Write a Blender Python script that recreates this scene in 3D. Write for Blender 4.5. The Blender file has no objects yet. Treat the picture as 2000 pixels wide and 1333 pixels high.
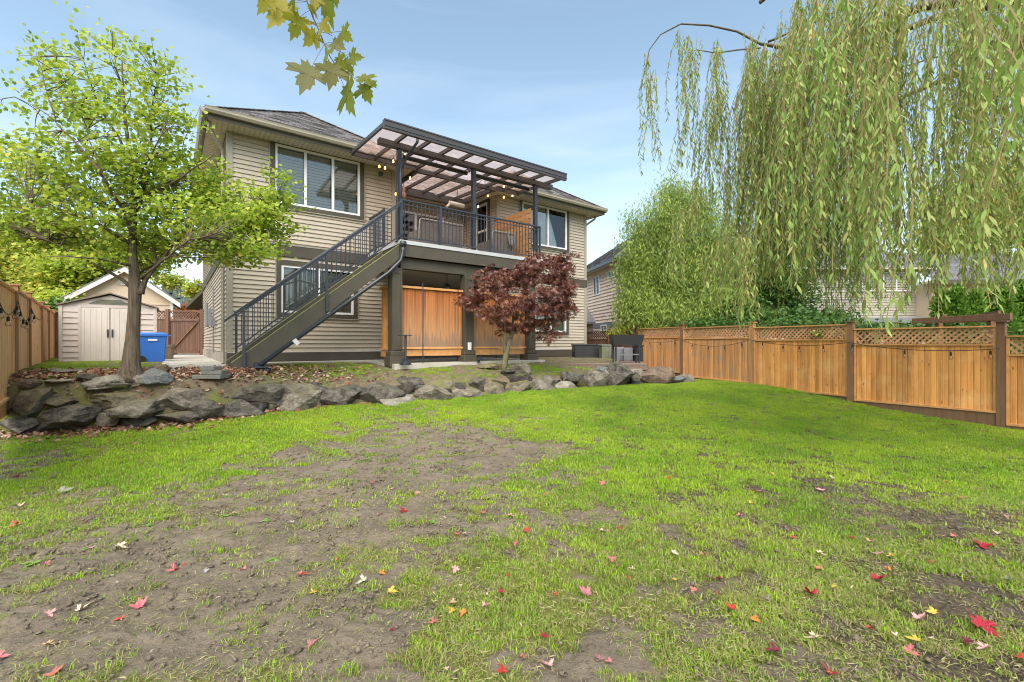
import bpy, bmesh, math, random
import numpy as np
from mathutils import Vector, Matrix, noise as mnoise
R = math.radians
random.seed(7); np.random.seed(7)
SC = bpy.context.scene
COL = SC.collection

# ------------------------------------------------------------------ camera
F_PX, CX, HY, CZ = 892.0, 1000.0, 671.0, 1.6
cam_d = bpy.data.cameras.new('camera'); cam = bpy.data.objects.new('camera', cam_d); COL.objects.link(cam)
cam.location = (0, 0, CZ); cam.rotation_euler = (R(90), 0, 0)
cam_d.lens = F_PX / 2000 * 36; cam_d.sensor_width = 36; cam_d.shift_y = (HY - 666.5) / 2000
cam_d.clip_start = 0.05; cam_d.clip_end = 3000
SC.camera = cam

# ------------------------------------------------------------------ light
SUN_EL, SUN_AZ = 52.0, 184.0     # compass azimuth in degrees from +Y clockwise: sun behind the camera, a little to its left
w = bpy.data.worlds.new('World'); SC.world = w; w.use_nodes = True
nt = w.node_tree; nt.nodes.clear()
def nd(t, typ, **k):
    n = t.nodes.new(typ)
    for a, b in k.items():
        if a == 'inp':
            for kk, vv in b.items(): n.inputs[kk].default_value = vv
        else: setattr(n, a, b)
    return n
out = nd(nt, 'ShaderNodeOutputWorld'); bg = nd(nt, 'ShaderNodeBackground', inp={'Strength': 0.15})
sky = nd(nt, 'ShaderNodeTexSky', sky_type='NISHITA', sun_disc=False, sun_elevation=R(SUN_EL), sun_rotation=R(SUN_AZ),
         altitude=50, air_density=1.0, dust_density=1.2, ozone_density=1.3)
tc = nd(nt, 'ShaderNodeTexCoord'); mp = nd(nt, 'ShaderNodeMapping'); mp.inputs['Scale'].default_value = (1.0, 1.0, 7.0)
nz = nd(nt, 'ShaderNodeTexNoise', inp={'Scale': 1.6, 'Detail': 7, 'Roughness': 0.55, 'Distortion': 0.4})
rp = nd(nt, 'ShaderNodeValToRGB'); rp.color_ramp.elements[0].position = 0.54; rp.color_ramp.elements[1].position = 0.95
sx = nd(nt, 'ShaderNodeSeparateXYZ'); mr = nd(nt, 'ShaderNodeMapRange', inp={'From Min': 0.0, 'From Max': 0.55, 'To Min': 1.0, 'To Max': 0.25})
mm = nd(nt, 'ShaderNodeMath', operation='MULTIPLY'); mx = nd(nt, 'ShaderNodeMix', data_type='RGBA')
mx.inputs[7].default_value = (2.9, 3.25, 3.6, 1)
nt.links.new(tc.outputs['Generated'], mp.inputs[0]); nt.links.new(mp.outputs[0], nz.inputs[0])
low = nd(nt, 'ShaderNodeMapRange', inp={'From Min': 0.0, 'From Max': 0.55, 'To Min': 0.30, 'To Max': 0.0}); addn = nd(nt, 'ShaderNodeMath', operation='ADD')
nt.links.new(nz.outputs[0], addn.inputs[0]); nt.links.new(low.outputs[0], addn.inputs[1]); nt.links.new(addn.outputs[0], rp.inputs[0])
nt.links.new(tc.outputs['Generated'], sx.inputs[0]); nt.links.new(sx.outputs[2], mr.inputs[0]); nt.links.new(sx.outputs[2], low.inputs[0])
nt.links.new(rp.outputs[0], mm.inputs[0]); nt.links.new(mr.outputs[0], mm.inputs[1]); nt.links.new(mm.outputs[0], mx.inputs[0])
hs = nd(nt, 'ShaderNodeHueSaturation', inp={'Hue': .482, 'Saturation': 0.84, 'Value': 0.76})
nt.links.new(sky.outputs[0], hs.inputs['Color']); nt.links.new(hs.outputs[0], mx.inputs[6])
nt.links.new(mx.outputs[2], bg.inputs[0]); nt.links.new(bg.outputs[0], out.inputs[0])
sd = bpy.data.lights.new('sun', 'SUN'); sd.energy = 2.5; sd.angle = R(72); sd.color = (1.0, 0.95, 0.87)
sun = bpy.data.objects.new('sun', sd); COL.objects.link(sun)
_az = R(SUN_AZ); _dir = Vector((math.sin(_az) * math.cos(R(SUN_EL)), math.cos(_az) * math.cos(R(SUN_EL)), math.sin(R(SUN_EL))))
sun.rotation_euler = _dir.to_track_quat('Z', 'Y').to_euler(); sun.location = (0, 0, 30)
SC.view_settings.view_transform = 'Standard'; SC.view_settings.look = 'None'
SC.view_settings.exposure = 1.31; SC.view_settings.gamma = 1; SC.view_settings.use_curve_mapping = False
SC.cycles.max_bounces = 7; SC.cycles.transparent_max_bounces = 24; SC.cycles.diffuse_bounces = 3; SC.cycles.glossy_bounces = 3
SC.cycles.use_denoising = True; SC.cycles.filter_width = 1.05

# ------------------------------------------------------------------ material helpers
def mat(name, col=(.5, .5, .5), rough=.7, metal=0., var=0.0, vscale=3.0, bump=0.0, bscale=30., dark=None, stretch=(1, 1, 1), rot=0.0,
        rnd=0.0, spec=0.4, stain=None, sscale=1.2, samt=0.6, detail=6):
    """one procedural surface: base colour, noise variation, per-object variation, stains, bump"""
    m = bpy.data.materials.new(name); m.use_nodes = True; t = m.node_tree; t.nodes.clear(); L = t.links.new
    o = nd(t, 'ShaderNodeOutputMaterial'); b = nd(t, 'ShaderNodeBsdfPrincipled', inp={'Roughness': rough, 'Metallic': metal, 'Specular IOR Level': spec})
    L(b.outputs[0], o.inputs[0])
    g = nd(t, 'ShaderNodeNewGeometry'); mpp = nd(t, 'ShaderNodeMapping'); mpp.inputs['Rotation'].default_value = (0, 0, -rot)
    m2 = nd(t, 'ShaderNodeMapping'); m2.inputs['Scale'].default_value = stretch
    L(g.outputs['Position'], mpp.inputs[0]); L(mpp.outputs[0], m2.inputs[0])
    oi = nd(t, 'ShaderNodeObjectInfo')
    ad = nd(t, 'ShaderNodeVectorMath', operation='ADD'); sc = nd(t, 'ShaderNodeVectorMath', operation='SCALE', inp={'Scale': 37.0})
    cb = nd(t, 'ShaderNodeCombineXYZ')
    for i in range(3): L(oi.outputs['Random'], cb.inputs[i])
    L(cb.outputs[0], sc.inputs[0])
    if rnd > 0: L(m2.outputs[0], ad.inputs[0]); L(sc.outputs[0], ad.inputs[1]); vec = ad.outputs[0]
    else: vec = m2.outputs[0]
    n1 = nd(t, 'ShaderNodeTexNoise', inp={'Scale': vscale, 'Detail': detail, 'Roughness': 0.6}); L(vec, n1.inputs[0])
    dk = dark if dark else tuple(c * 0.55 for c in col)
    mixc = nd(t, 'ShaderNodeMix', data_type='RGBA'); mixc.inputs[6].default_value = (*col, 1); mixc.inputs[7].default_value = (*dk, 1)
    r1 = nd(t, 'ShaderNodeMapRange', inp={'From Min': 0.35, 'From Max': 0.7, 'To Min': 0.0, 'To Max': var}); L(n1.outputs[0], r1.inputs[0]); L(r1.outputs[0], mixc.inputs[0])
    cur = mixc.outputs[2]
    if stain:
        n3 = nd(t, 'ShaderNodeTexNoise', inp={'Scale': sscale, 'Detail': 5, 'Roughness': 0.65}); L(g.outputs['Position'], n3.inputs[0])
        r3 = nd(t, 'ShaderNodeMapRange', inp={'From Min': 0.5, 'From Max': 0.68, 'To Min': 0.0, 'To Max': samt}); L(n3.outputs[0], r3.inputs[0])
        mx3 = nd(t, 'ShaderNodeMix', data_type='RGBA'); L(r3.outputs[0], mx3.inputs[0]); L(cur, mx3.inputs[6]); mx3.inputs[7].default_value = (*stain, 1); cur = mx3.outputs[2]
    if rnd > 0:
        h = nd(t, 'ShaderNodeHueSaturation'); r4 = nd(t, 'ShaderNodeMapRange', inp={'To Min': 1 - rnd, 'To Max': 1 + rnd}); L(oi.outputs['Random'], r4.inputs[0]); L(r4.outputs[0], h.inputs['Value'])
        L(cur, h.inputs['Color']); cur = h.outputs[0]
    L(cur, b.inputs['Base Color'])
    if bump > 0:
        n2 = nd(t, 'ShaderNodeTexNoise', inp={'Scale': bscale, 'Detail': 6, 'Roughness': 0.6}); L(vec, n2.inputs[0])
        bp = nd(t, 'ShaderNodeBump', inp={'Strength': bump, 'Distance': 0.02}); L(n2.outputs[0], bp.inputs['Height']); L(bp.outputs[0], b.inputs['Normal'])
    return m

def leafmat(name, cols, trans=0.35, rough=0.45, attr='rnd', gloss=0.3):
    m = bpy.data.materials.new(name); m.use_nodes = True; t = m.node_tree; t.nodes.clear(); L = t.links.new
    o = nd(t, 'ShaderNodeOutputMaterial'); b = nd(t, 'ShaderNodeBsdfPrincipled', inp={'Roughness': rough, 'Specular IOR Level': gloss})
    tr = nd(t, 'ShaderNodeBsdfTranslucent'); ms = nd(t, 'ShaderNodeMixShader', inp={0: trans})
    ramp = nd(t, 'ShaderNodeValToRGB')
    e = ramp.color_ramp.elements
    for i, c in enumerate(cols):
        p = i / max(1, len(cols) - 1)
        if i < 2: e[i].position = p; e[i].color = (*c, 1)
        else: x = e.new(p); x.color = (*c, 1)
    e0 = sorted(range(len(e)), key=lambda k: e[k].position)
    for k, c in zip(e0, cols): e[k].color = (*c, 1)
    if attr == 'object':
        a = nd(t, 'ShaderNodeObjectInfo'); L(a.outputs['Random'], ramp.inputs[0])
    else:
        a = nd(t, 'ShaderNodeAttribute', attribute_name=attr); L(a.outputs['Fac'], ramp.inputs[0])
    L(ramp.outputs[0], b.inputs['Base Color']); L(ramp.outputs[0], tr.inputs[0]); L(b.outputs[0], ms.inputs[1]); L(tr.outputs[0], ms.inputs[2]); L(ms.outputs[0], o.inputs[0])
    return m

# house frame: u along the rear facade, v into the house, z up
LX, LY = (445 - CX) / F_PX * 11.0, 11.0
UX, UY = 0.8025608663, 0.5965702439
ANG = math.atan2(UY, UX)
def hw(u, v, z=0.0): return (LX + u * UX - v * UY, LY + u * UY + v * UX, z)
def hp(px, py, d):
    """the point of the plane d metres in front of the facade that shows at a pixel, as (u, v, z)"""
    nx, ny = UY, -UX; rx = (px - CX) / F_PX
    Y = (d + LX * nx + LY * ny) / (rx * nx + ny); X = rx * Y
    return ((X - LX) * UX + (Y - LY) * UY, -d, CZ - (py - HY) / F_PX * Y)
def pw(px, py, Y): return ((px - CX) / F_PX * Y, Y, CZ - (py - HY) / F_PX * Y)

M = {}
M['siding'] = mat('siding', (.50, .425, .32), .6, var=.25, vscale=1.5, bump=.15, bscale=60, stain=(.33, .31, .25), samt=.3, rnd=.03, stretch=(1, 1, 6))
M['trim'] = mat('dark_trim', (.082, .070, .048), .6, var=.45, vscale=3, bump=.2, bscale=50, stain=(.085, .08, .05), sscale=2.5, samt=.6)
M['corner'] = mat('corner_trim', (.36, .32, .25), .55, var=.2, vscale=2, bump=.05)
M['soffit'] = mat('soffit', (.60, .54, .43), .6, var=.15, vscale=2)
M['gutter'] = mat('gutter', (.34, .30, .22), .4, var=.3, vscale=2, stain=(.2, .18, .13), samt=.4)
M['white'] = mat('white_vinyl', (.80, .79, .76), .4, var=.1, vscale=3)
M['blind'] = mat('blind_slat', (.62, .60, .52), .5)
M['metal'] = mat('black_metal', (.035, .040, .052), .32, spec=.6, var=.2, vscale=3)
M['metal2'] = mat('bronze_metal', (.062, .056, .054), .38, spec=.55, var=.2, vscale=3)
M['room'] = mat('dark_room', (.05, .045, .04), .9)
M['curtain'] = mat('interior_wall', (.25, .2, .14), .9, var=.3)
M['cedar'] = mat('cedar', (.84, .38, .10), .65, var=.7, vscale=14, dark=(.36, .14, .04), stretch=(1, 1, .055), rnd=.24, bump=.3, bscale=40, stain=(.86, .50, .20), sscale=2.5, samt=.45)
M['cedarL'] = mat('pale_cedar', (.92, .54, .26), .65, var=.5, vscale=14, dark=(.50, .27, .12), stretch=(1, 1, .055), rnd=.15, bump=.3, bscale=40, stain=(.62, .36, .17), sscale=2.5, samt=.4)
M['cedar_grey'] = mat('cedar_weathered', (.72, .34, .11), .7, var=.8, vscale=14, dark=(.24, .14, .08), stretch=(1, 1, .05), rnd=.2, bump=.3, bscale=40, stain=(.34, .27, .19), sscale=2.0, samt=.6)
M['cedar_rail'] = mat('cedar_rail', (.70, .35, .12), .65, var=.5, vscale=8, dark=(.32, .16, .07), rnd=.12, bump=.2, bscale=30)
M['post'] = mat('cedar_post', (.27, .14, .07), .75, var=.6, vscale=12, dark=(.11, .065, .04), stretch=(1, 1, .06), rnd=.15, bump=.3, bscale=40, stain=(.16, .15, .09), sscale=3, samt=.4)
M['postL'] = mat('left_post', (.42, .23, .11), .75, var=.6, vscale=12, dark=(.17, .10, .06), stretch=(1, 1, .06), rnd=.1, bump=.3, bscale=40)
M['stain_red'] = mat('red_brown_stain', (.17, .09, .055), .7, var=.5, vscale=12, dark=(.08, .04, .028), stretch=(1, 1, .06), rnd=.2, bump=.3, bscale=40)
M['lattice'] = mat('lattice', (.60, .33, .16), .7, var=.4, vscale=10, rnd=.2)
M['concrete'] = mat('concrete', (.52, .48, .40), .85, var=.3, vscale=1.5, bump=.3, bscale=60, stain=(.34, .32, .25), samt=.5, sscale=.9)
M['found'] = mat('foundation', (.40, .35, .28), .85, var=.3, vscale=2, bump=.2, bscale=40, stain=(.28, .25, .2), samt=.5)
M['bark'] = mat('bark', (.17, .125, .085), .95, var=1.0, vscale=11, dark=(.05, .037, .027), stretch=(2.6, 2.6, .3), bump=1.0, bscale=14, stain=(.15, .15, .075), sscale=3, samt=.35)
M['bark_fine'] = mat('bark_fine', (.12, .09, .06), .9, var=.6, vscale=20, bump=.4, bscale=60)
M['bark_moss'] = mat('bark_moss', (.17, .14, .08), .9, var=.7, vscale=12, dark=(.08, .07, .05), stretch=(1, 1, .4), bump=.6, bscale=40, stain=(.2, .22, .07), sscale=4, samt=.7)
M['shed'] = mat('shed_vinyl', (.55, .47, .41), .55, var=.2, vscale=1.2, stain=(.42, .36, .3), samt=.3)
M['shed2'] = mat('shed_door', (.62, .55, .47), .55, var=.15, vscale=1.0, stretch=(6, 6, 1), stain=(.52, .45, .36), samt=.25)
M['blue'] = mat('blue_plastic', (.035, .16, .55), .4, var=.15, vscale=2, spec=.5)
M['cream'] = mat('cream_paint', (.62, .49, .34), .65, var=.2, vscale=2)
M['whitewood'] = mat('white_fascia', (.72, .69, .62), .6, var=.2, vscale=3)
M['vent'] = mat('vent', (.55, .52, .42), .6)
M['wicker'] = mat('wicker', (.20, .165, .135), .7, var=.5, vscale=40, bump=.4, bscale=90)
M['wick_frame'] = mat('wicker_frame', (.33, .29, .25), .5, var=.4, vscale=30)
M['blanket'] = mat('blanket', (.25, .22, .2), .95, var=.6, vscale=8, bump=.4, bscale=30)
M['plastic'] = mat('dark_plastic', (.035, .036, .037), .5, var=.3, vscale=3, stain=(.06, .075, .05), samt=.3)
M['plastic_green'] = mat('olive_plastic', (.17, .18, .13), .6, var=.3, vscale=3, stain=(.15, .2, .05), samt=.7, sscale=3)
M['plastic_grey'] = mat('grey_plastic', (.20, .20, .21), .6, var=.3, vscale=3)
M['deckwood'] = mat('deck_wood', (.24, .165, .125), .8, var=.5, vscale=8, bump=.2, bscale=30, rnd=.15, rot=ANG, stretch=(.2, 2, 2))
M['roof2'] = mat('neighbour_shingle', (.20, .19, .20), .9, var=.5, vscale=8, dark=(.11, .11, .12), stretch=(1, 1, 5))
M['pink'] = mat('pink_siding', (.86, .68, .55), .65, var=.15, vscale=2)
M['sage'] = mat('olive_step', (.15, .135, .095), .7, var=.5, vscale=4, stain=(.26, .30, .08), sscale=6, samt=.8)
M['moss'] = mat('moss_edge', (.30, .32, .10), .95, var=.7, vscale=20, dark=(.16, .17, .09), bump=.5)
M['paver'] = mat('paver', (.17, .165, .15), .9, var=.5, vscale=8, bump=.4, bscale=40, stain=(.17, .20, .07), samt=.6, sscale=5)
M['terracotta'] = mat('terracotta', (.42, .18, .11), .7, var=.4, vscale=10)
M['cord'] = mat('black_cord', (.02, .02, .02), .6)
M['cordw'] = mat('white_cord', (.6, .58, .55), .6)
M['deckcedar'] = mat('horizontal_cedar', (.62, .32, .12), .6, var=.6, vscale=8, dark=(.36, .15, .05), stretch=(3, .5, 10), rnd=.2, bump=.2, bscale=40, rot=ANG)
M['rug'] = mat('weathered_planter_bucket', (.22, .17, .13), .8, var=.4)

def glassmat(name, tint=(1, 1, 1), refl=.9, fr=1.5, add=0.0):
    m = bpy.data.materials.new(name); m.use_nodes = True; t = m.node_tree; t.nodes.clear(); L = t.links.new
    o = nd(t, 'ShaderNodeOutputMaterial'); tr = nd(t, 'ShaderNodeBsdfTransparent', inp={0: (*tint, 1)}); gl = nd(t, 'ShaderNodeBsdfGlossy', inp={0: (refl, refl, refl, 1), 'Roughness': .01})
    f = nd(t, 'ShaderNodeFresnel', inp={0: fr}); a = nd(t, 'ShaderNodeMath', operation='ADD', inp={1: add}); ms = nd(t, 'ShaderNodeMixShader')
    L(f.outputs[0], a.inputs[0]); L(a.outputs[0], ms.inputs[0]); L(tr.outputs[0], ms.inputs[1]); L(gl.outputs[0], ms.inputs[2]); L(ms.outputs[0], o.inputs[0])
    return m
M['glass'] = glassmat('window_glass', (.85, .87, .85), .85, 1.45, .05)
M['bulb'] = glassmat('bulb_glass', (.95, .93, .9), .9, 1.3, .05)
def covermat():
    m = bpy.data.materials.new('tinted_cover_glass'); m.use_nodes = True; t = m.node_tree; t.nodes.clear(); L = t.links.new
    o = nd(t, 'ShaderNodeOutputMaterial'); tr = nd(t, 'ShaderNodeBsdfTransparent', inp={0: (.88, .76, .70, 1)}); tl = nd(t, 'ShaderNodeBsdfTranslucent', inp={0: (.88, .75, .68, 1)})
    gl = nd(t, 'ShaderNodeBsdfGlossy', inp={'Roughness': .08}); m1 = nd(t, 'ShaderNodeMixShader', inp={0: .30}); m2 = nd(t, 'ShaderNodeMixShader', inp={0: .05})
    g = nd(t, 'ShaderNodeNewGeometry'); n = nd(t, 'ShaderNodeTexNoise', inp={'Scale': 3.5, 'Detail': 8, 'Roughness': .7}); r = nd(t, 'ShaderNodeMapRange', inp={'From Min': .5, 'From Max': .75, 'To Min': .10, 'To Max': .30})
    L(g.outputs['Position'], n.inputs[0]); L(n.outputs[0], r.inputs[0]); L(r.outputs[0], m1.inputs[0])
    L(tr.outputs[0], m1.inputs[1]); L(tl.outputs[0], m1.inputs[2]); L(m1.outputs[0], m2.inputs[1]); L(gl.outputs[0], m2.inputs[2]); L(m2.outputs[0], o.inputs[0])
    return m
M['cover'] = covermat()
def emis(name, col, s):
    m = bpy.data.materials.new(name); m.use_nodes = True; t = m.node_tree; t.nodes.clear()
    o = nd(t, 'ShaderNodeOutputMaterial'); e = nd(t, 'ShaderNodeEmission', inp={0: (*col, 1), 1: s}); t.links.new(e.outputs[0], o.inputs[0]); return m
M['lit'] = emis('lit_filament_bulb', (1, .55, .18), 2.2)

def shinglemat(name, col, dk, rot):
    """asphalt shingles: colour per tab and granules; the courses themselves are geometry"""
    m = mat(name, col, .9, var=.35, vscale=5.0, dark=dk, bump=.4, bscale=110)
    t = m.node_tree; L = t.links.new; b = [n for n in t.nodes if n.type == 'BSDF_PRINCIPLED'][0]
    g = nd(t, 'ShaderNodeNewGeometry'); mp_ = nd(t, 'ShaderNodeMapping'); mp_.inputs['Rotation'].default_value = (0, 0, -rot)
    v = nd(t, 'ShaderNodeTexVoronoi', inp={'Scale': 1.0}); m2 = nd(t, 'ShaderNodeMapping'); m2.inputs['Scale'].default_value = (4, 4, 10)
    L(g.outputs['Position'], mp_.inputs[0]); L(mp_.outputs[0], m2.inputs[0]); L(m2.outputs[0], v.inputs[0])
    h = nd(t, 'ShaderNodeHueSaturation'); r = nd(t, 'ShaderNodeMapRange', inp={'To Min': .7, 'To Max': 1.3}); sp = nd(t, 'ShaderNodeSeparateColor'); L(v.outputs['Color'], sp.inputs[0]); L(sp.outputs[0], r.inputs[0]); L(r.outputs[0], h.inputs['Value'])
    src = b.inputs['Base Color'].links[0].from_socket; L(src, h.inputs['Color']); L(h.outputs[0], b.inputs['Base Color'])
    return m
M['shingle'] = shinglemat('shingle', (.21, .195, .19), (.13, .12, .12), ANG)

def knots(m):
    t = m.node_tree; L = t.links.new; b = [n for n in t.nodes if n.type == 'BSDF_PRINCIPLED'][0]; src = b.inputs['Base Color'].links[0].from_socket
    g = nd(t, 'ShaderNodeNewGeometry'); mp_ = nd(t, 'ShaderNodeMapping'); mp_.inputs['Scale'].default_value = (7.5, 7.5, 3.2); L(g.outputs['Position'], mp_.inputs[0])
    v = nd(t, 'ShaderNodeTexVoronoi', inp={'Scale': 1.0}); L(mp_.outputs[0], v.inputs[0]); r = nd(t, 'ShaderNodeMapRange', inp={'From Min': .04, 'From Max': .13, 'To Min': .85, 'To Max': 0}); L(v.outputs['Distance'], r.inputs[0])
    x = nd(t, 'ShaderNodeMix', data_type='RGBA'); L(r.outputs[0], x.inputs[0]); L(src, x.inputs[6]); x.inputs[7].default_value = (.16, .06, .025, 1)
    m3 = nd(t, 'ShaderNodeMapping'); m3.inputs['Scale'].default_value = (9, 9, .35); L(g.outputs['Position'], m3.inputs[0]); n = nd(t, 'ShaderNodeTexNoise', inp={'Scale': 1.0, 'Detail': 5, 'Roughness': .7}); L(m3.outputs[0], n.inputs[0])
    r2 = nd(t, 'ShaderNodeMapRange', inp={'From Min': .58, 'From Max': .72, 'To Min': 0, 'To Max': .55}); L(n.outputs[0], r2.inputs[0]); y = nd(t, 'ShaderNodeMix', data_type='RGBA'); L(r2.outputs[0], y.inputs[0]); L(x.outputs[2], y.inputs[6]); y.inputs[7].default_value = (.22, .13, .07, 1); L(y.outputs[2], b.inputs['Base Color'])
for _k in ('cedar', 'cedar_grey', 'cedarL', 'deckcedar'): knots(M[_k])

# ------------------------------------------------------------------ object helpers
def tag(o, label=None, cat=None, group=None, kind=None):
    if label: o['label'] = label
    if cat: o['category'] = cat
    if group: o['group'] = group
    if kind: o['kind'] = kind
    return o
BASE = {}
def thing(name, label, cat, base=(0, 0, 0), house=False, group=None, rotz=None):
    """an Empty at the thing's base; base is given in house frame (u, v, z) or in world coordinates"""
    o = bpy.data.objects.new(name, None); COL.objects.link(o); o.empty_display_size = .1
    if house: o.location = hw(*base); o.rotation_euler = (0, 0, ANG)
    else: o.location = base; o.rotation_euler = (0, 0, rotz or 0)
    BASE[o.name] = Vector(base) if (house or rotz is None) else Vector((0, 0, 0))
    return tag(o, label, cat, group)
def base_of(p):
    while p is not None and p.parent is not None: p = p.parent
    return BASE.get(p.name, Vector((0, 0, 0))) if p is not None else Vector((0, 0, 0))
def link(name, me, parent=None):
    o = bpy.data.objects.new(name, me); COL.objects.link(o)
    if parent: o.parent = parent
    return o

class MB:
    def __init__(s): s.v = []; s.f = []
    def add(s, v, f):
        n = len(s.v); s.v += [tuple(p) for p in v]; s.f += [tuple(i + n for i in q) for q in f]; return s
    def box(s, x0, y0, z0, x1, y1, z1):
        v = [(x, y, z) for z in (z0, z1) for y in (y0, y1) for x in (x0, x1)]
        return s.add(v, [(0, 2, 3, 1), (4, 5, 7, 6), (0, 1, 5, 4), (2, 6, 7, 3), (0, 4, 6, 2), (1, 3, 7, 5)])
    def bar(s, a, b, w, h, up=(0, 0, 1)):
        a = Vector(a); b = Vector(b); d = (b - a).normalized(); upv = Vector(up)
        if abs(d.dot(upv)) > .98: upv = Vector((1, 0, 0))
        sx_ = d.cross(upv).normalized() * w / 2; sy = sx_.cross(d).normalized() * h / 2
        v = [p + i * sx_ + j * sy for p in (a, b) for i, j in ((-1, -1), (1, -1), (1, 1), (-1, 1))]
        return s.add(v, [(0, 1, 2, 3), (7, 6, 5, 4), (0, 4, 5, 1), (1, 5, 6, 2), (2, 6, 7, 3), (3, 7, 4, 0)])
    def tube(s, pts, radii, n=6, cap=True):
        pts = [Vector(p) for p in pts]
        if not hasattr(radii, '__len__'): radii = [radii] * len(pts)
        rings = []; prev = None
        for i, p in enumerate(pts):
            d = (pts[min(i + 1, len(pts) - 1)] - pts[max(i - 1, 0)])
            if d.length < 1e-9: d = Vector((0, 0, 1))
            d.normalize()
            if prev is None:
                a = Vector((0, 0, 1)) if abs(d.z) < .9 else Vector((1, 0, 0)); x = d.cross(a).normalized()
            else:
                x = prev - d * prev.dot(d)
                if x.length < 1e-6: x = d.cross(Vector((.3, .5, .8)))
                x.normalize()
            prev = x; y = d.cross(x)
            rings.append([p + radii[i] * (math.cos(2 * math.pi * k / n) * x + math.sin(2 * math.pi * k / n) * y) for k in range(n)])
        v = [q for r in rings for q in r]; f = []
        for i in range(len(rings) - 1):
            for k in range(n): f.append((i * n + k, i * n + (k + 1) % n, (i + 1) * n + (k + 1) % n, (i + 1) * n + k))
        if cap: f.append(tuple(range(n))[::-1]); f.append(tuple((len(rings) - 1) * n + k for k in range(n)))
        return s.add(v, f)
    def lathe(s, c, prof, n=16):
        """profile [(radius, z), ...] around a vertical axis at c"""
        v = []; f = []
        for r, z in prof:
            for k in range(n): v.append((c[0] + r * math.cos(2 * math.pi * k / n), c[1] + r * math.sin(2 * math.pi * k / n), c[2] + z))
        for i in range(len(prof) - 1):
            for k in range(n): f.append((i * n + k, i * n + (k + 1) % n, (i + 1) * n + (k + 1) % n, (i + 1) * n + k))
        f.append(tuple(range(n))[::-1]); f.append(tuple((len(prof) - 1) * n + k for k in range(n)))
        return s.add(v, f)
    def prism(s, poly, axis, a0, a1):
        """extrude a 2-D polygon: axis 'y' -> poly in (x,z); axis 'x' -> poly in (y,z); axis 'z' -> (x,y)"""
        n = len(poly)
        def P(p, a): return {'y': (p[0], a, p[1]), 'x': (a, p[0], p[1]), 'z': (p[0], p[1], a)}[axis]
        v = [P(p, a0) for p in poly] + [P(p, a1) for p in poly]
        f = [tuple(range(n)), tuple(range(2 * n - 1, n - 1, -1))] + [(i, i + n, (i + 1) % n + n, (i + 1) % n) for i in range(n)]
        return s.add(v, f)
    def build(s, name, m, parent=None, smooth=False, bevel=0, off=None):
        b = base_of(parent) if off is None else off
        me = bpy.data.meshes.new(name); me.from_pydata([(p[0] - b[0], p[1] - b[1], p[2] - b[2]) for p in s.v], [], s.f); me.update()
        me.materials.append(m)
        bm = bmesh.new(); bm.from_mesh(me); bmesh.ops.recalc_face_normals(bm, faces=bm.faces)
        if bevel > 0: bmesh.ops.bevel(bm, geom=bm.edges[:], offset=bevel, segments=1, affect='EDGES', profile=.5)
        bm.to_mesh(me); bm.free()
        if smooth: me.shade_smooth()
        return link(name, me, parent)

def fast_mesh(name, V, Fc, m, parent=None, rnd=None, smooth=False):
    """V (n,3) array, Fc (k,3) or (k,4) int array; world/frame coords minus base"""
    b = base_of(parent); V = np.asarray(V, dtype=np.float32) - np.array(b, dtype=np.float32)
    me = bpy.data.meshes.new(name); k = Fc.shape[1]
    me.vertices.add(len(V)); me.vertices.foreach_set('co', V.ravel())
    me.loops.add(Fc.size); me.loops.foreach_set('vertex_index', Fc.astype(np.int32).ravel())
    me.polygons.add(len(Fc)); me.polygons.foreach_set('loop_start', np.arange(0, Fc.size, k, dtype=np.int32)); me.polygons.foreach_set('loop_total', np.full(len(Fc), k, dtype=np.int32))
    me.update(calc_edges=True); me.validate()
    if rnd is not None:
        a = me.attributes.new('rnd', 'FLOAT', 'POINT'); a.data.foreach_set('value', np.asarray(rnd, dtype=np.float32))
    if smooth: me.shade_smooth()
    me.materials.append(m); return link(name, me, parent)

_cubes = {}
def cube_mesh(m, kind='box'):
    if (m.name, kind) in _cubes: return _cubes[(m.name, kind)]
    b = MB()
    if kind == 'box': b.box(-.5, -.5, -.5, .5, .5, .5)
    elif kind == 'picket': b.prism([(-.5, -.5), (.5, -.5), (.5, .2), (.38, .5), (-.38, .5), (-.5, .2)], 'z', -.5, .5)     # eased front edges (front = +y)
    elif kind == 'clap': b.prism([(.35, 0), (-.65, 0), (-.58, .05), (.15, 1.03), (.35, 1.03)], 'x', 0, 1)      # y: front is negative
    me = bpy.data.meshes.new(kind + '_' + m.name); me.from_pydata(b.v, [], b.f); me.update(); me.materials.append(m)
    bm = bmesh.new(); bm.from_mesh(me); bmesh.ops.recalc_face_normals(bm, faces=bm.faces); bm.to_mesh(me); bm.free()
    _cubes[(m.name, kind)] = me; return me
def piece(name, parent, m, c, s, rot=(0, 0, 0), kind='box'):
    b = base_of(parent); o = link(name, cube_mesh(m, kind), parent)
    o.location = (c[0] - b[0], c[1] - b[1], c[2] - b[2]); o.scale = s; o.rotation_euler = rot
    return o

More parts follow.
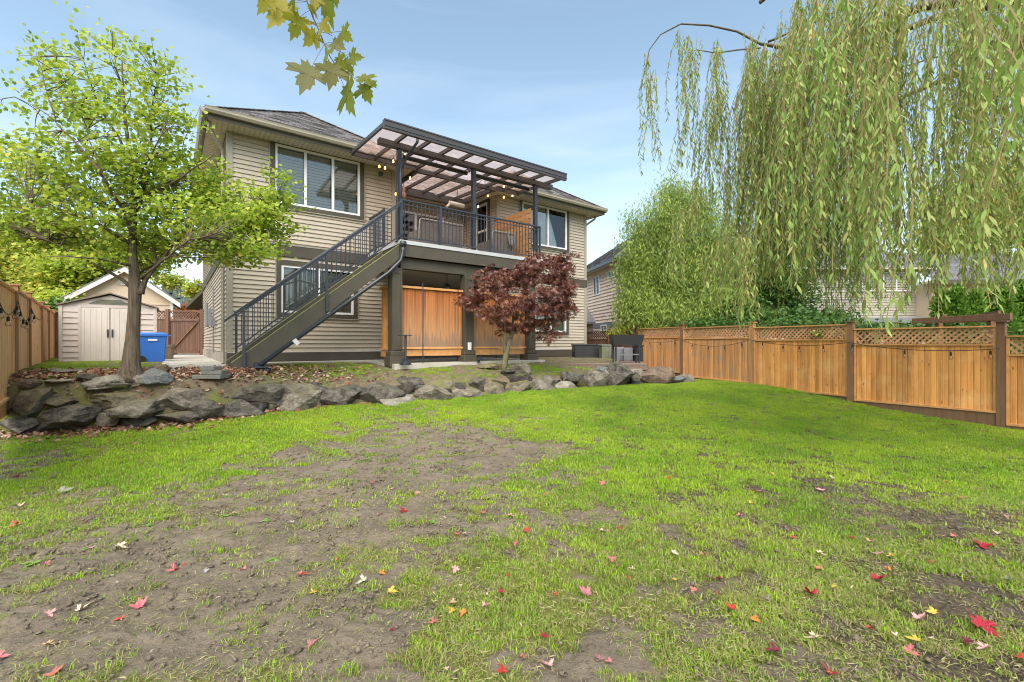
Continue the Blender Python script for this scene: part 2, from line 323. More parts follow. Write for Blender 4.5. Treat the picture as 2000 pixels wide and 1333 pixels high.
# ------------------------------------------------------------------ noise, ground shape
def _h(ix, iy, s):
    v = np.sin(ix * 127.1 + iy * 311.7 + s * 74.7) * 43758.5453
    return v - np.floor(v)
def vnoise(x, y, s=0):
    x = np.asarray(x, float); y = np.asarray(y, float); ix = np.floor(x); iy = np.floor(y); fx = x - ix; fy = y - iy
    fx = fx * fx * (3 - 2 * fx); fy = fy * fy * (3 - 2 * fy)
    return (_h(ix, iy, s) * (1 - fx) + _h(ix + 1, iy, s) * fx) * (1 - fy) + (_h(ix, iy + 1, s) * (1 - fx) + _h(ix + 1, iy + 1, s) * fx) * fy
def fbm(x, y, s=0, o=4):
    r = 0; a = .5; t = 0
    for i in range(o): r = r + a * vnoise(x * 2 ** i, y * 2 ** i, s + i * 3.1); t += a; a *= .5
    return r / t
def S(t): t = np.clip(t, 0, 1); return t * t * (3 - 2 * t)
RX = np.array([-14, -9.5, -8.3, -7.4, -6.5, -5.4, -4.3, -2.9, -1.46, 0.0, 1.3, 2.5, 4.0, 5.2, 7]); RY = np.array([5.0, 6.6, 7.0, 7.3, 7.6, 8.08, 9.13, 9.6, 10.0, 11.1, 11.6, 12.3, 13.0, 13.5, 14])
def ground(x, y, detail=False):
    x = np.asarray(x, float); y = np.asarray(y, float)
    t = S(x / 6.5); a = 4 + 3.8 * t; b = 12 + 1 * t
    z = .46 * S((y - a) / (b - a)) + .05 * S((y - 14) / 5)
    s = y - np.interp(x, RX, RY)
    k = .55 - .2 * S((-x - 4.5) / 2)
    terr = 1.09 - k * np.exp(-np.maximum(s, 0) / (.9 - .55 * S((-x - 3.6) / 1.6)))
    fade = 1 - S((x - 3.4) / 1.2)
    z = z + np.maximum(terr - z, 0) * S((s - .02) / .35) * fade
    z = z + .035 * (fbm(x * .9, y * .9, 3, 3) - .5) * S((y - .5) / 2) * (1 - S((s - .8) / .6) * fade)
    return z
def hit(px, py):
    Y = np.arange(1.0, 40, .01); X = (px - CX) / F_PX * Y; Z = CZ - (py - HY) / F_PX * Y
    k = np.nonzero(Z <= ground(X, Y))[0]
    i = k[0] if len(k) else len(Y) - 1
    return float(X[i]), float(Y[i]), float(ground(X[i], Y[i]))
# bare soil: large worn patch in the middle left, patches on the right
BL = [(810, 900, 270, 70, 1.15), (650, 985, 360, 90, 1.25), (420, 1060, 360, 100, 1.15), (230, 1190, 380, 150, .95), (720, 1080, 230, 80, .85), (560, 1190, 290, 120, .8), (950, 985, 150, 50, .5),
      (1680, 965, 170, 42, .68), (1850, 1010, 210, 70, .66), (1420, 1060, 170, 50, .5), (1900, 1170, 150, 75, .58), (1480, 1150, 150, 55, .5), (1060, 1290, 260, 80, .5), (1380, 1250, 160, 60, .42), (1500, 1300, 160, 60, .5), (1720, 1080, 140, 40, .4), (1150, 1010, 140, 40, .4), (1780, 1300, 160, 50, .4),
      (40, 905, 90, 30, .6), (150, 980, 120, 35, .45), (1250, 985, 150, 30, .28), (1560, 905, 110, 22, .3), (700, 860, 180, 18, .4), (1700, 900, 120, 18, .2), (850, 1310, 170, 60, .3), (300, 1330, 300, 60, .4)]
_BLW = []
for bx, by, rx, ry, wt in BL:
    X, Y, Z = hit(bx, by); _BLW.append((X, Y, rx * Y / F_PX, ry * Y * Y / (F_PX * 1.6), wt))
def dirt(x, y):
    x = np.asarray(x, float); y = np.asarray(y, float); d = np.zeros_like(x)
    for X, Y, rx, ry, wt in _BLW: d = np.maximum(d, wt * np.exp(-(((x - X) / rx) ** 2 + ((y - Y) / ry) ** 2) * .9))
    n = fbm(x * 1.7, y * 1.7, 11, 4); n2 = fbm(x * 6, y * 6, 21, 3)
    v = d * 1.15 + (n - .5) * .9 + (n2 - .5) * 1.2
    s = y - np.interp(x, RX, RY); terr = S((s - .1) / .3) * (1 - S((x - 5) / 1))
    v = v * (1 - terr) + terr * (.62 + (n - .5) * 1.5 + (n2 - .5) * .6)
    return np.clip(S((v - .14) / .6), 0, 1)

def build_ground():
    xs = np.concatenate([[-500, -200, -90, -45, -28, -20, -16, -13], np.arange(-11.5, 11.5, .04), [12.5, 15, 19, 26, 40, 70, 150, 500]])
    ys = [-120, -40, -15, -6, -2, 0]; y = .6
    while y < 15.5: ys.append(y); y += max(.014, .0042 * y)
    ys += [16, 17, 18, 19, 20, 21, 22, 24, 27, 32, 45, 80, 160, 500]; ys = np.array(ys)
    X, Y = np.meshgrid(xs, ys); Z = ground(X, Y); D = dirt(X, Y)
    fine = (np.abs(X) < 11.6) & (Y > .5) & (Y < 15.6)
    Z = Z + fine * (D * .05 * (fbm(X * 14, Y * 14, 31, 4) - .5) + D * .035 * (np.abs(fbm(X * 5, Y * 5, 41, 4) - .5) * -1.6 + .2) + .01 * (fbm(X * 9, Y * 9, 51, 3) - .5) - .02 * (1 - D))
    n, m = X.shape; idx = np.arange(n * m).reshape(n, m)
    Fc = np.stack([idx[:-1, :-1], idx[:-1, 1:], idx[1:, 1:], idx[1:, :-1]], -1).reshape(-1, 4)
    o = fast_mesh('ground', np.stack([X.ravel(), Y.ravel(), Z.ravel()], 1), Fc, M['soil'], None, smooth=True)
    a = o.data.attributes.new('dirt', 'FLOAT', 'POINT'); a.data.foreach_set('value', np.where(fine, D, .15).ravel().astype(np.float32))
    s = Y - np.interp(X, RX, RY); terr = (S((s - .1) / .3) * (1 - S((X - 3.4) / 1)))
    a = o.data.attributes.new('terrace', 'FLOAT', 'POINT'); a.data.foreach_set('value', terr.ravel().astype(np.float32))
    mud = S((X - .6) / 1.6) * (.35 + .9 * fbm(X * 1.3, Y * 1.3, 61, 3)) * (1 - terr); a = o.data.attributes.new('mud', 'FLOAT', 'POINT'); a.data.foreach_set('value', np.clip(mud, 0, 1).ravel().astype(np.float32))
    tag(o, kind='structure'); return o
def soilmat():
    m = bpy.data.materials.new('soil_and_turf'); m.use_nodes = True; t = m.node_tree; t.nodes.clear(); L = t.links.new
    o = nd(t, 'ShaderNodeOutputMaterial'); b = nd(t, 'ShaderNodeBsdfPrincipled', inp={'Roughness': .95, 'Specular IOR Level': .15}); L(b.outputs[0], o.inputs[0])
    g = nd(t, 'ShaderNodeNewGeometry')
    def noise(s, d=8, r=.65):
        n = nd(t, 'ShaderNodeTexNoise', inp={'Scale': s, 'Detail': d, 'Roughness': r}); L(g.outputs['Position'], n.inputs[0]); return n
    def mixc(f, a, c):
        x = nd(t, 'ShaderNodeMix', data_type='RGBA')
        if isinstance(f, float): x.inputs[0].default_value = f
        else: L(f, x.inputs[0])
        for i, q in ((6, a), (7, c)):
            if isinstance(q, tuple): x.inputs[i].default_value = (*q, 1)
            else: L(q, x.inputs[i])
        return x.outputs[2]
    def rng(s, a, c, lo=0., hi=1.):
        r = nd(t, 'ShaderNodeMapRange', inp={'From Min': a, 'From Max': c, 'To Min': lo, 'To Max': hi}); L(s, r.inputs[0]); return r.outputs[0]
    n1 = noise(2.2); n2 = noise(28.); n3 = noise(120., 4); n4 = noise(9.)
    soil = mixc(rng(n1.outputs[0], .35, .65), (.25, .20, .14), (.17, .137, .096))
    soil = mixc(rng(n2.outputs[0], .5, .72, 0, .75), soil, (.075, .055, .038))
    soil = mixc(rng(n3.outputs[0], .6, .75, 0, .6), soil, (.42, .35, .26))
    turf = mixc(rng(n4.outputs[0], .35, .65), (.17, .21, .03), (.20, .18, .06))
    turf = mixc(rng(n2.outputs[0], .48, .68, 0, .7), turf, (.09, .11, .025))
    at = nd(t, 'ShaderNodeAttribute', attribute_name='dirt')
    col = mixc(rng(at.outputs['Fac'], .15, .6), turf, soil)
    mu_ = nd(t, 'ShaderNodeAttribute', attribute_name='mud'); col = mixc(mu_.outputs['Fac'], col, mixc(rng(n2.outputs[0], .4, .6), (.13, .095, .06), (.055, .042, .03)))
    tt = nd(t, 'ShaderNodeAttribute', attribute_name='terrace')
    tcol = mixc(rng(n4.outputs[0], .4, .6), (.22, .17, .11), (.13, .10, .065))
    tcol = mixc(rng(n1.outputs[0], .47, .6, 0, .55), tcol, (.17, .20, .05))
    col = mixc(tt.outputs['Fac'], col, tcol); L(col, b.inputs['Base Color'])
    bp = nd(t, 'ShaderNodeBump', inp={'Strength': .9, 'Distance': .02}); ad = nd(t, 'ShaderNodeMath', operation='ADD'); L(n2.outputs[0], ad.inputs[0]); L(n3.outputs[0], ad.inputs[1]); L(ad.outputs[0], bp.inputs['Height']); L(bp.outputs[0], b.inputs['Normal'])
    return m
M['soil'] = soilmat()
GROUND = build_ground()

# ------------------------------------------------------------------ house
H0 = (0, 0, 1.05)
house = thing('house', 'two storey beige clapboard house with hipped grey shingle roof and olive trim', 'house', H0, house=True)
UR, UL2, UR2, VB = 12.2, 4.2, 7.9, 11.0     # right corner; recess between 4.2 and 7.9; house depth
VREC = 2.2
Z0, ZB0, ZB1, ZS = 1.38, 3.83, 4.12, 6.76
def split_holes(a0, a1, z0, z1, holes):
    """rectangles that cover [a0,a1]x[z0,z1] without the holes"""
    zs = sorted({z0, z1, *[min(max(h[2], z0), z1) for h in holes], *[min(max(h[3], z0), z1) for h in holes]})
    res = []
    for i in range(len(zs) - 1):
        lo, hi = zs[i], zs[i + 1]
        if hi - lo < 1e-4: continue
        cuts = sorted([(max(a0, h[0]), min(a1, h[1])) for h in holes if h[2] < hi - 1e-4 and h[3] > lo + 1e-4 and h[1] > a0 and h[0] < a1])
        x = a0
        for c0, c1 in cuts:
            if c0 - x > 1e-3: res.append((x, c0, lo, hi))
            x = max(x, c1)
        if a1 - x > 1e-3: res.append((x, a1, lo, hi))
    return res
EXPO = .1125
def wall_front(u0, u1, v, z0, z1, holes, bands, corner=True):
    """a wall facing the garden at depth v: backing with openings plus one clapboard per course and gap"""
    b = MB(); T = .15
    for a, c, lo, hi in split_holes(u0, u1, z0, z1, [h[:4] for h in holes]): b.box(a, v, lo, c, v + T, hi)
    wl = b.build('wall', M['corner'], house)
    z = Z0
    while z < z1 - .02:
        zt = min(z + EXPO, z1)
        mid = (z + zt) / 2
        if z >= z0 - .01 and not any(lo - .02 < mid < hi + .02 for lo, hi in bands):
            x = u0 + (.10 if corner else 0); x1 = u1 - (.10 if corner else 0)
            for c0, c1 in sorted([(h[0] - h[4], h[1] + h[4]) for h in holes if h[2] - h[4] < mid < h[3] + h[4]]):
                if c0 - x > .02: piece('siding_board', wl, M['siding'], (x, v, z), (c0 - x, .036, zt - z), kind='clap')
                x = max(x, c1)
            if x1 - x > .02: piece('siding_board', wl, M['siding'], (x, v, z), (x1 - x, .036, zt - z), kind='clap')
        z += EXPO
    return wl
def wall_side(u, v0, v1, z0, z1, bands, sign, holes=()):
    """a wall that runs into the house at u; sign -1 faces left, +1 faces right"""
    b = MB()
    ui0, ui1 = (u, u + .15) if sign < 0 else (u - .15, u)
    for a, c, lo, hi in split_holes(v0, v1, z0, z1, [h[:4] for h in holes]): b.box(ui0, a, lo, ui1, c, hi)
    wl = b.build('wall', M['corner'], house)
    z = Z0
    while z < z1 - .02:
        zt = min(z + EXPO, z1); mid = (z + zt) / 2
        if z >= z0 - .01 and not any(lo - .02 < mid < hi + .02 for lo, hi in bands):
            segs = []; x = v0 + .10
            for c0, c1 in sorted([(h[0] - .1, h[1] + .1) for h in holes if h[2] - .1 < mid < h[3] + .1]):
                if c0 - x > .02: segs.append((x, c0))
                x = max(x, c1)
            if v1 - .02 - x > .02: segs.append((x, v1 - .02))
            for s0, s1 in segs:
                # rotate the clapboard so that its front looks along sign*u
                if sign < 0: piece('siding_board', wl, M['siding'], (u, s1, z), (s1 - s0, .036, zt - z), rot=(0, 0, -math.pi / 2), kind='clap')
                else: piece('siding_board', wl, M['siding'], (u, s0, z), (s1 - s0, .036, zt - z), rot=(0, 0, math.pi / 2), kind='clap')
        z += EXPO
    return wl
bands = [(ZB0, ZB1)]
TR = .115
W1 = (1.02, 3.17, 5.18, 6.68); W2 = (1.16, 2.99, 2.39, 3.61); W3 = (8.96, 11.14, 5.2, 6.68); W4 = (9.55, 11.11, 2.03, 3.3)
wall_front(0, UL2, 0, 1.1, ZS + .12, [(*W1, TR), (*W2, TR)], bands)
wall_front(UR2, UR, 0, 1.1, ZS + .12, [(*W3, TR), (*W4, TR)], bands)
DOORU = (4.75, 7.0, 4.16, 6.25)
wall_front(UL2, UR2, VREC, 1.1, ZS + .12, [(*DOORU, .08), (5.2, 6.9, 1.15, 3.1, .08)], bands, corner=False)
wall_side(0, 0, VB, 1.1, ZS + .12, bands, -1)
wall_side(UR, 0, VB, 1.1, ZS + .12, bands, +1)
SIDEWIN = (.55, 1.35, 4.75, 6.6)
wall_side(UR2, 0, VREC, 1.1, ZS + .12, bands, -1, [SIDEWIN])
wall_side(UL2, 0, VREC, 1.1, ZS + .12, bands, +1)
MB().box(0, VB, 1.1, UR, VB + .15, ZS + .12).build('wall', M['corner'], house)
MB().box(.15, .15, 3.88, UL2 - .15, VB, 4.08).box(UR2 + .15, .15, 3.88, UR - .15, VB, 4.08).box(UL2 - .15, VREC + .15, 3.88, UR2 + .15, VB, 4.08).build('floor_slab', M['room'], house)
MB().box(3.6, .16, 1.2, 3.7, VB, 3.8).box(4.0, 3.5, 4.1, 11.9, 3.6, 6.7).box(.2, 4.2, 1.2, 11.9, 4.3, 3.8).box(.2, 4.4, 4.1, 4.0, 4.5, 6.7).build('partition', M['curtain'], house)
# base skirt, belt, corner boards
b = MB()
for (a, c, v) in ((0, UL2, 0), (UR2, UR, 0)):
    b.box(a - .02, v - .03, 1.12, c + .02, v - .001, Z0 - .012)
b.box(UL2, VREC - .03, 1.12, UR2, VREC - .001, Z0 - .012)
b.build('skirt_board', M['trim'], house)['kind'] = 'stuff'
MB().box(-.025, -.022, Z0 - .012, UL2, -.001, Z0 + .004).box(UR2, -.022, Z0 - .012, UR + .02, -.001, Z0 + .004).build('flashing', M['white'], house)
MB().box(-.04, .02, .98, -.001, VB, Z0 - .02).build('foundation', M['found'], house)
b = MB()
b.box(-.04, -.045, ZB0, UL2 + .04, -.001, ZB1).box(UR2 - .04, -.045, ZB0, UR + .04, -.001, ZB1)
b.box(-.045, .001, ZB0, -.001, VB, ZB1); b.build('belt_board', M['trim'], house)
b = MB(); b.box(-.05, -.052, ZB1, UL2 + .05, -.001, ZB1 + .022).box(UR2 - .05, -.052, ZB1, UR + .05, -.001, ZB1 + .022); b.build('belt_cap', M['corner'], house)
for (uu, s_) in ((0, -1), (UL2, 1), (UR2, -1), (UR, 1)):
    for lo, hi in ((Z0 + .004, ZB0), (ZB1 + .022, ZS)):
        b = MB()
        if s_ < 0: b.box(uu - .03, -.032, lo, uu + .10, -.001, hi); b.box(uu - .0302, -.001, lo, uu - .001, .10, hi)
        else: b.box(uu - .10, -.032, lo, uu + .03, -.001, hi); b.box(uu + .001, -.001, lo, uu + .0302, .10, hi)
        b.build('corner_board', M['corner'], house, bevel=.003)
# windows
def window(W, mull, v=0.0, slats=True, blind_from=0.0, tilt=.5):
    u0, u1, z0, z1 = W; t = .055
    b = MB()
    b.box(u0 - TR, v - .05, z0 - TR, u1 + TR, v - .001, z0).box(u0 - TR, v - .05, z1, u1 + TR, v - .001, z1 + TR)
    b.box(u0 - TR, v - .05, z0, u0, v - .001, z1).box(u1, v - .05, z0, u1 + TR, v - .001, z1)
    tr_ = b.build('window_trim', M['trim'], house)
    b = MB(); e = .02; q = TR + .001
    b.box(u0 - q - e, v - .056, z0 - q - e, u1 + q + e, v - .001, z0 - q).box(u1 + q, v - .056, z0 - q, u1 + q + e, v - .001, z1 + q).box(u0 - q - e, v - .056, z0 - q, u0 - q, v - .001, z1 + q)
    b.build('edge_trim', M['corner'], tr_)
    b = MB()
    b.box(u0, v - .035, z0, u1, v + .06, z0 + t).box(u0, v - .035, z1 - t, u1, v + .06, z1).box(u0, v - .035, z0 + t, u0 + t, v + .06, z1 - t).box(u1 - t, v - .035, z0 + t, u1, v + .06, z1 - t)
    for mu in mull: b.box(mu - .03, v - .03, z0 + t, mu + .03, v + .055, z1 - t)
    fr = b.build('window', M['white'], house)
    xs = [u0 + t] + list(mull) + [u1 - t]
    for i in range(len(xs) - 1):
        a = xs[i] + (.03 if i else 0); c = xs[i + 1] - (.03 if i < len(xs) - 2 else 0)
        MB().box(a, v + .012, z0 + t, c, v + .018, z1 - t).build('pane', M['glass'], fr)
        if slats:
            b = MB(); z = z0 + t + .02
            while z < z1 - t - .02:
                dz = -.046 * tilt
                b.add([(a + .01, v + .075, z - dz), (c - .01, v + .075, z - dz), (c - .01, v + .115, z + dz), (a + .01, v + .115, z + dz)], [(0, 1, 2, 3)]); z += .078
            bl = b.build('blind_slats', M['blind'], fr); bl['kind'] = 'stuff'
    return fr
window(W1, [1.74, 2.44], tilt=.6); window(W2, [2.07], tilt=.85); window(W3, [10.2], tilt=.7); window(W4, [10.33], tilt=.8)
# patio door in the recess, narrow window in the recess side
def framed_opening(u0, u1, z0, z1, v, mull, nm):
    b = MB(); t = .07
    b.box(u0, v - .04, z0, u1, v + .05, z0 + t).box(u0, v - .04, z1 - t, u1, v + .05, z1).box(u0, v - .04, z0 + t, u0 + t, v + .05, z1 - t).box(u1 - t, v - .04, z0 + t, u1, v + .05, z1 - t)
    for mu in mull: b.box(mu - .04, v - .035, z0 + t, mu + .04, v + .045, z1 - t)
    fr = b.build(nm, M['white'], house); xs = [u0 + t] + list(mull) + [u1 - t]
    for i in range(len(xs) - 1):
        MB().box(xs[i] + (.04 if i else 0), v + .01, z0 + t, xs[i + 1] - (.04 if i < len(xs) - 2 else 0), v + .016, z1 - t).build('pane', M['glass'], fr)
framed_opening(*DOORU, VREC, [5.87], 'sliding_door'); framed_opening(5.2, 6.9, 1.15, 3.1, VREC, [6.05], 'sliding_door')
b = MB(); v0, v1, z0, z1 = SIDEWIN; t = .06; uu = UR2
b.box(uu - .05, v0, z0, uu + .05, v1, z0 + t).box(uu - .05, v0, z1 - t, uu + .05, v1, z1).box(uu - .05, v0, z0 + t, uu + .05, v0 + t, z1 - t).box(uu - .05, v1 - t, z0 + t, uu + .05, v1, z1 - t).box(uu - .045, v0 + t, 5.6, uu + .045, v1 - t, 5.66)
fr = b.build('window', M['white'], house)
MB().box(uu + .01, v0 + t, z0 + t, uu + .016, v1 - t, z1 - t).build('pane', M['glass'], fr)
b = MB(); b.box(uu - .055, v0 - .1, z0 - .1, uu - .001, v0, z1 + .1).box(uu - .055, v1, z0 - .1, uu - .001, v1 + .1, z1 + .1).box(uu - .055, v0, z1, uu - .001, v1, z1 + .1); b.build('window_trim', M['trim'], house)

# roof: plain slopes under individual shingle courses
ZE, PITCH, OV = 6.90, .65, .60
def roof_face(rf, poly, nrows=None):
    """poly: eave edge first (a,b) then the rest, 3-D points; courses of shingles laid as overlapping strips clipped to the face"""
    P_ = [Vector(p) for p in poly]; n = (P_[1] - P_[0]).cross(P_[2] - P_[0]).normalized()
    if n.z < 0: n = -n
    e = (P_[1] - P_[0]).normalized(); up = n.cross(e).normalized()
    if up.z < 0: up = -up
    loc = [((p - P_[0]).dot(e), (p - P_[0]).dot(up)) for p in P_]
    H = max(q[1] for q in loc); step = .145; k = 0; b = rf
    while k * step < H:
        y0, y1 = k * step, min((k + 1) * step, H)
        def span(y):
            xs = []
            for i in range(len(loc)):
                a, c = loc[i], loc[(i + 1) % len(loc)]
                if (a[1] - y) * (c[1] - y) <= 0 and abs(a[1] - c[1]) > 1e-6: xs.append(a[0] + (c[0] - a[0]) * (y - a[1]) / (c[1] - a[1]))
            return (min(xs), max(xs)) if len(xs) >= 2 else None
        s0, s1 = span(y0 + 1e-4), span(y1 - 1e-4)
        if s0 and s1:
            # individual tabs with small steps in their butt edges
            x = s0[0]; j = 0
            while x < s0[1] - 1e-3:
                wd = random.uniform(.18, .36); x2 = min(x + wd, s0[1]); hgt = random.choice((.016, .022, .03))
                def Q(xx, yy, h): return P_[0] + e * xx + up * yy + n * h
                cl = lambda xx: min(max(xx, s1[0]), s1[1])
                v = [Q(x, y0, 0), Q(x2, y0, 0), Q(x2, y0, hgt), Q(x, y0, hgt), Q(cl(x), y1, .002), Q(cl(x2), y1, .002)]
                b.add(v, [(0, 1, 2, 3), (3, 2, 5, 4)]); x = x2; j += 1
        k += 1
rf = MB()
def hipz(d): return ZE + PITCH * d
def wing(u0, u1):
    """front wing with a hip end; the ridge runs into the house"""
    hu = (u1 - u0) / 2 + .45; ua, ub, uc = u0 - .45, u1 + .45, (u0 + u1) / 2; vr = -OV + hu; vb = 9.0
    zt = hipz(hu)
    roof_face(rf, [(ua, -OV, ZE), (ub, -OV, ZE), (uc, vr, zt)])
    roof_face(rf, [(ua, vb, ZE), (ua, -OV, ZE), (uc, vr, zt), (uc, vb, zt)])
    roof_face(rf, [(ub, -OV, ZE), (ub, vb, ZE), (uc, vb, zt), (uc, vr, zt)])
    return zt
wing(0, UL2); wing(UR2, UR)
hd = 4.4
vm0 = VREC - .5; vm1 = vm0 + 2 * hd
roof_face(rf, [(-.4, vm0, ZE + .0), (UR + .4, vm0, ZE), (UR + .4 - hd, vm0 + hd, hipz(hd)), (-.4 + hd, vm0 + hd, hipz(hd))])
roof_face(rf, [(UR + .45, vm0, ZE), (UR + .45, vm1 + .5, ZE), (UR + .4 - hd, vm1 - hd, hipz(hd)), (UR + .4 - hd, vm0 + hd, hipz(hd))])
roof_face(rf, [(-.45, vm1 + .5, ZE), (-.45, vm0, ZE), (-.4 + hd, vm0 + hd, hipz(hd)), (-.4 + hd, vm1 - hd, hipz(hd))])
roof_face(rf, [(UR + .45, vm1 + 1.2, ZE), (-.45, vm1 + 1.2, ZE), (-.4 + hd, vm0 + hd, hipz(hd)), (UR + .4 - hd, vm0 + hd, hipz(hd))])
roof = rf.build('roof', M['shingle'], house); roof['label'] = 'hipped grey asphalt shingle roof'
# hip and ridge caps
def cap(a, c):
    a = Vector(a); c = Vector(c); d = c - a; n = int(d.length / .2); b = MB()
    for i in range(n):
        p = a + d * (i / n); q = a + d * ((i + 1.15) / n); b.bar(p + Vector((0, 0, .022)), q + Vector((0, 0, .012)), .2, .014)
    return b
for u0, u1 in ((0, UL2), (UR2, UR)):
    hu = (u1 - u0) / 2 + .45; uc = (u0 + u1) / 2; pk = (uc, -OV + hu, hipz(hu))
    b = cap((u0 - .45, -OV, ZE), pk)
    for e_ in (cap((u1 + .45, -OV, ZE), pk), cap(pk, (uc, 6, hipz(hu)))): b.add(e_.v, e_.f)
    b.build('ridge_cap', M['shingle'], roof)
# soffit, fascia, gutter
b = MB()
zs0, zs1 = 6.70, 6.73
b.box(-.43, -OV + .02, zs0, UL2 + .43, -.035, zs1).box(UR2 - .43, -OV + .02, zs0, UR + .43, -.035, zs1)
b.box(-.43, -.035, zs0, -.035, VB, zs1).box(UR + .035, -.035, zs0, UR + .43, VB, zs1)
b.box(UL2 + .035, -.035, zs0, UL2 + .43, VREC - .4, zs1).box(UR2 - .43, -.035, zs0, UR2 - .035, VREC - .4, zs1)
b.box(UL2 + .035, VREC - .4, zs0, UR2 - .035, VREC, zs1)
b.build('soffit', M['soffit'], house)
b = MB()
for k in range(0, 46):
    u = -.36 + k * .11
    if u < UL2 + .4: b.box(u, -OV + .02, zs0 - .004, u + .012, -.04, zs0 - .0005)
    u2 = UR2 - .4 + k * .11
    if u2 < UR + .4: b.box(u2, -OV + .02, zs0 - .004, u2 + .012, -.04, zs0 - .0005)
for k in range(90):
    v = .02 + k * .12
    b.box(-.42, v, zs0 - .004, -.04, v + .012, zs0 - .0005)
b.build('soffit_groove', M['gutter'], house)['kind'] = 'stuff'
b = MB()
b.box(-.45, -OV, 6.68, UL2 + .45, -OV + .02, 6.86).box(UR2 - .45, -OV, 6.68, UR + .45, -OV + .02, 6.86)
b.box(-.45, -OV + .02, 6.68, -.43, VB, 6.86).box(UR + .43, -OV + .02, 6.68, UR + .45, VB, 6.86)
b.box(UL2 + .43, -OV + .02, 6.68, UL2 + .45, VREC - .5, 6.86).box(UR2 - .45, -OV + .02, 6.68, UR2 - .43, VREC - .5, 6.86).box(UL2 + .45, VREC - .52, 6.68, UR2 - .45, VREC - .5, 6.86)
b.build('fascia', M['trim'], house)
gprof = [(0, 6.775), (-.085, 6.775), (-.12, 6.83), (-.12, 6.865), (-.13, 6.9), (-.115, 6.905), (-.1, 6.87), (-.012, 6.8), (0, 6.9)]
for u0, u1 in ((-.50, UL2 + .47), (UR2 - .47, UR + .50)):
    b = MB().prism([(p[0] - OV - .002, p[1]) for p in gprof], 'x', u0, u1); b.build('gutter', M['gutter'], house)
b = MB().prism([(p[0] - .452, p[1]) for p in gprof], 'y', -OV - .02, VB); b.build('gutter', M['gutter'], house)
b = MB().prism([(-p[0] + UR + .452, p[1]) for p in gprof], 'y', -OV - .02, VB); b.build('gutter', M['gutter'], house)
# downspouts
MB().tube([(-.40, -.35, 6.78), (-.40, -.33, 6.6), (-.12, -.06, 6.2), (-.105, .0, 6.1), (-.10, .02, 1.4), (-.11, -.10, 1.12)], .038, 4).build('downspout', M['gutter'], house)
MB().tube([(UR + .40, -.2, 6.74), (UR + .36, -.15, 6.6), (UR + .10, .1, 6.35), (UR + .08, .12, 6.2), (UR + .08, .12, 1.2)], .04, 6).build('downspout', M['corner'], house)
MB().tube([(-.04, 6.2, 2.2), (-.12, 6.2, 2.2), (-.12, 6.2, 3.0)], .05, 8).build('vent_pipe', M['plastic_grey'], house)
MB().box(-.12, 5.2, 2.2, -.041, 5.5, 2.75).build('utility_meter', M['plastic_grey'], house); MB().box(-.14, 3.4, 2.1, -.041, 3.65, 2.35).tube([(-.08, 3.5, 1.3), (-.08, 3.5, 3.3), (-.5, 3.5, 3.35)], .025, 6).build('service_mast', M['plastic_grey'], house)
# security light under the left eave
MB().tube([(3.75, -.03, 6.5), (3.75, -.14, 6.5)], .05, 8).tube([(3.75, -.14, 6.5), (3.68, -.26, 6.42)], [.04, .07], 8).build('security_light', M['plastic'], house)

# ------------------------------------------------------------------ deck balcony
DU0, DU1, DD = 3.42, 7.90, 2.30
deck = thing('raised_deck', 'raised rear balcony deck with black baluster guard and olive posts', 'deck', (DU0, -DD, 1.1), house=True)
b = MB(); b.box(DU0, -DD, 4.06, DU1, -.06, 4.12).box(UL2 + .05, -.06, 4.06, UR2 - .05, VREC - .04, 4.12); b.build('deck_floor', mat('deck_membrane', (.40, .39, .38), .7, var=.3), deck)
b = MB(); b.box(DU0 - .03, -DD - .03, 4.045, DU1 + .03, -DD - .001, 4.14).box(DU0 - .03, -DD, 4.045, DU0 - .001, -.06, 4.14); b.build('edge_flashing', mat('flashing_grey', (.50, .50, .49), .45, var=.2), deck)
b = MB(); b.box(DU0 - .01, -DD - .01, 3.74, DU1 + .01, -DD + .03, 4.043).box(DU0 - .01, -DD + .03, 3.74, DU0 + .03, -.05, 4.043).box(DU1 - .03, -DD + .03, 3.74, DU1 + .01, -.05, 4.043)
b.build('rim_board', M['trim'], deck, bevel=.004)
MB().box(DU0 + .06, -DD + .12, 3.46, DU1 - .05, -DD + .32, 3.74).build('beam', M['trim'], deck, bevel=.005)
MB().box(DU0 + .04, -DD + .33, 3.66, DU1 - .04, -.06, 3.70).box(UL2 + .05, -.06, 3.66, UR2 - .05, VREC - .04, 3.70).build('ceiling_board', mat('deck_ceiling', (.72, .64, .54), .7, var=.2), deck)
PIL = [(3.36, 1), (5.42, 1), (7.62, 1)]
for pu, _ in PIL:
    pv = -DD + .20; w_ = .135; g0 = 1.08
    b = MB(); b.box(pu - w_, pv - w_, g0 + .33, pu + w_, pv + w_, 3.457)
    p_ = b.build('pillar', M['trim'], deck, bevel=.006)
    MB().box(pu - w_ - .07, pv - w_ - .07, g0 - .06, pu + w_ + .07, pv + w_ + .07, g0 + .20).box(pu - w_ - .045, pv - w_ - .045, g0 + .202, pu + w_ + .045, pv + w_ + .045, g0 + .328).build('plinth', M['trim'], p_, bevel=.015)
    b = MB()
    for sx_ in (-1, 1): b.box(pu + sx_ * .10 - .022, pv - w_ - .016, g0 + .36, pu + sx_ * .10 + .022, pv - w_ - .001, 3.4)
    b.box(pu - .078, pv - w_ - .016, 3.33, pu + .078, pv - w_ - .001, 3.4); b.box(pu - .078, pv - w_ - .016, g0 + .36, pu + .078, pv - w_ - .001, g0 + .45)
    b.build('panel_moulding', M['trim'], p_)
MB().box(5.42 - .06, -DD + .03, 1.42, 5.42 + .05, -DD + .063, 1.62).build('outlet_box', M['white'], deck, bevel=.006)
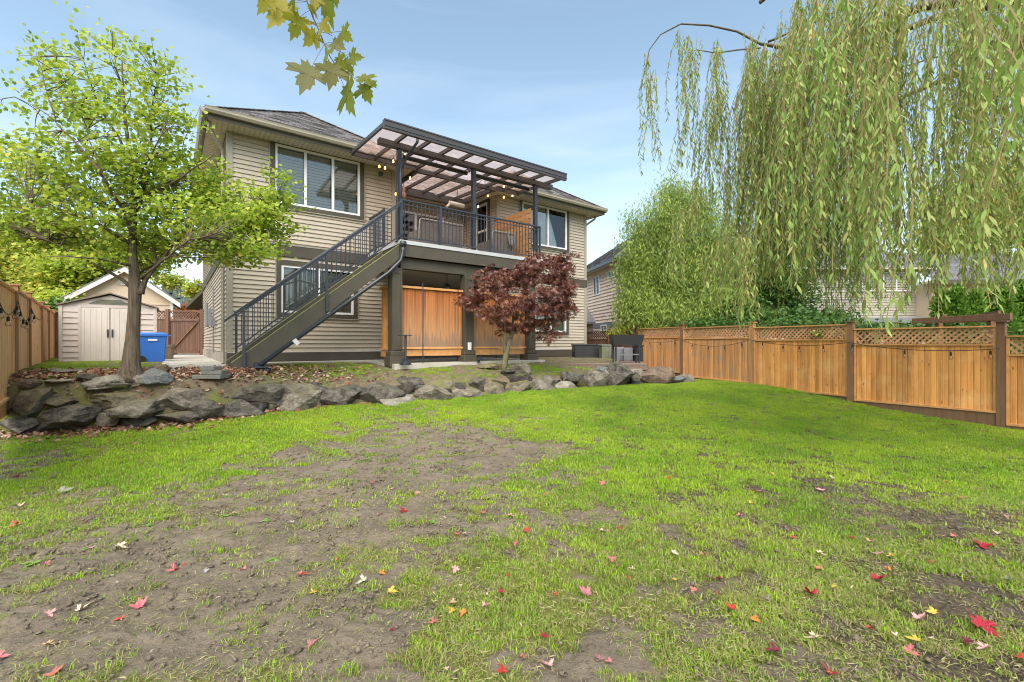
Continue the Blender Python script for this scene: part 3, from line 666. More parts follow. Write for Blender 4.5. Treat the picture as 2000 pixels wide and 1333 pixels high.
# guard
RT, RB, DG = 5.14, 4.22, 2.26
b = MB(); b.bar((DU0 + .03, -DG, RT), (DU1 + .02, -DG, RT), .05, .045); b.build('top_rail', M['metal'], deck, bevel=.008)
b = MB(); b.bar((DU0 + .03, -DG, RB), (DU1 + .02, -DG, RB), .03, .028).bar((DU0 + .03, -DG, RT - .1), (DU1 + .02, -DG, RT - .1), .02, .02); b.build('bottom_rail', M['metal'], deck)
b = MB(); b.bar((DU1 + .0, -DG, RT), (DU1 + .0, -.05, RT), .05, .045).bar((DU1, -DG, RB), (DU1, -.05, RB), .03, .028); b.build('top_rail', M['metal'], deck)
for pu, w_ in ((DU0 + .03, .06), (4.52, .075), (6.10, .05), (DU1, .05)):
    piece('guard_post', deck, M['metal'], (pu, -DG, (4.12 + RT) / 2), (w_, w_, RT - 4.12))
    piece('post_plate', deck, M['metal'], (pu, -DG, 4.127), (w_ + .06, w_ + .05, .012))
u = DU0 + .12
while u < DU1 - .05:
    piece('baluster', deck, M['metal'], (u, -DG, (RT + RB) / 2), (.016, .016, RT - RB)); u += .112
v = -DG + .1
while v < -.1:
    piece('baluster', deck, M['metal'], (DU1, v, (RT + RB) / 2), (.016, .016, RT - RB)); v += .112
# left short guard between the house and the stair
b = MB(); b.bar((DU0 + .02, -1.12, RT), (DU0 + .02, -.05, RT), .05, .045).bar((DU0 + .02, -1.12, RB), (DU0 + .02, -.05, RB), .03, .028); b.build('top_rail', M['metal'], deck)
v = -1.02
while v < -.1:
    piece('baluster', deck, M['metal'], (DU0 + .02, v, (RT + RB) / 2), (.016, .016, RT - RB)); v += .112
piece('guard_post', deck, M['metal'], (DU0 + .02, -1.14, (4.12 + RT) / 2 + .03), (.06, .06, RT - 4.06))

# ------------------------------------------------------------------ staircase
st = thing('outdoor_staircase', 'straight outdoor staircase with olive stringers and black railings rising to the deck', 'staircase', (0, -2.2, 1.1), house=True)
SL = .80
def zt_(u): return 1.40 + SL * (u - .12)
for dd in (2.28, 1.20):
    poly = [(-.13, 1.06), (-.13, 1.21), (DU0 - .02, zt_(DU0 - .02)), (DU0 - .02, zt_(DU0 - .02) - .35), (.25, 1.06)]
    b = MB().prism(poly, 'y', -dd, -dd + .045); b.build('stringer', M['trim'], st, bevel=.003)
    b = MB(); b.bar((-.13, -dd + .0225, 1.215), (DU0 - .03, -dd + .0225, zt_(DU0 - .03) + .006), .05, .012); b.build('moss_edge', M['moss'], st)
NR = 15; rise = (4.12 - 1.1) / NR
for i in range(NR - 1):
    z = 1.1 + rise * (i + 1); u = -.02 + (z - 1.21) / SL
    piece('tread', st, M['sage'], (u + .10, -1.74, z - .02), (.27, 1.0, .04))
    if i % 1 == 0: piece('riser', st, M['trim'], (u - .02, -1.74, z - .02 - rise / 2 - .01), (.02, 1.0, rise - .03))
def zr(u): return 2.245 + .823 * (u - .0)
for dd, ue, us in ((2.30, 3.44, -.26), (1.16, 3.42, .03)):
    b = MB(); b.bar((us, -dd, zr(us) + .0), (ue, -dd, zr(ue)), .05, .04, up=(-.63, 0, .77)); hr = b.build('handrail', M['metal'], st, bevel=.006)
    b = MB(); b.bar((us + .2, -dd, zr(us + .2) - .055), (ue, -dd, zr(ue) - .055), .03, .03, up=(-.63, 0, .77)); b.build('upper_rail', M['metal'], st)
    zl = lambda u: zr(u) - .80
    b = MB(); b.bar((.08, -dd, zl(.08)), (ue, -dd, zl(ue)), .03, .03, up=(-.63, 0, .77)); b.build('lower_rail', M['metal'], st)
    u = .16
    while u < ue - .04:
        piece('baluster', st, M['metal'], (u, -dd, zr(u) - .42), (.016, .016, .76)); u += .108
for u, dd, lo in ((.08, 2.345, 1.08), (1.67, 2.345, 2.30), (.06, 1.16, 1.36), (1.75, 1.16, 2.5), (3.20, 1.16, 3.9)):
    piece('stair_post', st, M['metal'], (u, -dd, (lo + zr(u)) / 2 - .01), (.05, .05, zr(u) - lo - .04))
# drain pipe that follows the stringer
pipe = thing('drain_pipe', 'black drain pipe sloping under the outer stair stringer from the deck corner', 'pipe', (.3, -2.1, 1.1), house=True)
MB().tube([(DU0 + .02, -2.38, 4.02), (DU0 + .03, -2.38, 3.85), (DU0 - .02, -2.36, 3.62), (3.1, -2.33, 3.30), (.30, -2.33, 1.10)], .045, 8).tube([(DU0 - .04, -2.4, 4.03), (DU0 + .08, -2.4, 4.03)], .07, 10).build('pipe', M['metal'], pipe, smooth=True)
MB().bar((1.0, -2.385, 1.60), (1.07, -2.385, 1.655), .07, .13).build('bracket', M['cordw'], pipe)
MB().tube([(.30, -2.3, 1.17), (.30, -2.45, 1.10), (.5, -2.62, 1.06)], .05, 8).bar((.25, -2.5, 1.12), (.55, -2.6, 1.13), .2, .02).build('splash_spout', M['metal'], pipe)

# ------------------------------------------------------------------ patio cover
pc = thing('patio_cover', 'bronze aluminium patio cover with tinted glass panes over the balcony', 'patio cover', (3.42, -2.15, 4.12), house=True)
CU0, CU1, CD = 2.74, 8.34, 2.93
def zc(d): return 6.70 - .045 * (d + .0) * 1.0 if True else 0      # underside of the glass, falls outwards
for pu in (3.45, 5.62, 7.83):
    piece('cover_post', pc, M['metal'], (pu, -2.13, (4.12 + 6.42) / 2), (.105, .105, 2.29))
    piece('base_plate', pc, M['metal'], (pu, -2.13, 4.128), (.16, .16, .014))
MB().box(2.92, -2.21, 6.42, 8.48, -2.05, 6.56).build('beam', M['metal2'], pc, bevel=.006)
b = MB().prism([(-CD - .05, 6.44), (-CD - .06, 6.64), (-CD + .05, 6.64), (-CD + .05, 6.56), (-CD + .03, 6.56), (-CD + .03, 6.44)], 'x', CU0, CU1); b.build('front_gutter', M['metal2'], pc)
MB().box(CU0 - .0, -CD - .075, 6.615, CU1, -CD - .055, 6.645).box(CU0, -CD - .068, 6.50, CU1, -CD - .052, 6.512).build('gutter_lip', M['metal2'], pc)
bays = 9; us = [CU0 + .03 + (CU1 - CU0 - .06) * i / bays for i in range(bays + 1)]
def dback(u): return 1.55 if UL2 + .42 < u < UR2 - .42 else -.58
def zg(v): return 6.585 + (v + CD) * .055
for i, u in enumerate(us):
    vb = dback(u) if 0 < i < bays else -.58
    b = MB(); b.bar((u, -CD + .03, zg(-CD) - .03), (u, vb, zg(vb) - .03), .055, .10); b.build('rafter', M['metal2'], pc, bevel=.004)
for i in range(bays):
    a, c = us[i] + .01, us[i + 1] - .01; mid = (a + c) / 2
    runs = [(-CD + .04, -.56)] + ([(-.54, 1.53)] if UL2 + .3 < mid < UR2 - .3 else [])
    for v0, v1 in runs:
        v = [(a, v0, zg(v0) + .026), (c, v0, zg(v0) + .026), (c, v1, zg(v1) + .026), (a, v1, zg(v1) + .026)]
        v += [(p[0], p[1], p[2] + .008) for p in v]
        MB().add(v, [(0, 1, 2, 3), (7, 6, 5, 4), (0, 4, 5, 1), (1, 5, 6, 2), (2, 6, 7, 3), (3, 7, 4, 0)]).build('glass_pane', M['cover'], pc)
MB().box(UL2 + .46, -.62, 6.58, UR2 - .46, -.52, 6.70).build('mid_beam', M['metal2'], pc)
MB().box(CU0, -.645, 6.60, UL2 + .455, -.605, 6.70).build('wall_beam', M['metal2'], pc); MB().box(UR2 - .455, -.645, 6.60, CU1, -.605, 6.70).build('wall_beam', M['metal2'], pc)
MB().box(UL2 + .46, 1.52, 6.60, UR2 - .46, 1.66, 6.82).box(UL2 + .455, -.50, 6.62, UL2 + .54, 1.5, 6.80).box(UR2 - .54, -.50, 6.62, UR2 - .455, 1.5, 6.80).build('back_beam', M['metal2'], pc)
MB().tube([(3.58, -CD + .0, 6.46), (3.58, -CD + .03, 6.36), (3.53, -2.55, 6.2), (3.47, -2.24, 5.95), (3.45, -2.22, 5.8), (3.45, -2.22, 4.2)], .033, 8).build('downpipe', M['metal'], pc, smooth=True)
for u0, u1, lab in ((3.62, 5.52, 'rolled up outdoor shade under the cover beam, left of the middle post'), (5.72, 7.74, 'rolled up outdoor shade under the cover beam, right of the middle post')):
    s_ = thing('roller_shade', lab, 'shade', (u0, -1.95, 6.3), house=True, group='rolled shades under the cover beam')
    MB().tube([(u0, -1.93, 6.36), (u1, -1.93, 6.36)], .045, 10).build('shade_roll', M['metal2'], s_, smooth=True)
    MB().box(u0, -1.95, 6.29, u1, -1.91, 6.312).build('bottom_bar', M['metal2'], s_)
    MB().box(u0 - .02, -1.98, 6.31, u0, -1.88, 6.42).box(u1, -1.98, 6.31, u1 + .02, -1.88, 6.42).build('bracket', M['white'], s_)
hu, hv, hz = hp(893, 372, -.2)
ht = thing('ceiling_heater', 'small white ceiling heater hanging on a rod under the glass cover', 'heater', (hu, hv, 6.1), house=True)
MB().tube([(hu, hv, 6.62), (hu, hv, 6.2)], .012, 6).build('rod', M['metal'], ht)
MB().tube([(hu - .30, hv, 6.17), (hu + .25, hv, 6.15)], [.06, .07], 10).build('heater_body', M['white'], ht, smooth=True)
MB().tube([(hu - .28, hv, 6.13), (hu - .40, hv, 6.0)], .04, 8).build('lamp_head', M['white'], ht, smooth=True)
# hanging clay figure
fu, fv, fz = hp(788, 375, 2.0)
fg = thing('hanging_ornament', 'terracotta figure ornament hanging on a cord beside the left cover post', 'ornament', (fu, fv, fz - .15), house=True)
MB().lathe((fu, fv, fz - .18), [(.02, 0), (.055, .03), (.07, .09), (.05, .15), (.03, .18), (.05, .21), (.05, .26), (.025, .30)], 10).build('figure', M['terracotta'], fg, smooth=True)
MB().tube([(fu, fv, fz + .11), (fu, fv, 6.5)], .006, 5).build('cord', M['cord'], fg)

# string lights
def bulb_mb(p, r=.028):
    return MB().lathe((p[0], p[1], p[2] - .09), [(.004, 0), (r * .8, .012), (r, .035), (r * .75, .06), (.012, .085)], 8)
def strlights(name, label, wire_pts, bulbs, base, house=True, lit=True, r=.006, br=.03):
    t = thing('string_lights', label, 'string lights', base, house=house, group=None)
    for wp in wire_pts:
        pts = []
        for i in range(len(wp) - 1):
            a, c = Vector(wp[i]), Vector(wp[i + 1]); L_ = (c - a).length; sg = .06 * L_
            for k in range(8): s_ = k / 8; q = a.lerp(c, s_); q.z -= sg * 4 * s_ * (1 - s_); pts.append(q)
        pts.append(Vector(wp[-1])); MB().tube(pts, r, 5).build('wire', M['cord'], t)
    for bp_ in bulbs:
        p = bp_[:3]; on = bp_[3] if len(bp_) > 3 else lit
        MB().tube([(p[0], p[1], p[2] + .14), (p[0], p[1], p[2] + .04)], .005, 4).tube([(p[0], p[1], p[2] + .05), (p[0], p[1], p[2] - .01)], .017, 7).build('socket', M['cord'], t)
        bulb_mb(p, br).build('bulb', M['lit'] if on else M['bulb'], t, smooth=True)
    return t
Bl = [hp(741, 322, .8), hp(752, 325, .8), hp(768, 312, 1.0), hp(801, 345, .3), hp(773, 376, .8)]
strlights('a', 'warm lit string lights hanging from the eave left of the patio cover', [[hp(720, 292, .8), (Bl[0][0], Bl[0][1], Bl[0][2] + .14), (Bl[1][0], Bl[1][1], Bl[1][2] + .14), (Bl[2][0], Bl[2][1], Bl[2][2] + .14), (3.45, -2.0, 6.4)]], Bl, (3.0, -.8, 6.2))
Bm = [(*hp(791, 300, 1.9), True), (*hp(853, 320, 1.2), False), (*hp(877, 330, .9), False), (*hp(914, 330, 1.3), False), (*hp(947, 352, 1.2), False)]
strlights('b', 'string lights crossing under the middle glass panes of the cover', [[(3.45, -2.0, 6.4), (Bm[1][0], Bm[1][1], Bm[1][2] + .14), (Bm[2][0], Bm[2][1], Bm[2][2] + .14), (5.62, -1.9, 6.4), (Bm[4][0], Bm[4][1], Bm[4][2] + .14), (6.6, -.6, 6.55)]], Bm, (5.0, -1.2, 6.2))
Br = [hp(953, 380, -.2), hp(984, 362, .9), hp(984, 383, .3), hp(1001, 380, .3), hp(1016, 363, .9), hp(1024, 366, .9), hp(934, 401, .0)]
strlights('c', 'warm lit string lights swagging from the right eave beside the slatted screen', [[(5.7, -1.9, 6.4)] + [(p[0], p[1], p[2] + .14) for p in (Br[1], Br[4], Br[5])] + [(7.83, -2.0, 6.4)], [(5.7, .3, 5.5)] + [(p[0], p[1], p[2] + .14) for p in (Br[6], Br[0], Br[2], Br[3])] + [(7.83, -2.0, 6.38)]], Br, (7.0, -.5, 6.2))

# deck furniture
def wicker_seat(u0, u1, v0, v1, name, label, group=None, facing=1):
    """a woven seat whose back stands at v0 (towards the garden)"""
    t = thing(name, label, 'sofa' if 'sofa' in name else 'armchair', (u0, v0, 4.12), house=True); z = 4.12
    h = .86
    b = MB(); n = int((u1 - u0) / .035)
    for i in range(n):
        x = u0 + .03 + (u1 - u0 - .06) * (i + .5) / n; b.bar((x, v0 + .02, z + .1), (x, v0 - .06, z + h - .05), .022, .006, up=(0, 1, 0))
    for k in range(20):
        zz = z + .12 + k * .037; vv = v0 + .02 - .08 * (zz - z - .1) / (h - .1); b.bar((u0 + .03, vv - .004, zz), (u1 - .03, vv - .004, zz), .005, .020)
    b.build('back_weave', M['wicker'], t)
    MB().tube([(u0 + .02, v0 + .02, z + .02), (u0 + .02, v0 - .07, z + h - .04), (u0 + .06, v0 - .08, z + h), (u1 - .06, v0 - .08, z + h), (u1 - .02, v0 - .07, z + h - .04), (u1 - .02, v0 + .02, z + .02)], .026, 8).build('back_frame', M['wick_frame'], t, smooth=True)
    MB().box(u0 + .05, v0 + .05, z + .22, u1 - .05, v1, z + .36).build('seat', M['wicker'], t, bevel=.01)
    MB().box(u0 + .07, v0 + .06, z + .361, u1 - .07, v1, z + .48).build('cushion', M['blanket'], t, bevel=.03)
    for x in (u0, u1 - .09):
        MB().box(x, v0 + .05, z + .04, x + .09, v1, z + .60).build('armrest', M['wicker'], t, bevel=.02)
    for x in (u0 + .04, u1 - .06):
        for y in (v0 + .04, v1 - .05): piece('leg', t, M['wick_frame'], (x + .01, y, z + .10), (.04, .04, .2))
    return t
s1 = hp(818, 440, 1.5); s2 = hp(905, 440, 1.5)
wicker_seat(s1[0], s2[0], -1.45, -.75, 'wicker_sofa', 'brown wicker sofa on the deck with its woven back to the railing')
a1 = hp(958, 455, 1.5); a2 = hp(1004, 470, 1.5)
wicker_seat(a1[0], a2[0] - .05, -1.5, -.8, 'wicker_armchair', 'wicker armchair with grey throw beside the slatted deck screen')
bl = MB(); uu = a2[0] - .30
rng = np.random.RandomState(3)
for k in range(8):
    pass
nU, nV = 8, 14; vs = []
for i in range(nU):
    for j in range(nV):
        s_ = j / (nV - 1); x = uu + i * .035; zz = 4.12 + (.95 + .04 * math.sin(i * 1.3)) - abs(s_ - .35) * 1.35; y = -1.66 + s_ * .34 + .03 * math.sin(i * 2 + j); vs.append((x + .02 * math.sin(j * 1.7), y, min(zz, 5.05)))
fs = [(i * nV + j, (i + 1) * nV + j, (i + 1) * nV + j + 1, i * nV + j + 1) for i in range(nU - 1) for j in range(nV - 1)]
bo = bl.add(vs, fs).build('throw_blanket', M['blanket'], None, smooth=True, off=(0, 0, 0)); bo.location = hw(0, 0, 0); bo.rotation_euler = (0, 0, ANG)
md = bo.modifiers.new('thickness', 'SOLIDIFY'); md.thickness = .025
tag(bo, 'grey throw draped over the back of the wicker armchair', 'blanket')
# slatted screen on deck
ss = thing('slatted_screen', 'cedar slatted privacy screen standing on the deck by the right cover post', 'screen', (7.72, -1.2, 4.12), house=True)
for k in range(10):
    z = 4.20 + k * .155
    piece('slat', ss, M['deckcedar'] if 'deckcedar' in M else M['cedar_rail'], (7.72, -1.06, z + .07), (.022, 1.95, .136), rot=(0, random.uniform(-.03, .03), 0))
for v in (-1.95, -.12): piece('screen_post', ss, M['metal'], (7.76, v, 4.96), (.05, .05, 1.66))
# glass door decor: planter stand by the sliding door
# ------------------------------------------------------------------ under the deck
pl = thing('pendant_lantern', 'black lantern hanging from the ceiling under the deck', 'lantern', (0, 0, 0), house=True)
BASE[pl.name] = Vector((0, 0, 0)); lu, lv, lz = hp(873, 555, 1.0)
MB().tube([(lu, lv, 3.66), (lu, lv, 3.35)], .01, 6).lathe((lu, lv, 3.63), [(.06, 0), (.06, .03)], 10).build('rod', M['metal'], pl)
MB().lathe((lu, lv, 3.05), [(.05, 0), (.11, .02), (.11, .03)], 6).lathe((lu, lv, 3.26), [(.13, 0), (.12, .03), (.04, .1)], 6).build('lantern_cage', M['metal'], pl)
MB().lathe((lu, lv, 3.085), [(.09, 0), (.10, .17)], 6).build('lantern_glass', M['bulb'], pl)
def screen(name, label, ax, a0, a1, c, z0, z1, m, mr, top=True):
    """vertical cedar boards with rails; ax 'u' runs along the facade at v=c, ax 'v' runs into the house at u=c"""
    base = (a0, c, z0) if ax == 'u' else (c, a0, z0)
    t = thing('privacy_panel', label, 'privacy panel', base, house=True, group='cedar privacy panels below the deck')
    n = max(3, int((a1 - a0) / .088)); wd = (a1 - a0) / n
    for i in range(n):
        x = a0 + wd * (i + .5); dy = random.uniform(0, .004)
        if ax == 'u': piece('board', t, m, (x, c - dy, (z0 + .22 + z1 - .06) / 2), (wd * .975, .022, z1 - z0 - .28), rot=(0, 0, math.pi), kind='picket')
        else: piece('board', t, m, (c - dy, x, (z0 + .22 + z1 - .06) / 2), (wd * .975, .022, z1 - z0 - .28), rot=(0, 0, math.pi / 2), kind='picket')
    for zz, hh, th in ((z1 - .03, .055, .10), (z0 + .20, .045, .09), (z0 + .08, .17, .035)):
        if ax == 'u': piece('rail', t, mr, ((a0 + a1) / 2, c - .012 - (.012 if hh < .1 else .0), zz), (a1 - a0, th, hh))
        else: piece('rail', t, mr, (c - .012 - (.012 if hh < .1 else .0), (a0 + a1) / 2, zz), (th, a1 - a0, hh))
    return t
def panelmat():
    """stained cedar, bleached towards the middle and greyed by splash near its foot with a ragged edge"""
    m = mat('sun_bleached_stained_cedar', (.55, .17, .03), .5, var=1.0, vscale=7, dark=(.20, .06, .015), stretch=(1, 1, .05), rnd=.13, bump=.2, bscale=40, spec=.5)
    t = m.node_tree; L = t.links.new; b = [n for n in t.nodes if n.type == 'BSDF_PRINCIPLED'][0]; src = b.inputs['Base Color'].links[0].from_socket
    g = nd(t, 'ShaderNodeNewGeometry'); sp = nd(t, 'ShaderNodeSeparateXYZ'); L(g.outputs['Position'], sp.inputs[0])
    m1 = nd(t, 'ShaderNodeMapping'); m1.inputs['Scale'].default_value = (14, 14, .5); L(g.outputs['Position'], m1.inputs[0])
    n = nd(t, 'ShaderNodeTexNoise', inp={'Scale': 1.4, 'Detail': 6, 'Roughness': .7}); L(m1.outputs[0], n.inputs[0])
    a = nd(t, 'ShaderNodeMath', operation='MULTIPLY_ADD', inp={1: 1.5, 2: -.75}); L(n.outputs[0], a.inputs[0]); s_ = nd(t, 'ShaderNodeMath', operation='ADD'); L(sp.outputs[2], s_.inputs[0]); L(a.outputs[0], s_.inputs[1])
    def band(lo, hi, c, amt, cur):
        r = nd(t, 'ShaderNodeMapRange', inp={'From Min': lo, 'From Max': hi, 'To Min': amt, 'To Max': 0}); L(s_.outputs[0], r.inputs[0]); x = nd(t, 'ShaderNodeMix', data_type='RGBA'); L(r.outputs[0], x.inputs[0]); L(cur, x.inputs[6]); x.inputs[7].default_value = (*c, 1); return x.outputs[2]
    cur = band(1.9, 2.9, (.56, .34, .17), .55, src); cur = band(1.72, 1.86, (.23, .17, .12), .75, cur); L(cur, b.inputs['Base Color'])
    return m
M['panel'] = panelmat()
screen('a', 'wide stained cedar panel below the deck, between left and middle pillars', 'u', 3.50, 5.28, -DD + .24, 1.28, 3.05, M['panel'], M['cedar_rail'])
screen('b', 'stained cedar panel below the deck, behind the red maple', 'u', 5.57, 7.48, -DD + .24, 1.28, 3.05, M['panel'], M['cedar_rail'])
screen('c', 'narrow cedar side panel below the deck, left of the left pillar', 'v', -1.93, -1.25, 3.34, 1.26, 3.06, M['cedar'], M['cedar_rail'])
# slim pole and feeder stand
q = hp(826, 700, 2.42)
po = MB().tube([(q[0], q[1], 1.08), (q[0], q[1], 3.1)], .014, 6).build('pole', M['metal'], None, off=(0, 0, 0)); po.location = hw(0, 0, 0); po.rotation_euler = (0, 0, ANG); tag(po, 'slim dark pole standing in front of the wide cedar panel', 'pole')
q = hp(792, 700, 2.62)
fs_ = thing('plant_stand', 'black metal stand with flat tray and tripod foot before the left pillar', 'stand', (q[0], q[1], 1.08), house=True)
MB().tube([(q[0], q[1], 1.12), (q[0], q[1], 1.78)], .028, 8).build('stem', M['metal'], fs_)
MB().box(q[0] - .14, q[1] - .12, 1.78, q[0] + .12, q[1] + .12, 1.80).build('tray', M['metal'], fs_)
for k in range(4):
    a = k * math.pi / 2 + .5; MB().bar((q[0], q[1], 1.28), (q[0] + .17 * math.cos(a), q[1] + .17 * math.sin(a), 1.09), .02, .02).build('foot', M['metal'], fs_)
MB().lathe((q[0], q[1], 1.08), [(.11, 0), (.11, .05), (.05, .09)], 10).build('foot_weight', M['metal'], fs_)
q = hp(934, 707, 2.5)
sp_ = MB().tube([(q[0], q[1], 1.10), (q[0] + .02, q[1] - .02, 1.22)], .05, 8).tube([(q[0], q[1], 1.16), (q[0], q[1] - .09, 1.19)], [.03, .055], 8).build('spotlight', M['metal'], None, off=(0, 0, 0)); sp_.location = hw(0, 0, 0); sp_.rotation_euler = (0, 0, ANG); tag(sp_, 'small black garden spotlight at the foot of the middle pillar', 'spotlight')
# patio slab under the deck
o = MB().box(.35, -.6, .9, 4.0, -.04, 1.13).box(3.2, -2.45, .9, 7.95, -.6, 1.10).box(UL2 + .02, -.6, .9, UR2 - .02, VREC, 1.10).build('patio', M['concrete'], None, off=(0, 0, 0)); o.location = hw(0, 0, 0); o.rotation_euler = (0, 0, ANG); tag(o, kind='structure')
# concrete path along the left side
o = MB().prism([(-1.25, -1.75), (.1, -2.0), (.3, -.9), (-.05, -.04), (-.05, 13), (-1.35, 13)], 'z', .85, 1.105).build('path', M['concrete'], None, off=(0, 0, 0)); o.location = hw(0, 0, 0); o.rotation_euler = (0, 0, ANG); tag(o, kind='structure')

# ------------------------------------------------------------------ low wooden platform on the right
pf = thing('wooden_platform', 'low dark wooden platform deck at the right corner of the house', 'deck', (0, 0, .5))
BASE[pf.name] = Vector((0, 0, 0)); pf.location = (0, 0, 0)
A_, B_ = Vector((.5, 13.42, 0)), Vector((3.86, 13.02, 0)); C_ = Vector((4.75, 17.6, 0)); D_ = Vector((2.7, 18.0, 0))
nb = 16
for i in range(nb):
    t0 = (i + .03) / nb; t1 = (i + .97) / nb
    a0 = A_.lerp(D_, t0) if i else A_; 
    pts = [A_.lerp(D_, t0), B_.lerp(C_, t0), B_.lerp(C_, t1), A_.lerp(D_, t1)]
    MB().add([(p.x, p.y, .97) for p in pts] + [(p.x, p.y, 1.0) for p in pts], [(0, 3, 2, 1), (4, 5, 6, 7), (0, 1, 5, 4), (1, 2, 6, 5), (2, 3, 7, 6), (3, 0, 4, 7)]).build('deck_board', M['deckwood'], pf)
for zz, hh, oo in ((.90, .13, .0), (.74, .15, .03), (.58, .15, .05)):
    MB().bar(A_ + Vector((0, -oo * 0 + .03, zz)), B_ + Vector((0, .03, zz)), .04, hh).bar(B_ + Vector((-.03, 0, zz)), C_ + Vector((-.03, 0, zz)), .04, hh).build('fascia_board', M['deckwood'], pf)
# ------------------------------------------------------------------ containers on the platform
def box_thing(name, label, cat, c, sx_, sy_, h, m, rot, lid=True, group=None, lean=0):
    t = thing(name, label, cat, c, rotz=rot, group=group)
    b = MB(); b.box(-sx_ / 2, -sy_ / 2, 0, sx_ / 2, sy_ / 2, h * .9); b.build('body', m, t, bevel=.012, off=(0, 0, 0))
    b = MB()
    for k in range(3):
        x = -sx_ / 2 + sx_ * (k + .5) / 3; b.box(x - sx_ * .13, -sy_ / 2 - .012, h * .08, x + sx_ * .13, -sy_ / 2 - .001, h * .82)
    b.build('side_panel', m, t, off=(0, 0, 0), bevel=.004)
    if lid: MB().box(-sx_ / 2 - .02, -sy_ / 2 - .02, h * .9 + .002, sx_ / 2 + .02, sy_ / 2 + .02, h).build('lid', m, t, bevel=.01, off=(0, 0, 0))
    return t
x, y, z = pw(1148, 702, 16.6)
box_thing('storage_box', 'long black plastic storage box against the house corner', 'storage box', (x, y + .2, 1.0), 1.02, .5, .57, M['plastic'], .08)
x, y, z = pw(1184, 702, 16.0)
box_thing('storage_box', 'olive plastic box green with algae, between black box and raised planter', 'storage box', (x, y + .2, 1.0), .34, .45, .56, M['plastic_green'], .05)
x, y, z = pw(1207, 702, 15.6)
box_thing('plastic_bin', 'grey ribbed plastic bin standing under the raised planter, left one', 'bin', (x, y, 1.0), .32, .3, .52, M['plastic_grey'], .03, lid=False, group='bins under the raised planter')
x, y, z = pw(1226, 702, 15.4)
box_thing('plastic_bin', 'grey ribbed plastic bin standing under the raised planter, right one', 'bin', (x, y, 1.0), .30, .3, .50, M['plastic_grey'], -.1, lid=False, group='bins under the raised planter')
x, y, z = pw(1246, 702, 15.2)
box_thing('plastic_bin', 'tall black plastic bin behind the right legs of the raised planter', 'bin', (x, y, 1.0), .26, .3, .55, M['plastic'], 0, lid=True)
x, y, z = pw(1223, 709, 14.0)
rp_ = thing('raised_planter', 'black plastic raised planter on four legs at the platform edge', 'planter', (x, y, 1.0), rotz=.02)
b = MB().add([(-.42, -.2, .55), (.42, -.2, .55), (.42, .2, .55), (-.42, .2, .55), (-.49, -.25, .86), (.49, -.25, .86), (.49, .25, .86), (-.49, .25, .86), (-.45, -.21, .86), (.45, -.21, .86), (.45, .21, .86), (-.45, .21, .86), (-.43, -.2, .78), (.43, -.2, .78), (.43, .2, .78), (-.43, .2, .78)],
             [(0, 3, 2, 1), (0, 1, 5, 4), (1, 2, 6, 5), (2, 3, 7, 6), (3, 0, 4, 7), (4, 5, 9, 8), (5, 6, 10, 9), (6, 7, 11, 10), (7, 4, 8, 11), (8, 9, 13, 12), (9, 10, 14, 13), (10, 11, 15, 14), (11, 8, 12, 15), (12, 13, 14, 15)])
b.build('trough', M['plastic'], rp_, off=(0, 0, 0))
for sx_ in (-.36, .36):
    for sy_ in (-.17, .17): MB().bar((sx_ * .98, sy_, 0), (sx_, sy_, .56), .045, .045).build('leg', M['plastic'], rp_, off=(0, 0, 0), bevel=.006)
MB().bar((-.36, -.17, .26), (.36, -.17, .26), .02, .03).bar((-.36, .17, .26), (.36, .17, .26), .02, .03).build('cross_bar', M['plastic_grey'], rp_, off=(0, 0, 0))

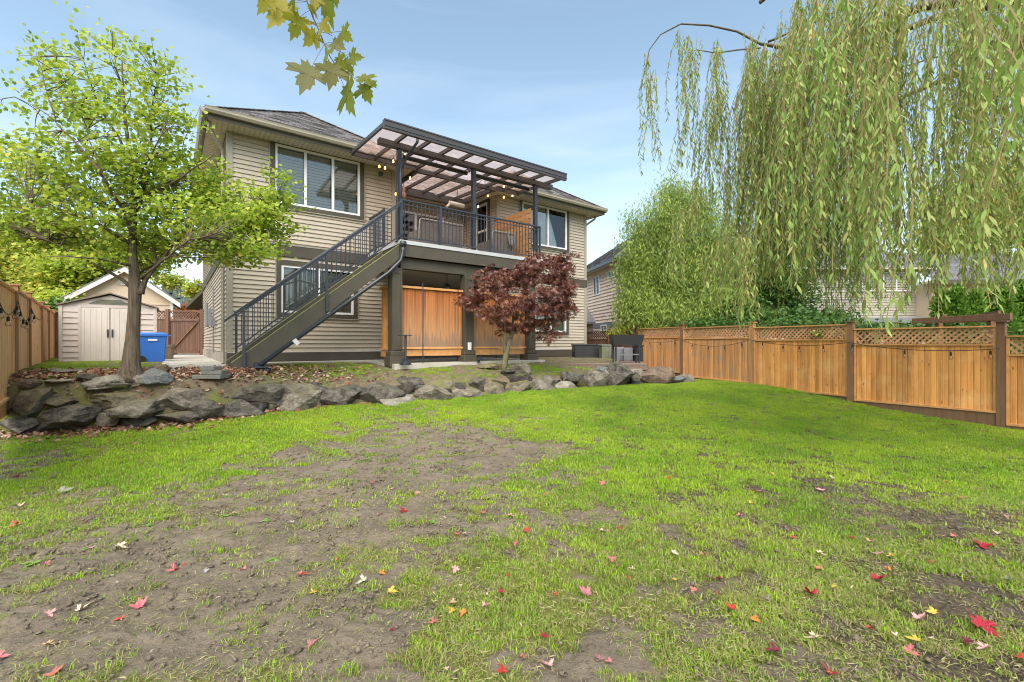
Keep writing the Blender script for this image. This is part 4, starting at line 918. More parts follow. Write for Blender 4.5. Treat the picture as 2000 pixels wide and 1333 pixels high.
# ------------------------------------------------------------------ fences
def fence_panel(t, a, c, z0, z1, lat, mp_, mr_, slat_m, side=1, board=.088, gap=.0, frame=.045):
    """one panel between points a and c (xy) with boards z0..z1; lat = lattice height on top (0 none); side +1: front is to the right of a->c"""
    a = Vector((a[0], a[1], 0)); c = Vector((c[0], c[1], 0)); d = c - a; L_ = d.length; d.normalize(); n = Vector((d.y, -d.x, 0)) * side; ang = math.atan2(d.y, d.x)
    if side > 0: ang_f = ang + math.pi
    else: ang_f = ang
    zt = z1 - lat if lat else z1
    k = max(1, int((L_ - 2 * frame) / board)); wd = (L_ - 2 * frame) / k
    for i in range(k):
        p = a + d * (frame + wd * (i + .5)) - n * random.uniform(0, .006)
        hh = zt - z0 - .06
        piece('picket', t, mp_, (p.x, p.y, z0 + .03 + hh / 2), (wd * .972, .02, hh), rot=(0, random.uniform(-.002, .002), ang_f), kind='picket')
    def rail(zc_, h, th, off=0.0, m=mr_):
        p = a.lerp(c, .5) + n * off; piece('rail', t, m, (p.x, p.y, zc_), (L_ - .012, th, h), rot=(0, 0, ang))
    rail(z0 + .02, .04, .085); rail(z1 - .012, .028, .105); rail(zt - .02, .04, .075)
    for s_ in (0, 1):
        p = a + d * (frame / 2 if s_ == 0 else L_ - frame / 2) + n * .006; piece('stile', t, mr_, (p.x, p.y, (z0 + .04 + z1 - .03) / 2), (frame * .9, .05, z1 - z0 - .075), rot=(0, 0, ang))
    if lat:
        h = lat - .035; zc_ = (zt + z1) / 2 - .005; step = .108; length = h * 1.414
        x = frame + h / 2
        while x < L_ - frame - h / 2:
            p = a + d * x
            for sg, o_ in ((1, .006), (-1, -.006)):
                q_ = p + n * o_; piece('lattice_slat', t, slat_m, (q_.x, q_.y, zc_), (length, .011, .038), rot=(0, sg * math.pi / 4, ang))
            x += step
        for x0_, sg in ((frame, 1), (frame, -1), (L_ - frame, 1), (L_ - frame, -1)):
            for f_ in (.33, .72):
                # short corner pieces
                ln = h * 1.414 * f_; xx = x0_ + (h * f_ / 2 if x0_ == frame else -h * f_ / 2); up_ = 1 if (sg > 0) == (x0_ == frame) else -1
                zz = zc_ + sg * (h / 2 - h * f_ / 2); q_ = a + d * xx + n * (.006 if up_ > 0 else -.006)
                piece('lattice_slat', t, slat_m, (q_.x, q_.y, zz), (ln, .011, .038), rot=(0, -up_ * math.pi / 4 * (1), ang))
def fence_post(t, p, z0, z1, m, s=.115, capm=None, rot=0):
    piece('post', t, m, (p[0], p[1], (z0 + z1) / 2), (s, s, z1 - z0), rot=(0, 0, rot))
    piece('post_cap', t, capm or m, (p[0], p[1], z1 + .014), (s + .065, s + .065, .026), rot=(0, 0, rot))
    return None
RP = [(10.55, 6.5), (9.22, 8.6), (7.87, 10.6), (6.82, 12.95), (5.82, 15.6), (5.0, 18.15)]
RZ = [(-.1, 1.85), (.0, 2.0), (.26, 2.09), (.36, 2.18), (.44, 2.24), (.5, 2.28)]
PZ = [(.07, 1.745), (.28, 1.935), (.355, 2.05), (.47, 2.12), (.58, 2.17)]
rfence = thing('cedar_fence', 'long stepped cedar fence with lattice top along the right of the lawn', 'fence', (7.87, 10.6, .2))
for i, (p, z) in enumerate(zip(RP, RZ)): fence_post(rfence, p, z[0] - .1, z[1], M['post'] if i != 3 else M['cedar_grey'], rot=R(-62))
for i in range(5):
    a, c = Vector(RP[i]), Vector(RP[i + 1]); d = (c - a).normalized() * .062
    fence_panel(rfence, a + d, c - d, PZ[i][0], PZ[i][1], .34, M['cedar'] if i < 3 else M['cedar_grey'], M['cedar_rail'], M['lattice'], side=-1)
    p = (a + c) / 2; L_ = (c - a).length; ang = math.atan2((c - a).y, (c - a).x)
    zg_ = min(float(ground(a.x, a.y)), float(ground(c.x, c.y)))
    piece('skirt_plank', rfence, M['post'], (p.x, p.y, (PZ[i][0] - .005 + zg_ - .08) / 2), (L_ - .12, .035, PZ[i][0] - .005 - zg_ + .08), rot=(0, 0, ang))
# dark fence between the cedar fence and the house
bf = thing('dark_fence', 'dark brown lattice-top fence closing the side yard right of the house', 'fence', (4.2, 18.9, .5))
BP = [(4.9, 18.3), (4.1, 19.3), (3.3, 20.3)]
for p in BP: fence_post(bf, p, .4, 2.2, M['stain_red'])
for i in range(2):
    a, c = Vector(BP[i]), Vector(BP[i + 1]); d = (c - a).normalized() * .062
    fence_panel(bf, a + d, c - d, .6, 2.12, .32, M['stain_red'], M['stain_red'], M['stain_red'], side=-1)
# left fence
lfence = thing('cedar_fence', 'cedar board fence with thick posts along the left of the yard', 'fence', (-9.2, 8.5, .8))
def lx(Y): return -1.383 - .9186 * Y
LPY = [4.2, 6.1, 7.93, 9.66, 11.95, 13.9, 15.85]
LTOP = [2.45, 2.55, 2.60, 2.66, 2.67, 2.72, 2.74]
LP = [(lx(y), y) for y in LPY]; angL = math.atan2(1, -.9186)
for i, p in enumerate(LP): fence_post(lfence, p, .3, LTOP[i], M['postL'], s=.13, rot=angL)
for i in range(6):
    a, c = Vector(LP[i]), Vector(LP[i + 1]); d = (c - a).normalized() * .07; o_ = Vector((1, .9186)).normalized() * 0
    z1 = (LTOP[i] + LTOP[i + 1]) / 2 - .06; z0 = (.62, .70, .80, .88, .95, 1.0)[i]
    fence_panel(lfence, a + d, c - d, z0, z1, 0, M['cedarL'], M['cedarL'], M['lattice'], side=1)
    p = (a + c) / 2; piece('skirt_plank', lfence, M['cedar_rail'], (p.x, p.y, z0 - .12), ((c - a).length - .14, .035, .22), rot=(0, 0, angL))
bk = thing('dark_fence', 'shadowed brown fence in the corner behind the left cedar fence', 'fence', (-15.3, 16.6, .9))
KP = [(lx(15.85) - .02, 16.0), (-15.6, 18.4), (-15.2, 20.6)]
for p in KP: fence_post(bk, p, .8, 2.62, M['stain_red'])
for i in range(2):
    a, c = Vector(KP[i]), Vector(KP[i + 1]); d = (c - a).normalized() * .06
    fence_panel(bk, a + d, c - d, .9, 2.6, 0, M['stain_red'], M['stain_red'], M['stain_red'], side=1)  # dark stain puts the corner's shadow into the board colour
# gate and lattice fence between the garage and the house
gx0, gx1, GY = (327 - CX) / F_PX * 19.4, (397 - CX) / F_PX * 19.4, 19.4
gate = thing('garden_gate', 'red brown wooden gate with lattice top and diagonal brace beside the house', 'gate', ((gx0 + gx1) / 2, GY, 1.1))
zg0, zg1 = 1.17, 2.98
n = 15; wd = (gx1 - gx0 - .3) / n
for i in range(n): piece('board', gate, M['stain_red'], (gx0 + .15 + wd * (i + .5), GY, 1.92 - .0), (wd * .97, .02, 1.38), rot=(0, 0, math.pi), kind='picket')
for zz in (1.22, 2.60): piece('rail', gate, M['stain_red'], ((gx0 + gx1) / 2, GY - .03, zz), (gx1 - gx0 - .28, .04, .09))
piece('rail', gate, M['stain_red'], ((gx0 + gx1) / 2, GY, 2.97), (gx1 - gx0 - .12, .07, .05))
MB().bar((gx0 + .2, GY - .035, 1.28), (gx1 - .2, GY - .035, 2.52), .03, .09, up=(0, -1, 0)).build('brace', M['post'], gate)
for x in np.arange(gx0 + .28, gx1 - .25, .115):
    for sg in (1, -1): piece('lattice_slat', gate, M['stain_red'], (x, GY + sg * .008, 2.79), (.42, .012, .038), rot=(0, sg * math.pi / 4, 0))
for x in (gx0 + .02, gx1 - .04): piece('gate_post', gate, M['stain_red'], (x, GY, 2.05), (.13, .13, 2.0))
gf = thing('dark_fence', 'brown lattice-top fence between the garage and the garden gate', 'fence', (gx0 - .6, GY, 1.1))
fence_panel(gf, (gx0 - 1.15, GY), (gx0 - .06, GY), 1.15, 2.98, .33, M['stain_red'], M['stain_red'], M['stain_red'], side=1)
# strings of bulbs on the fences
def fence_lights(label, posts, zs, bulbs, off, lit=False, br=.03):
    t = thing('string_lights', label, 'string lights', (posts[0][0], posts[0][1], zs[0]))
    for i in range(len(posts) - 1):
        a = Vector((posts[i][0] + off[0], posts[i][1] + off[1], zs[i])); c = Vector((posts[i + 1][0] + off[0], posts[i + 1][1] + off[1], zs[i + 1])); pts = []
        sag = bulbs[i][1]
        for k in range(15): s_ = k / 14; q_ = a.lerp(c, s_); q_.z -= sag * 4 * s_ * (1 - s_); pts.append(q_)
        MB().tube(pts, .007, 5).build('wire', M['cord'], t)
        for s_ in bulbs[i][0]:
            q_ = a.lerp(c, s_); q_.z -= sag * 4 * s_ * (1 - s_); p = (q_.x, q_.y, q_.z - .09)
            MB().tube([(p[0], p[1], p[2] + .09), (p[0], p[1], p[2] + .05)], .005, 4).tube([(p[0], p[1], p[2] + .06), (p[0], p[1], p[2] - .01)], .019, 7).build('socket', M['cord'], t)
            bulb_mb(p, br).build('bulb', M['bulb'], t, smooth=True)
    return t
off = (-.10, -.06)
fence_lights('unlit globe string lights draped along the right cedar fence', RP[1:], [1.50, 1.62, 1.70, 1.72, 1.75], [([.05, .28, .58, .97], .10), ([.22, .45, .62, .85], .11), ([.1, .32, .55, .8], .2), ([.1, .4, .65, .9], .1)], off)
offl = (.11, -.02)
fence_lights('clear bulb string lights sagging over the left cedar fence', LP[1:5], [2.30, 2.34, 2.34, 2.3], [([.2, .5, .84, .93], .28), ([.15, .35, .6, .8], .30), ([.02, .2], .15)], offl, br=.036)

# ------------------------------------------------------------------ shed, garage, bin
def rect_local(b, *a): return b.box(*a)
SWD = 1.02; shx, shy = -12.35 + UX * SWD, 12.5 + UY * SWD
shed = thing('garden_shed', 'beige vinyl garden shed with double doors and low gable roof', 'shed', (shx, shy, 1.0), rotz=ANG)
gh = 1.66; pk = 2.02
MB().prism([(-SWD, .0), (SWD, 0), (SWD, gh), (0, pk - .04), (-SWD, gh)], 'y', .0, 1.7).build('body', M['shed'], shed, off=(0, 0, 0))
for s_ in (-1, 1):
    for k in range(10):
        z = .05 + k * .158; MB().add([(s_ * (SWD - .04), -.012, z + .15), (s_ * (SWD - .36), -.012, z + .15), (s_ * (SWD - .36), -.035, z), (s_ * (SWD - .04), -.035, z), (s_ * (SWD - .04), -.002, z), (s_ * (SWD - .36), -.002, z)], [(0, 1, 2, 3), (3, 2, 5, 4)]).build('siding_board', M['shed'], shed, off=(0, 0, 0))
    MB().box(s_ * SWD - .04, -.05, 0, s_ * SWD + .04, -.001, gh).build('corner_post', M['shed'], shed, off=(0, 0, 0), bevel=.008)
    MB().box(s_ * (SWD - .38) - .035, -.05, 0, s_ * (SWD - .38) + .035, -.001, gh - .02).build('door_jamb', M['shed'], shed, off=(0, 0, 0), bevel=.008)
    b = MB(); x0_, x1_ = (.012, SWD - .41) if s_ > 0 else (-(SWD - .41), -.012); b.box(x0_, -.04, .04, x1_, -.004, gh - .06)
    d_ = b.build('door', M['shed2'], shed, off=(0, 0, 0), bevel=.006)
    b = MB()
    for k in range(5):
        x = x0_ + (x1_ - x0_) * (k + .5) / 5; b.box(x - .012, -.047, .08, x + .012, -.041, gh - .1)
    b.build('rib', M['shed2'], d_, off=(0, 0, 0), bevel=.002)
    MB().box(s_ * .05 - .018, -.08, .78, s_ * .05 + .018, -.041, 1.0).build('handle', M['metal'], d_, off=(0, 0, 0), bevel=.005)
MB().box(-SWD + .38, -.03, gh - .05, SWD - .38, -.001, gh + .0).build('header', M['shed'], shed, off=(0, 0, 0))
for s_ in (-1, 1):
    MB().add([(0, -.10, pk), (s_ * (SWD + .08), -.10, gh - .02), (s_ * (SWD + .08), 1.8, gh - .02), (0, 1.8, pk), (0, -.10, pk + .035), (s_ * (SWD + .08), -.10, gh + .015), (s_ * (SWD + .08), 1.8, gh + .015), (0, 1.8, pk + .035)], [(0, 1, 2, 3), (7, 6, 5, 4), (0, 4, 5, 1), (1, 5, 6, 2), (2, 6, 7, 3), (3, 7, 4, 0)]).build('roof_panel', M['rug'], shed, off=(0, 0, 0))
b = MB()
for k in range(4): b.prism([(-.45 + k * .06, pk - .30 + k * .035), (.45 - k * .06, pk - .30 + k * .035), (.42 - k * .06, pk - .275 + k * .035), (-.42 + k * .06, pk - .275 + k * .035)], 'y', -.02, -.001)
b.build('gable_vent', M['plastic_green'], shed, off=(0, 0, 0))
# garage
GW = 2.53; gcx, gcy = -23.68 + UX * GW, 24.0 + UY * GW
garage = thing('detached_garage', 'cream gabled garage with white bargeboards behind the garden shed', 'garage', (gcx, gcy, 1.0), rotz=ANG)
gz = 2.86; gp = 4.90; ZO = (0, 0, 0); gw2 = GW - .42
MB().prism([(-gw2, 0), (gw2, 0), (gw2, gz + .28), (0, gp - .12), (-gw2, gz + .28)], 'y', .4, 6).build('wall', M['cream'], garage, off=ZO)
for s_, e_ in ((-1, 0), (1, .001)):
    MB().prism([(s_ * GW, gz - .16), (s_ * GW, gz + .12), (0, gp), (0, gp - .30)], 'y', e_, e_ + .05).build('bargeboard', M['whitewood'], garage, off=ZO)
    MB().prism([(0, gp + .005), (s_ * (GW + .05), gz + .10), (s_ * (GW + .05), gz + .15), (0, gp + .055)], 'y', -.03, 6.3).build('roof_slope', M['shingle'], garage, off=ZO)
    MB().prism([(0, gp - .05), (s_ * GW, gz + .06), (s_ * GW, gz + .09), (0, gp - .02)], 'y', .06, .39).build('soffit', M['cream'], garage, off=ZO)
    MB().box(s_ * gw2 - .07, .32, 0, s_ * gw2 + .07, .395, gz + .30).build('corner_board', M['whitewood'], garage, off=ZO)
    MB().box(s_ * 1.0 - .05, .345, 0, s_ * 1.0 + .05, .395, gz + .1).build('batten', M['cream'], garage, off=ZO)
MB().box(-gw2, .35, gz - .02, gw2, .398, gz + .05).build('trim_board', M['cream'], garage, off=ZO)
b = MB()
for k in range(4): b.box(-.33, .33, gp - 1.0 + k * .07, .33, .395, gp - .95 + k * .07)
b.build('gable_vent', M['vent'], garage, off=ZO)
# low eave of a further house behind the gate
nr = thing('neighbour_roof', 'low brown lean-to roof seen over the gate left of the house wall', 'carport', (-17.5, 27, 1.1))
MB().add([(-18.6, 26.0, 3.75), (-16.0, 24.5, 5.1), (-14.5, 30, 5.1), (-17, 32, 3.75), (-18.6, 26.0, 3.55), (-16.0, 24.5, 4.9), (-14.5, 30, 4.9), (-17, 32, 3.55)], [(0, 1, 2, 3), (7, 6, 5, 4), (0, 4, 5, 1), (1, 5, 6, 2), (2, 6, 7, 3), (3, 7, 4, 0)]).build('roof', M['trim'], nr)
MB().box(-17.6, 26.4, 1.0, -14.5, 30, 3.9).build('wall', mat('brick_wall', (.30, .15, .10), .8, var=.4, vscale=6), nr)
# recycling bin
bY = 12.6; bx = (299 - CX) / F_PX * bY
rb = thing('recycling_bin', 'blue wheeled recycling bin with closed lid beside the shed', 'bin', (bx, bY, 1.03), rotz=ANG)
hw_, hd_ = .31, .33; H_ = .86
b = MB().add([(-hw_ * .82, -hd_ * .85, .02), (hw_ * .82, -hd_ * .85, .02), (hw_ * .82, hd_ * .85, .02), (-hw_ * .82, hd_ * .85, .02), (-hw_, -hd_, H_ - .06), (hw_, -hd_, H_ - .06), (hw_, hd_, H_ - .06), (-hw_, hd_, H_ - .06)], [(0, 3, 2, 1), (4, 5, 6, 7), (0, 1, 5, 4), (1, 2, 6, 5), (2, 3, 7, 6), (3, 0, 4, 7)])
b.build('body', M['blue'], rb, bevel=.025, off=(0, 0, 0))
MB().box(-hw_ - .025, -hd_ - .025, H_ - .10, hw_ + .025, hd_ + .025, H_ - .055).build('rim', M['blue'], rb, bevel=.01, off=(0, 0, 0))
b = MB().add([(-hw_ - .03, -hd_ - .03, H_ - .053), (hw_ + .03, -hd_ - .03, H_ - .053), (hw_ + .03, hd_ + .03, H_ - .053), (-hw_ - .03, hd_ + .03, H_ - .053), (-hw_ + .04, -hd_ + .04, H_), (hw_ - .06, -hd_ + .04, H_ + .005), (hw_ - .06, hd_ - .04, H_ + .005), (-hw_ + .04, hd_ - .04, H_)], [(0, 3, 2, 1), (4, 5, 6, 7), (0, 1, 5, 4), (1, 2, 6, 5), (2, 3, 7, 6), (3, 0, 4, 7)])
b.build('lid', M['blue'], rb, bevel=.012, off=(0, 0, 0))
MB().box(-.10, -hd_ - .012, H_ - .22, .10, -hd_ + .01, H_ - .175).build('sticker', M['white'], rb, off=(0, 0, 0))
for s_ in (-1, 1):
    MB().tube([(-hw_ * .80, s_ * (hd_ * .9) - .03, .12), (-hw_ * .80, s_ * (hd_ * .9) + .03, .12)], .12, 16).build('wheel', M['cord'], rb, off=(0, 0, 0))
MB().tube([(hw_ + .02, -hd_ + .05, H_ - .1), (hw_ + .07, -hd_ + .05, H_ - .07), (hw_ + .07, hd_ - .05, H_ - .07), (hw_ + .02, hd_ - .05, H_ - .1)], .014, 6).build('handle', M['blue'], rb, off=(0, 0, 0))
bx2 = (328 - CX) / F_PX * 14.2
pt = thing('clay_pot', 'brown plant pot standing behind the blue recycling bin', 'plant pot', (bx2, 14.2, 1.06)); MB().lathe((bx2, 14.2, 1.06), [(.13, 0), (.17, .42), (.19, .42), (.19, .5), (.16, .5), (.15, .45)], 14).build('pot', M['rug'], pt, smooth=False)
# stacked pavers and corrugated pipe
def at(px, py, dz=0.0):
    x, y, z = hit(px, py); return (x, y, z + dz)
x, y, z = at(414, 760); y += .12; x = (414 - CX) / F_PX * y
z0_ = float(ground(x, y)) - .01
for k, (dx, dz, w3, d3, h3, lab) in enumerate(((0, 0, .52, .34, .075, 'flat grey concrete slab lying on the rock wall'), (.05, .077, .36, .22, .075, 'lower grey paver block stacked on the slab'), (-.02, .154, .30, .2, .07, 'upper grey paver block topping the small stack'))):
    o = MB().box(-w3 / 2, -d3 / 2, 0, w3 / 2, d3 / 2, h3).build('paver', M['paver'], None, bevel=.008, off=(0, 0, 0)); o.location = (x + dx, y, z0_ + dz); o.rotation_euler = (0, 0, random.uniform(-.2, .2)); tag(o, lab, 'paver', 'stacked pavers on the rock wall')
x, y, z = at(509, 806)
b = MB(); pts = []; rad = []
for k in range(60):
    s_ = k / 59; pts.append((x - .08 + .12 * s_, y + .35 - .45 * s_, z + .22 - .2 * s_ * s_ - .0)); rad.append(.055 + .007 * math.sin(k * 1.6))
o = b.tube(pts, rad, 12).build('corrugated_pipe', M['plastic'], None, smooth=True, off=(0, 0, 0)); tag(o, 'black corrugated drain pipe poking out between wall boulders', 'pipe')
# ------------------------------------------------------------------ neighbour houses
def simple_siding(b, p0, p1, z0, z1, expo=.165, holes=()):
    """lapped boards on the wall from p0 to p1 (xy), front to the right of p0->p1"""
    a = Vector((p0[0], p0[1], 0)); c = Vector((p1[0], p1[1], 0)); d = c - a; L_ = d.length; d.normalize(); n = Vector((d.y, -d.x, 0)); z = z0
    while z < z1 - .01:
        zt = min(z + expo, z1)
        x = 0; segs = []
        for h in sorted(holes):
            if h[2] < (z + zt) / 2 < h[3]: segs.append((x, h[0])); x = h[1]
        segs.append((x, L_))
        for s0, s1 in segs:
            if s1 - s0 < .02: continue
            A, B = a + d * s0, a + d * s1
            b.add([tuple(A + n * .045 + Vector((0, 0, z))), tuple(B + n * .045 + Vector((0, 0, z))), tuple(B + n * .002 + Vector((0, 0, zt))), tuple(A + n * .002 + Vector((0, 0, zt))), tuple(A + Vector((0, 0, z))), tuple(B + Vector((0, 0, z)))], [(0, 1, 2, 3), (4, 5, 1, 0)])
        z = zt
def nwin(t, p0, p1, s0, s1, z0, z1, mull=True):
    a = Vector((p0[0], p0[1], 0)); c = Vector((p1[0], p1[1], 0)); d = (c - a).normalized(); n = Vector((d.y, -d.x, 0)); f = .06
    def slab(x0, x1, q0, q1, o0, o1, b): 
        v = [tuple(a + d * x + n * o + Vector((0, 0, z))) for z in (q0, q1) for o in (o0, o1) for x in (x0, x1)]
        b.add(v, [(0, 1, 3, 2), (4, 6, 7, 5), (0, 4, 5, 1), (2, 3, 7, 6), (0, 2, 6, 4), (1, 5, 7, 3)])
    b = MB(); slab(s0, s1, z0, z0 + f, .0, .06, b); slab(s0, s1, z1 - f, z1, 0, .06, b); slab(s0, s0 + f, z0 + f, z1 - f, 0, .06, b); slab(s1 - f, s1, z0 + f, z1 - f, 0, .06, b)
    if mull: slab((s0 + s1) / 2 - .025, (s0 + s1) / 2 + .025, z0 + f, z1 - f, 0, .055, b)
    w_ = b.build('window', M['white'], t)
    b = MB(); slab(s0 + f, s1 - f, z0 + f, z1 - f, .012, .018, b); b.build('pane', M['glass'], w_)
    b = MB(); slab(s0 + f, s1 - f, z0 + f, z1 - f, -.02, .004, b); b.build('window_back', M['room'], w_)
nh = thing('neighbour_house', 'pinkish clapboard neighbour house with grey roof between the main house and the leafy tree', 'house', (4.5, 24, 1.0)); 
# visible wall: nearer at its right corner (px 1207), receding left
nA = pw(1130, 700, 27.0); nB = pw(1207, 700, 21.5); nC = pw(1330, 700, 24.5)
zE = CZ + (671 - 512) / F_PX * 21.5
MB().prism([(nA[0], nA[1]), (nB[0], nB[1]), (nC[0], nC[1]), (nC[0] + .5, nC[1] + 8), (nA[0] + .5, nA[1] + 4)], 'z', 1.0, zE).build('wall', M['room'], nh)
wz0 = 2.52
b = MB(); W_holes = [(3.55, 4.6, 2.5 + 1.25, 2.5 + 2.3)]
LL = (Vector(nB[:2]) - Vector(nA[:2])).length
def sA(px):   # distance along wall A->B where a pixel column falls
    rx = (px - CX) / F_PX; dx, dy = nB[0] - nA[0], nB[1] - nA[1]; t_ = (nA[0] - rx * nA[1]) / (rx * dy - dx); return t_ * LL, nA[1] + dy * t_
s_a, ya = sA(1160); s_b, yb = sA(1172.5); s_c, yc = sA(1190); s_d, yd = sA(1203); s_e, ye = sA(1175); s_f, yf = sA(1187)
w1 = (s_a, s_b, CZ + (671 - 579) / F_PX * ya, CZ + (671 - 538) / F_PX * yb); w2 = (s_c, s_d, CZ + (671 - 545) / F_PX * yc, CZ + (671 - 526) / F_PX * yd); w3 = (s_e, s_f, CZ + (671 - 650) / F_PX * ye, CZ + (671 - 634) / F_PX * yf)
simple_siding(b, nA, nB, 2.65, zE - .02, holes=[w1, w2]); simple_siding(b, nA, nB, 1.0, 2.38, holes=[w3]); simple_siding(b, nB, nC, 1.0, zE - .02)
o = b.build('siding', M['pink'], nh); o['kind'] = 'stuff'
for q in (w1, w2, w3): nwin(nh, nA, nB, *q)
MB().bar((nA[0], nA[1], 2.51), (nB[0], nB[1], 2.51), .08, .26).build('belt_board', M['plastic_grey'], nh)
MB().bar((nB[0], nB[1] - .02, 1.0), (nB[0], nB[1] - .02, zE), .12, .12).build('corner_board', M['corner'], nh)
dv = Vector((nB[0] - nA[0], nB[1] - nA[1], 0)).normalized(); nv = Vector((dv.y, -dv.x, 0))
e0 = Vector((nA[0], nA[1], zE + .05)) + nv * -0.1 - dv * 0; 
eA = Vector((nA[0], nA[1], zE)) + nv * .45 - dv * 1; eB = Vector((nB[0], nB[1], zE)) + nv * .45 + dv * .45
MB().bar(eA, eB, .1, .16).build('gutter', M['metal'], nh)
MB().add([tuple(eA + Vector((0, 0, -.06))), tuple(eB + Vector((0, 0, -.06))), tuple(eB - nv * .5 + Vector((0, 0, -.06))), tuple(eA - nv * .5 + Vector((0, 0, -.06)))], [(0, 1, 2, 3)]).build('soffit', M['soffit'], nh)
rfm = MB(); up = Vector((0, 0, 1)); PK = Vector(pw(1275, 436, 27.5)); eC = Vector(pw(1460, 0, 24.0)); eC.z = zE
roof_face(rfm, [tuple(eA + up * .1), tuple(eB + up * .1), tuple(PK)]); roof_face(rfm, [tuple(eB + up * .1), tuple(eC + up * .1), tuple(PK)])
rfm.add([tuple(eA + up * .02), tuple(eB + up * .02), tuple(PK - up * .08), tuple(eC + up * .02)], [(0, 1, 2), (1, 3, 2), (0, 2, 3)])
rr = rfm.build('roof', M['roof2'], nh)
MB().bar(eA.lerp(eB, .62) - nv * 1.5 + up * 1.1, eA.lerp(eB, .62) - nv * 1.5 + up * 1.35, .25, .25).build('roof_vent', M['metal'], rr)
# low lean-to roof by the neighbour wall
MB().add([pw(1140, 588, 24.5), pw(1163, 629, 22.5), pw(1140, 629, 22.3), pw(1128, 590, 24.5), pw(1163, 633, 22.5), pw(1140, 633, 22.3)], [(0, 1, 2, 3), (2, 1, 4, 5)]).build('porch_roof', M['roof2'], nh)
MB().box(pw(1140, 0, 22.8)[0], 22.8, 1.0, pw(1158, 0, 22.8)[0], 23.2, 2.7).build('porch_wall', mat('shaded_siding', (.35, .27, .22), .7), nh)  # darker copy of the pink siding, porch shade put into its colour
# second neighbour behind the willow
n2 = thing('neighbour_house', 'beige neighbour house with a deck, dark beneath, half hidden behind the willow', 'house', (20, 24, 1.0))
q0 = pw(1560, 600, 25); q1 = pw(1790, 600, 25)
MB().box(q0[0], 25.03, 2.9, q1[0], 32, 5.6).build('wall', M['room'], n2); b = MB(); simple_siding(b, (q0[0], 25.03), (q1[0], 25.03), 3.0, 5.6, .14); o = b.build('siding', M['corner'], n2); o['kind'] = 'stuff'
nwin(n2, (q0[0], 25.03), (q1[0], 25.03), 2.7, 4.2, 4.45, 5.5); nwin(n2, (q0[0], 25.03), (q1[0], 25.03), 4.6, 6.1, 4.45, 5.5)
MB().box(q0[0] - .3, 24.3, 2.70, q1[0] + 1, 25.0, 2.98).build('deck_band', M['plastic_grey'], n2)
MB().box(q0[0] - .3, 24.6, .6, q1[0] + 1, 25.6, 2.69).build('under_deck', M['room'], n2)  # solid dark block filling the space below the deck
for x in (q0[0] + 1.4, q0[0] + 4.0, q0[0] + 6.2): MB().box(x - .1, 24.32, .6, x + .1, 24.5, 2.69).build('deck_post', M['corner'], n2)
b = MB()
for k in range(26): b.bar((q0[0] - .2 + k * .11, 24.35, 2.99), (q0[0] - .2 + k * .11, 24.35, 3.9), .02, .02)
b.bar((q0[0] - .3, 24.35, 3.92), (q0[0] + 2.7, 24.35, 3.92), .05, .05); b.build('deck_railing', M['metal'], n2)
MB().box(q0[0] - .6, 24.45, 5.58, q1[0] + .6, 25.2, 5.69).build('soffit', M['soffit'], n2)
rfm = MB(); z5 = 5.7; roof_face(rfm, [(q0[0] - .6, 24.4, z5), (q1[0] + .6, 24.4, z5), (q1[0] - 1.5, 28.4, z5 + 2.4), (q0[0] + 3, 28.4, z5 + 2.4)]); rfm.build('roof', M['roof2'], n2)
n3 = thing('neighbour_house', 'neighbour house at the far right with grey shingle roof behind cedar hedge', 'house', (26, 24, 1.0))
q0 = pw(1822, 600, 24); q1 = pw(2120, 600, 24)
MB().box(q0[0], 24.03, 1.0, q1[0], 32, 4.75).build('wall', M['cream'], n3)
nwin(n3, (q0[0], 24.03), (q1[0], 24.03), 2.2, 3.0, 2.4, 4.4, False); nwin(n3, (q0[0], 24.03), (q1[0], 24.03), 3.9, 5.1, 2.8, 4.4)
MB().box(q0[0] - .5, 23.3, 4.66, q1[0], 23.4, 4.86).build('gutter', M['trim'], n3)
MB().box(q0[0] - .45, 23.42, 4.7, q1[0], 24.3, 4.84).build('soffit', M['soffit'], n3)
rfm = MB(); roof_face(rfm, [(q0[0] - .5, 23.4, 4.85), (q1[0] + .5, 23.4, 4.85), (q1[0] + .5, 28.6, 7.2), (q0[0] + .6, 28.6, 7.2)]); rfm.build('roof', M['roof2'], n3)
# pergola end behind the right fence
pg = thing('pergola', 'brown timber pergola beam showing above the right fence', 'pergola', (10, 11.2, .4))
pa = Vector(pw(1782, 628, 12.2)); pb = Vector(pw(1975, 618, 9.9))
b = MB(); b.bar(pa, pb, .05, .15); b.build('beam', M['stain_red'] if False else M['post'], pg, bevel=.004)
MB().bar(pa + Vector((.5, .45, 0)), pb + Vector((.5, .45, 0)), .05, .15).build('beam', M['post'], pg)
for t_ in (.3, .82):
    p = pa.lerp(pb, t_); MB().box(p.x + .05, p.y + .03, .3, p.x + .15, p.y + .13, p.z - .076).build('leg', M['post'], pg)
    MB().bar(p + Vector((.0, -.2, .11)), p + Vector((.6, .8, .11)), .04, .06).build('rafter', M['post'], pg)

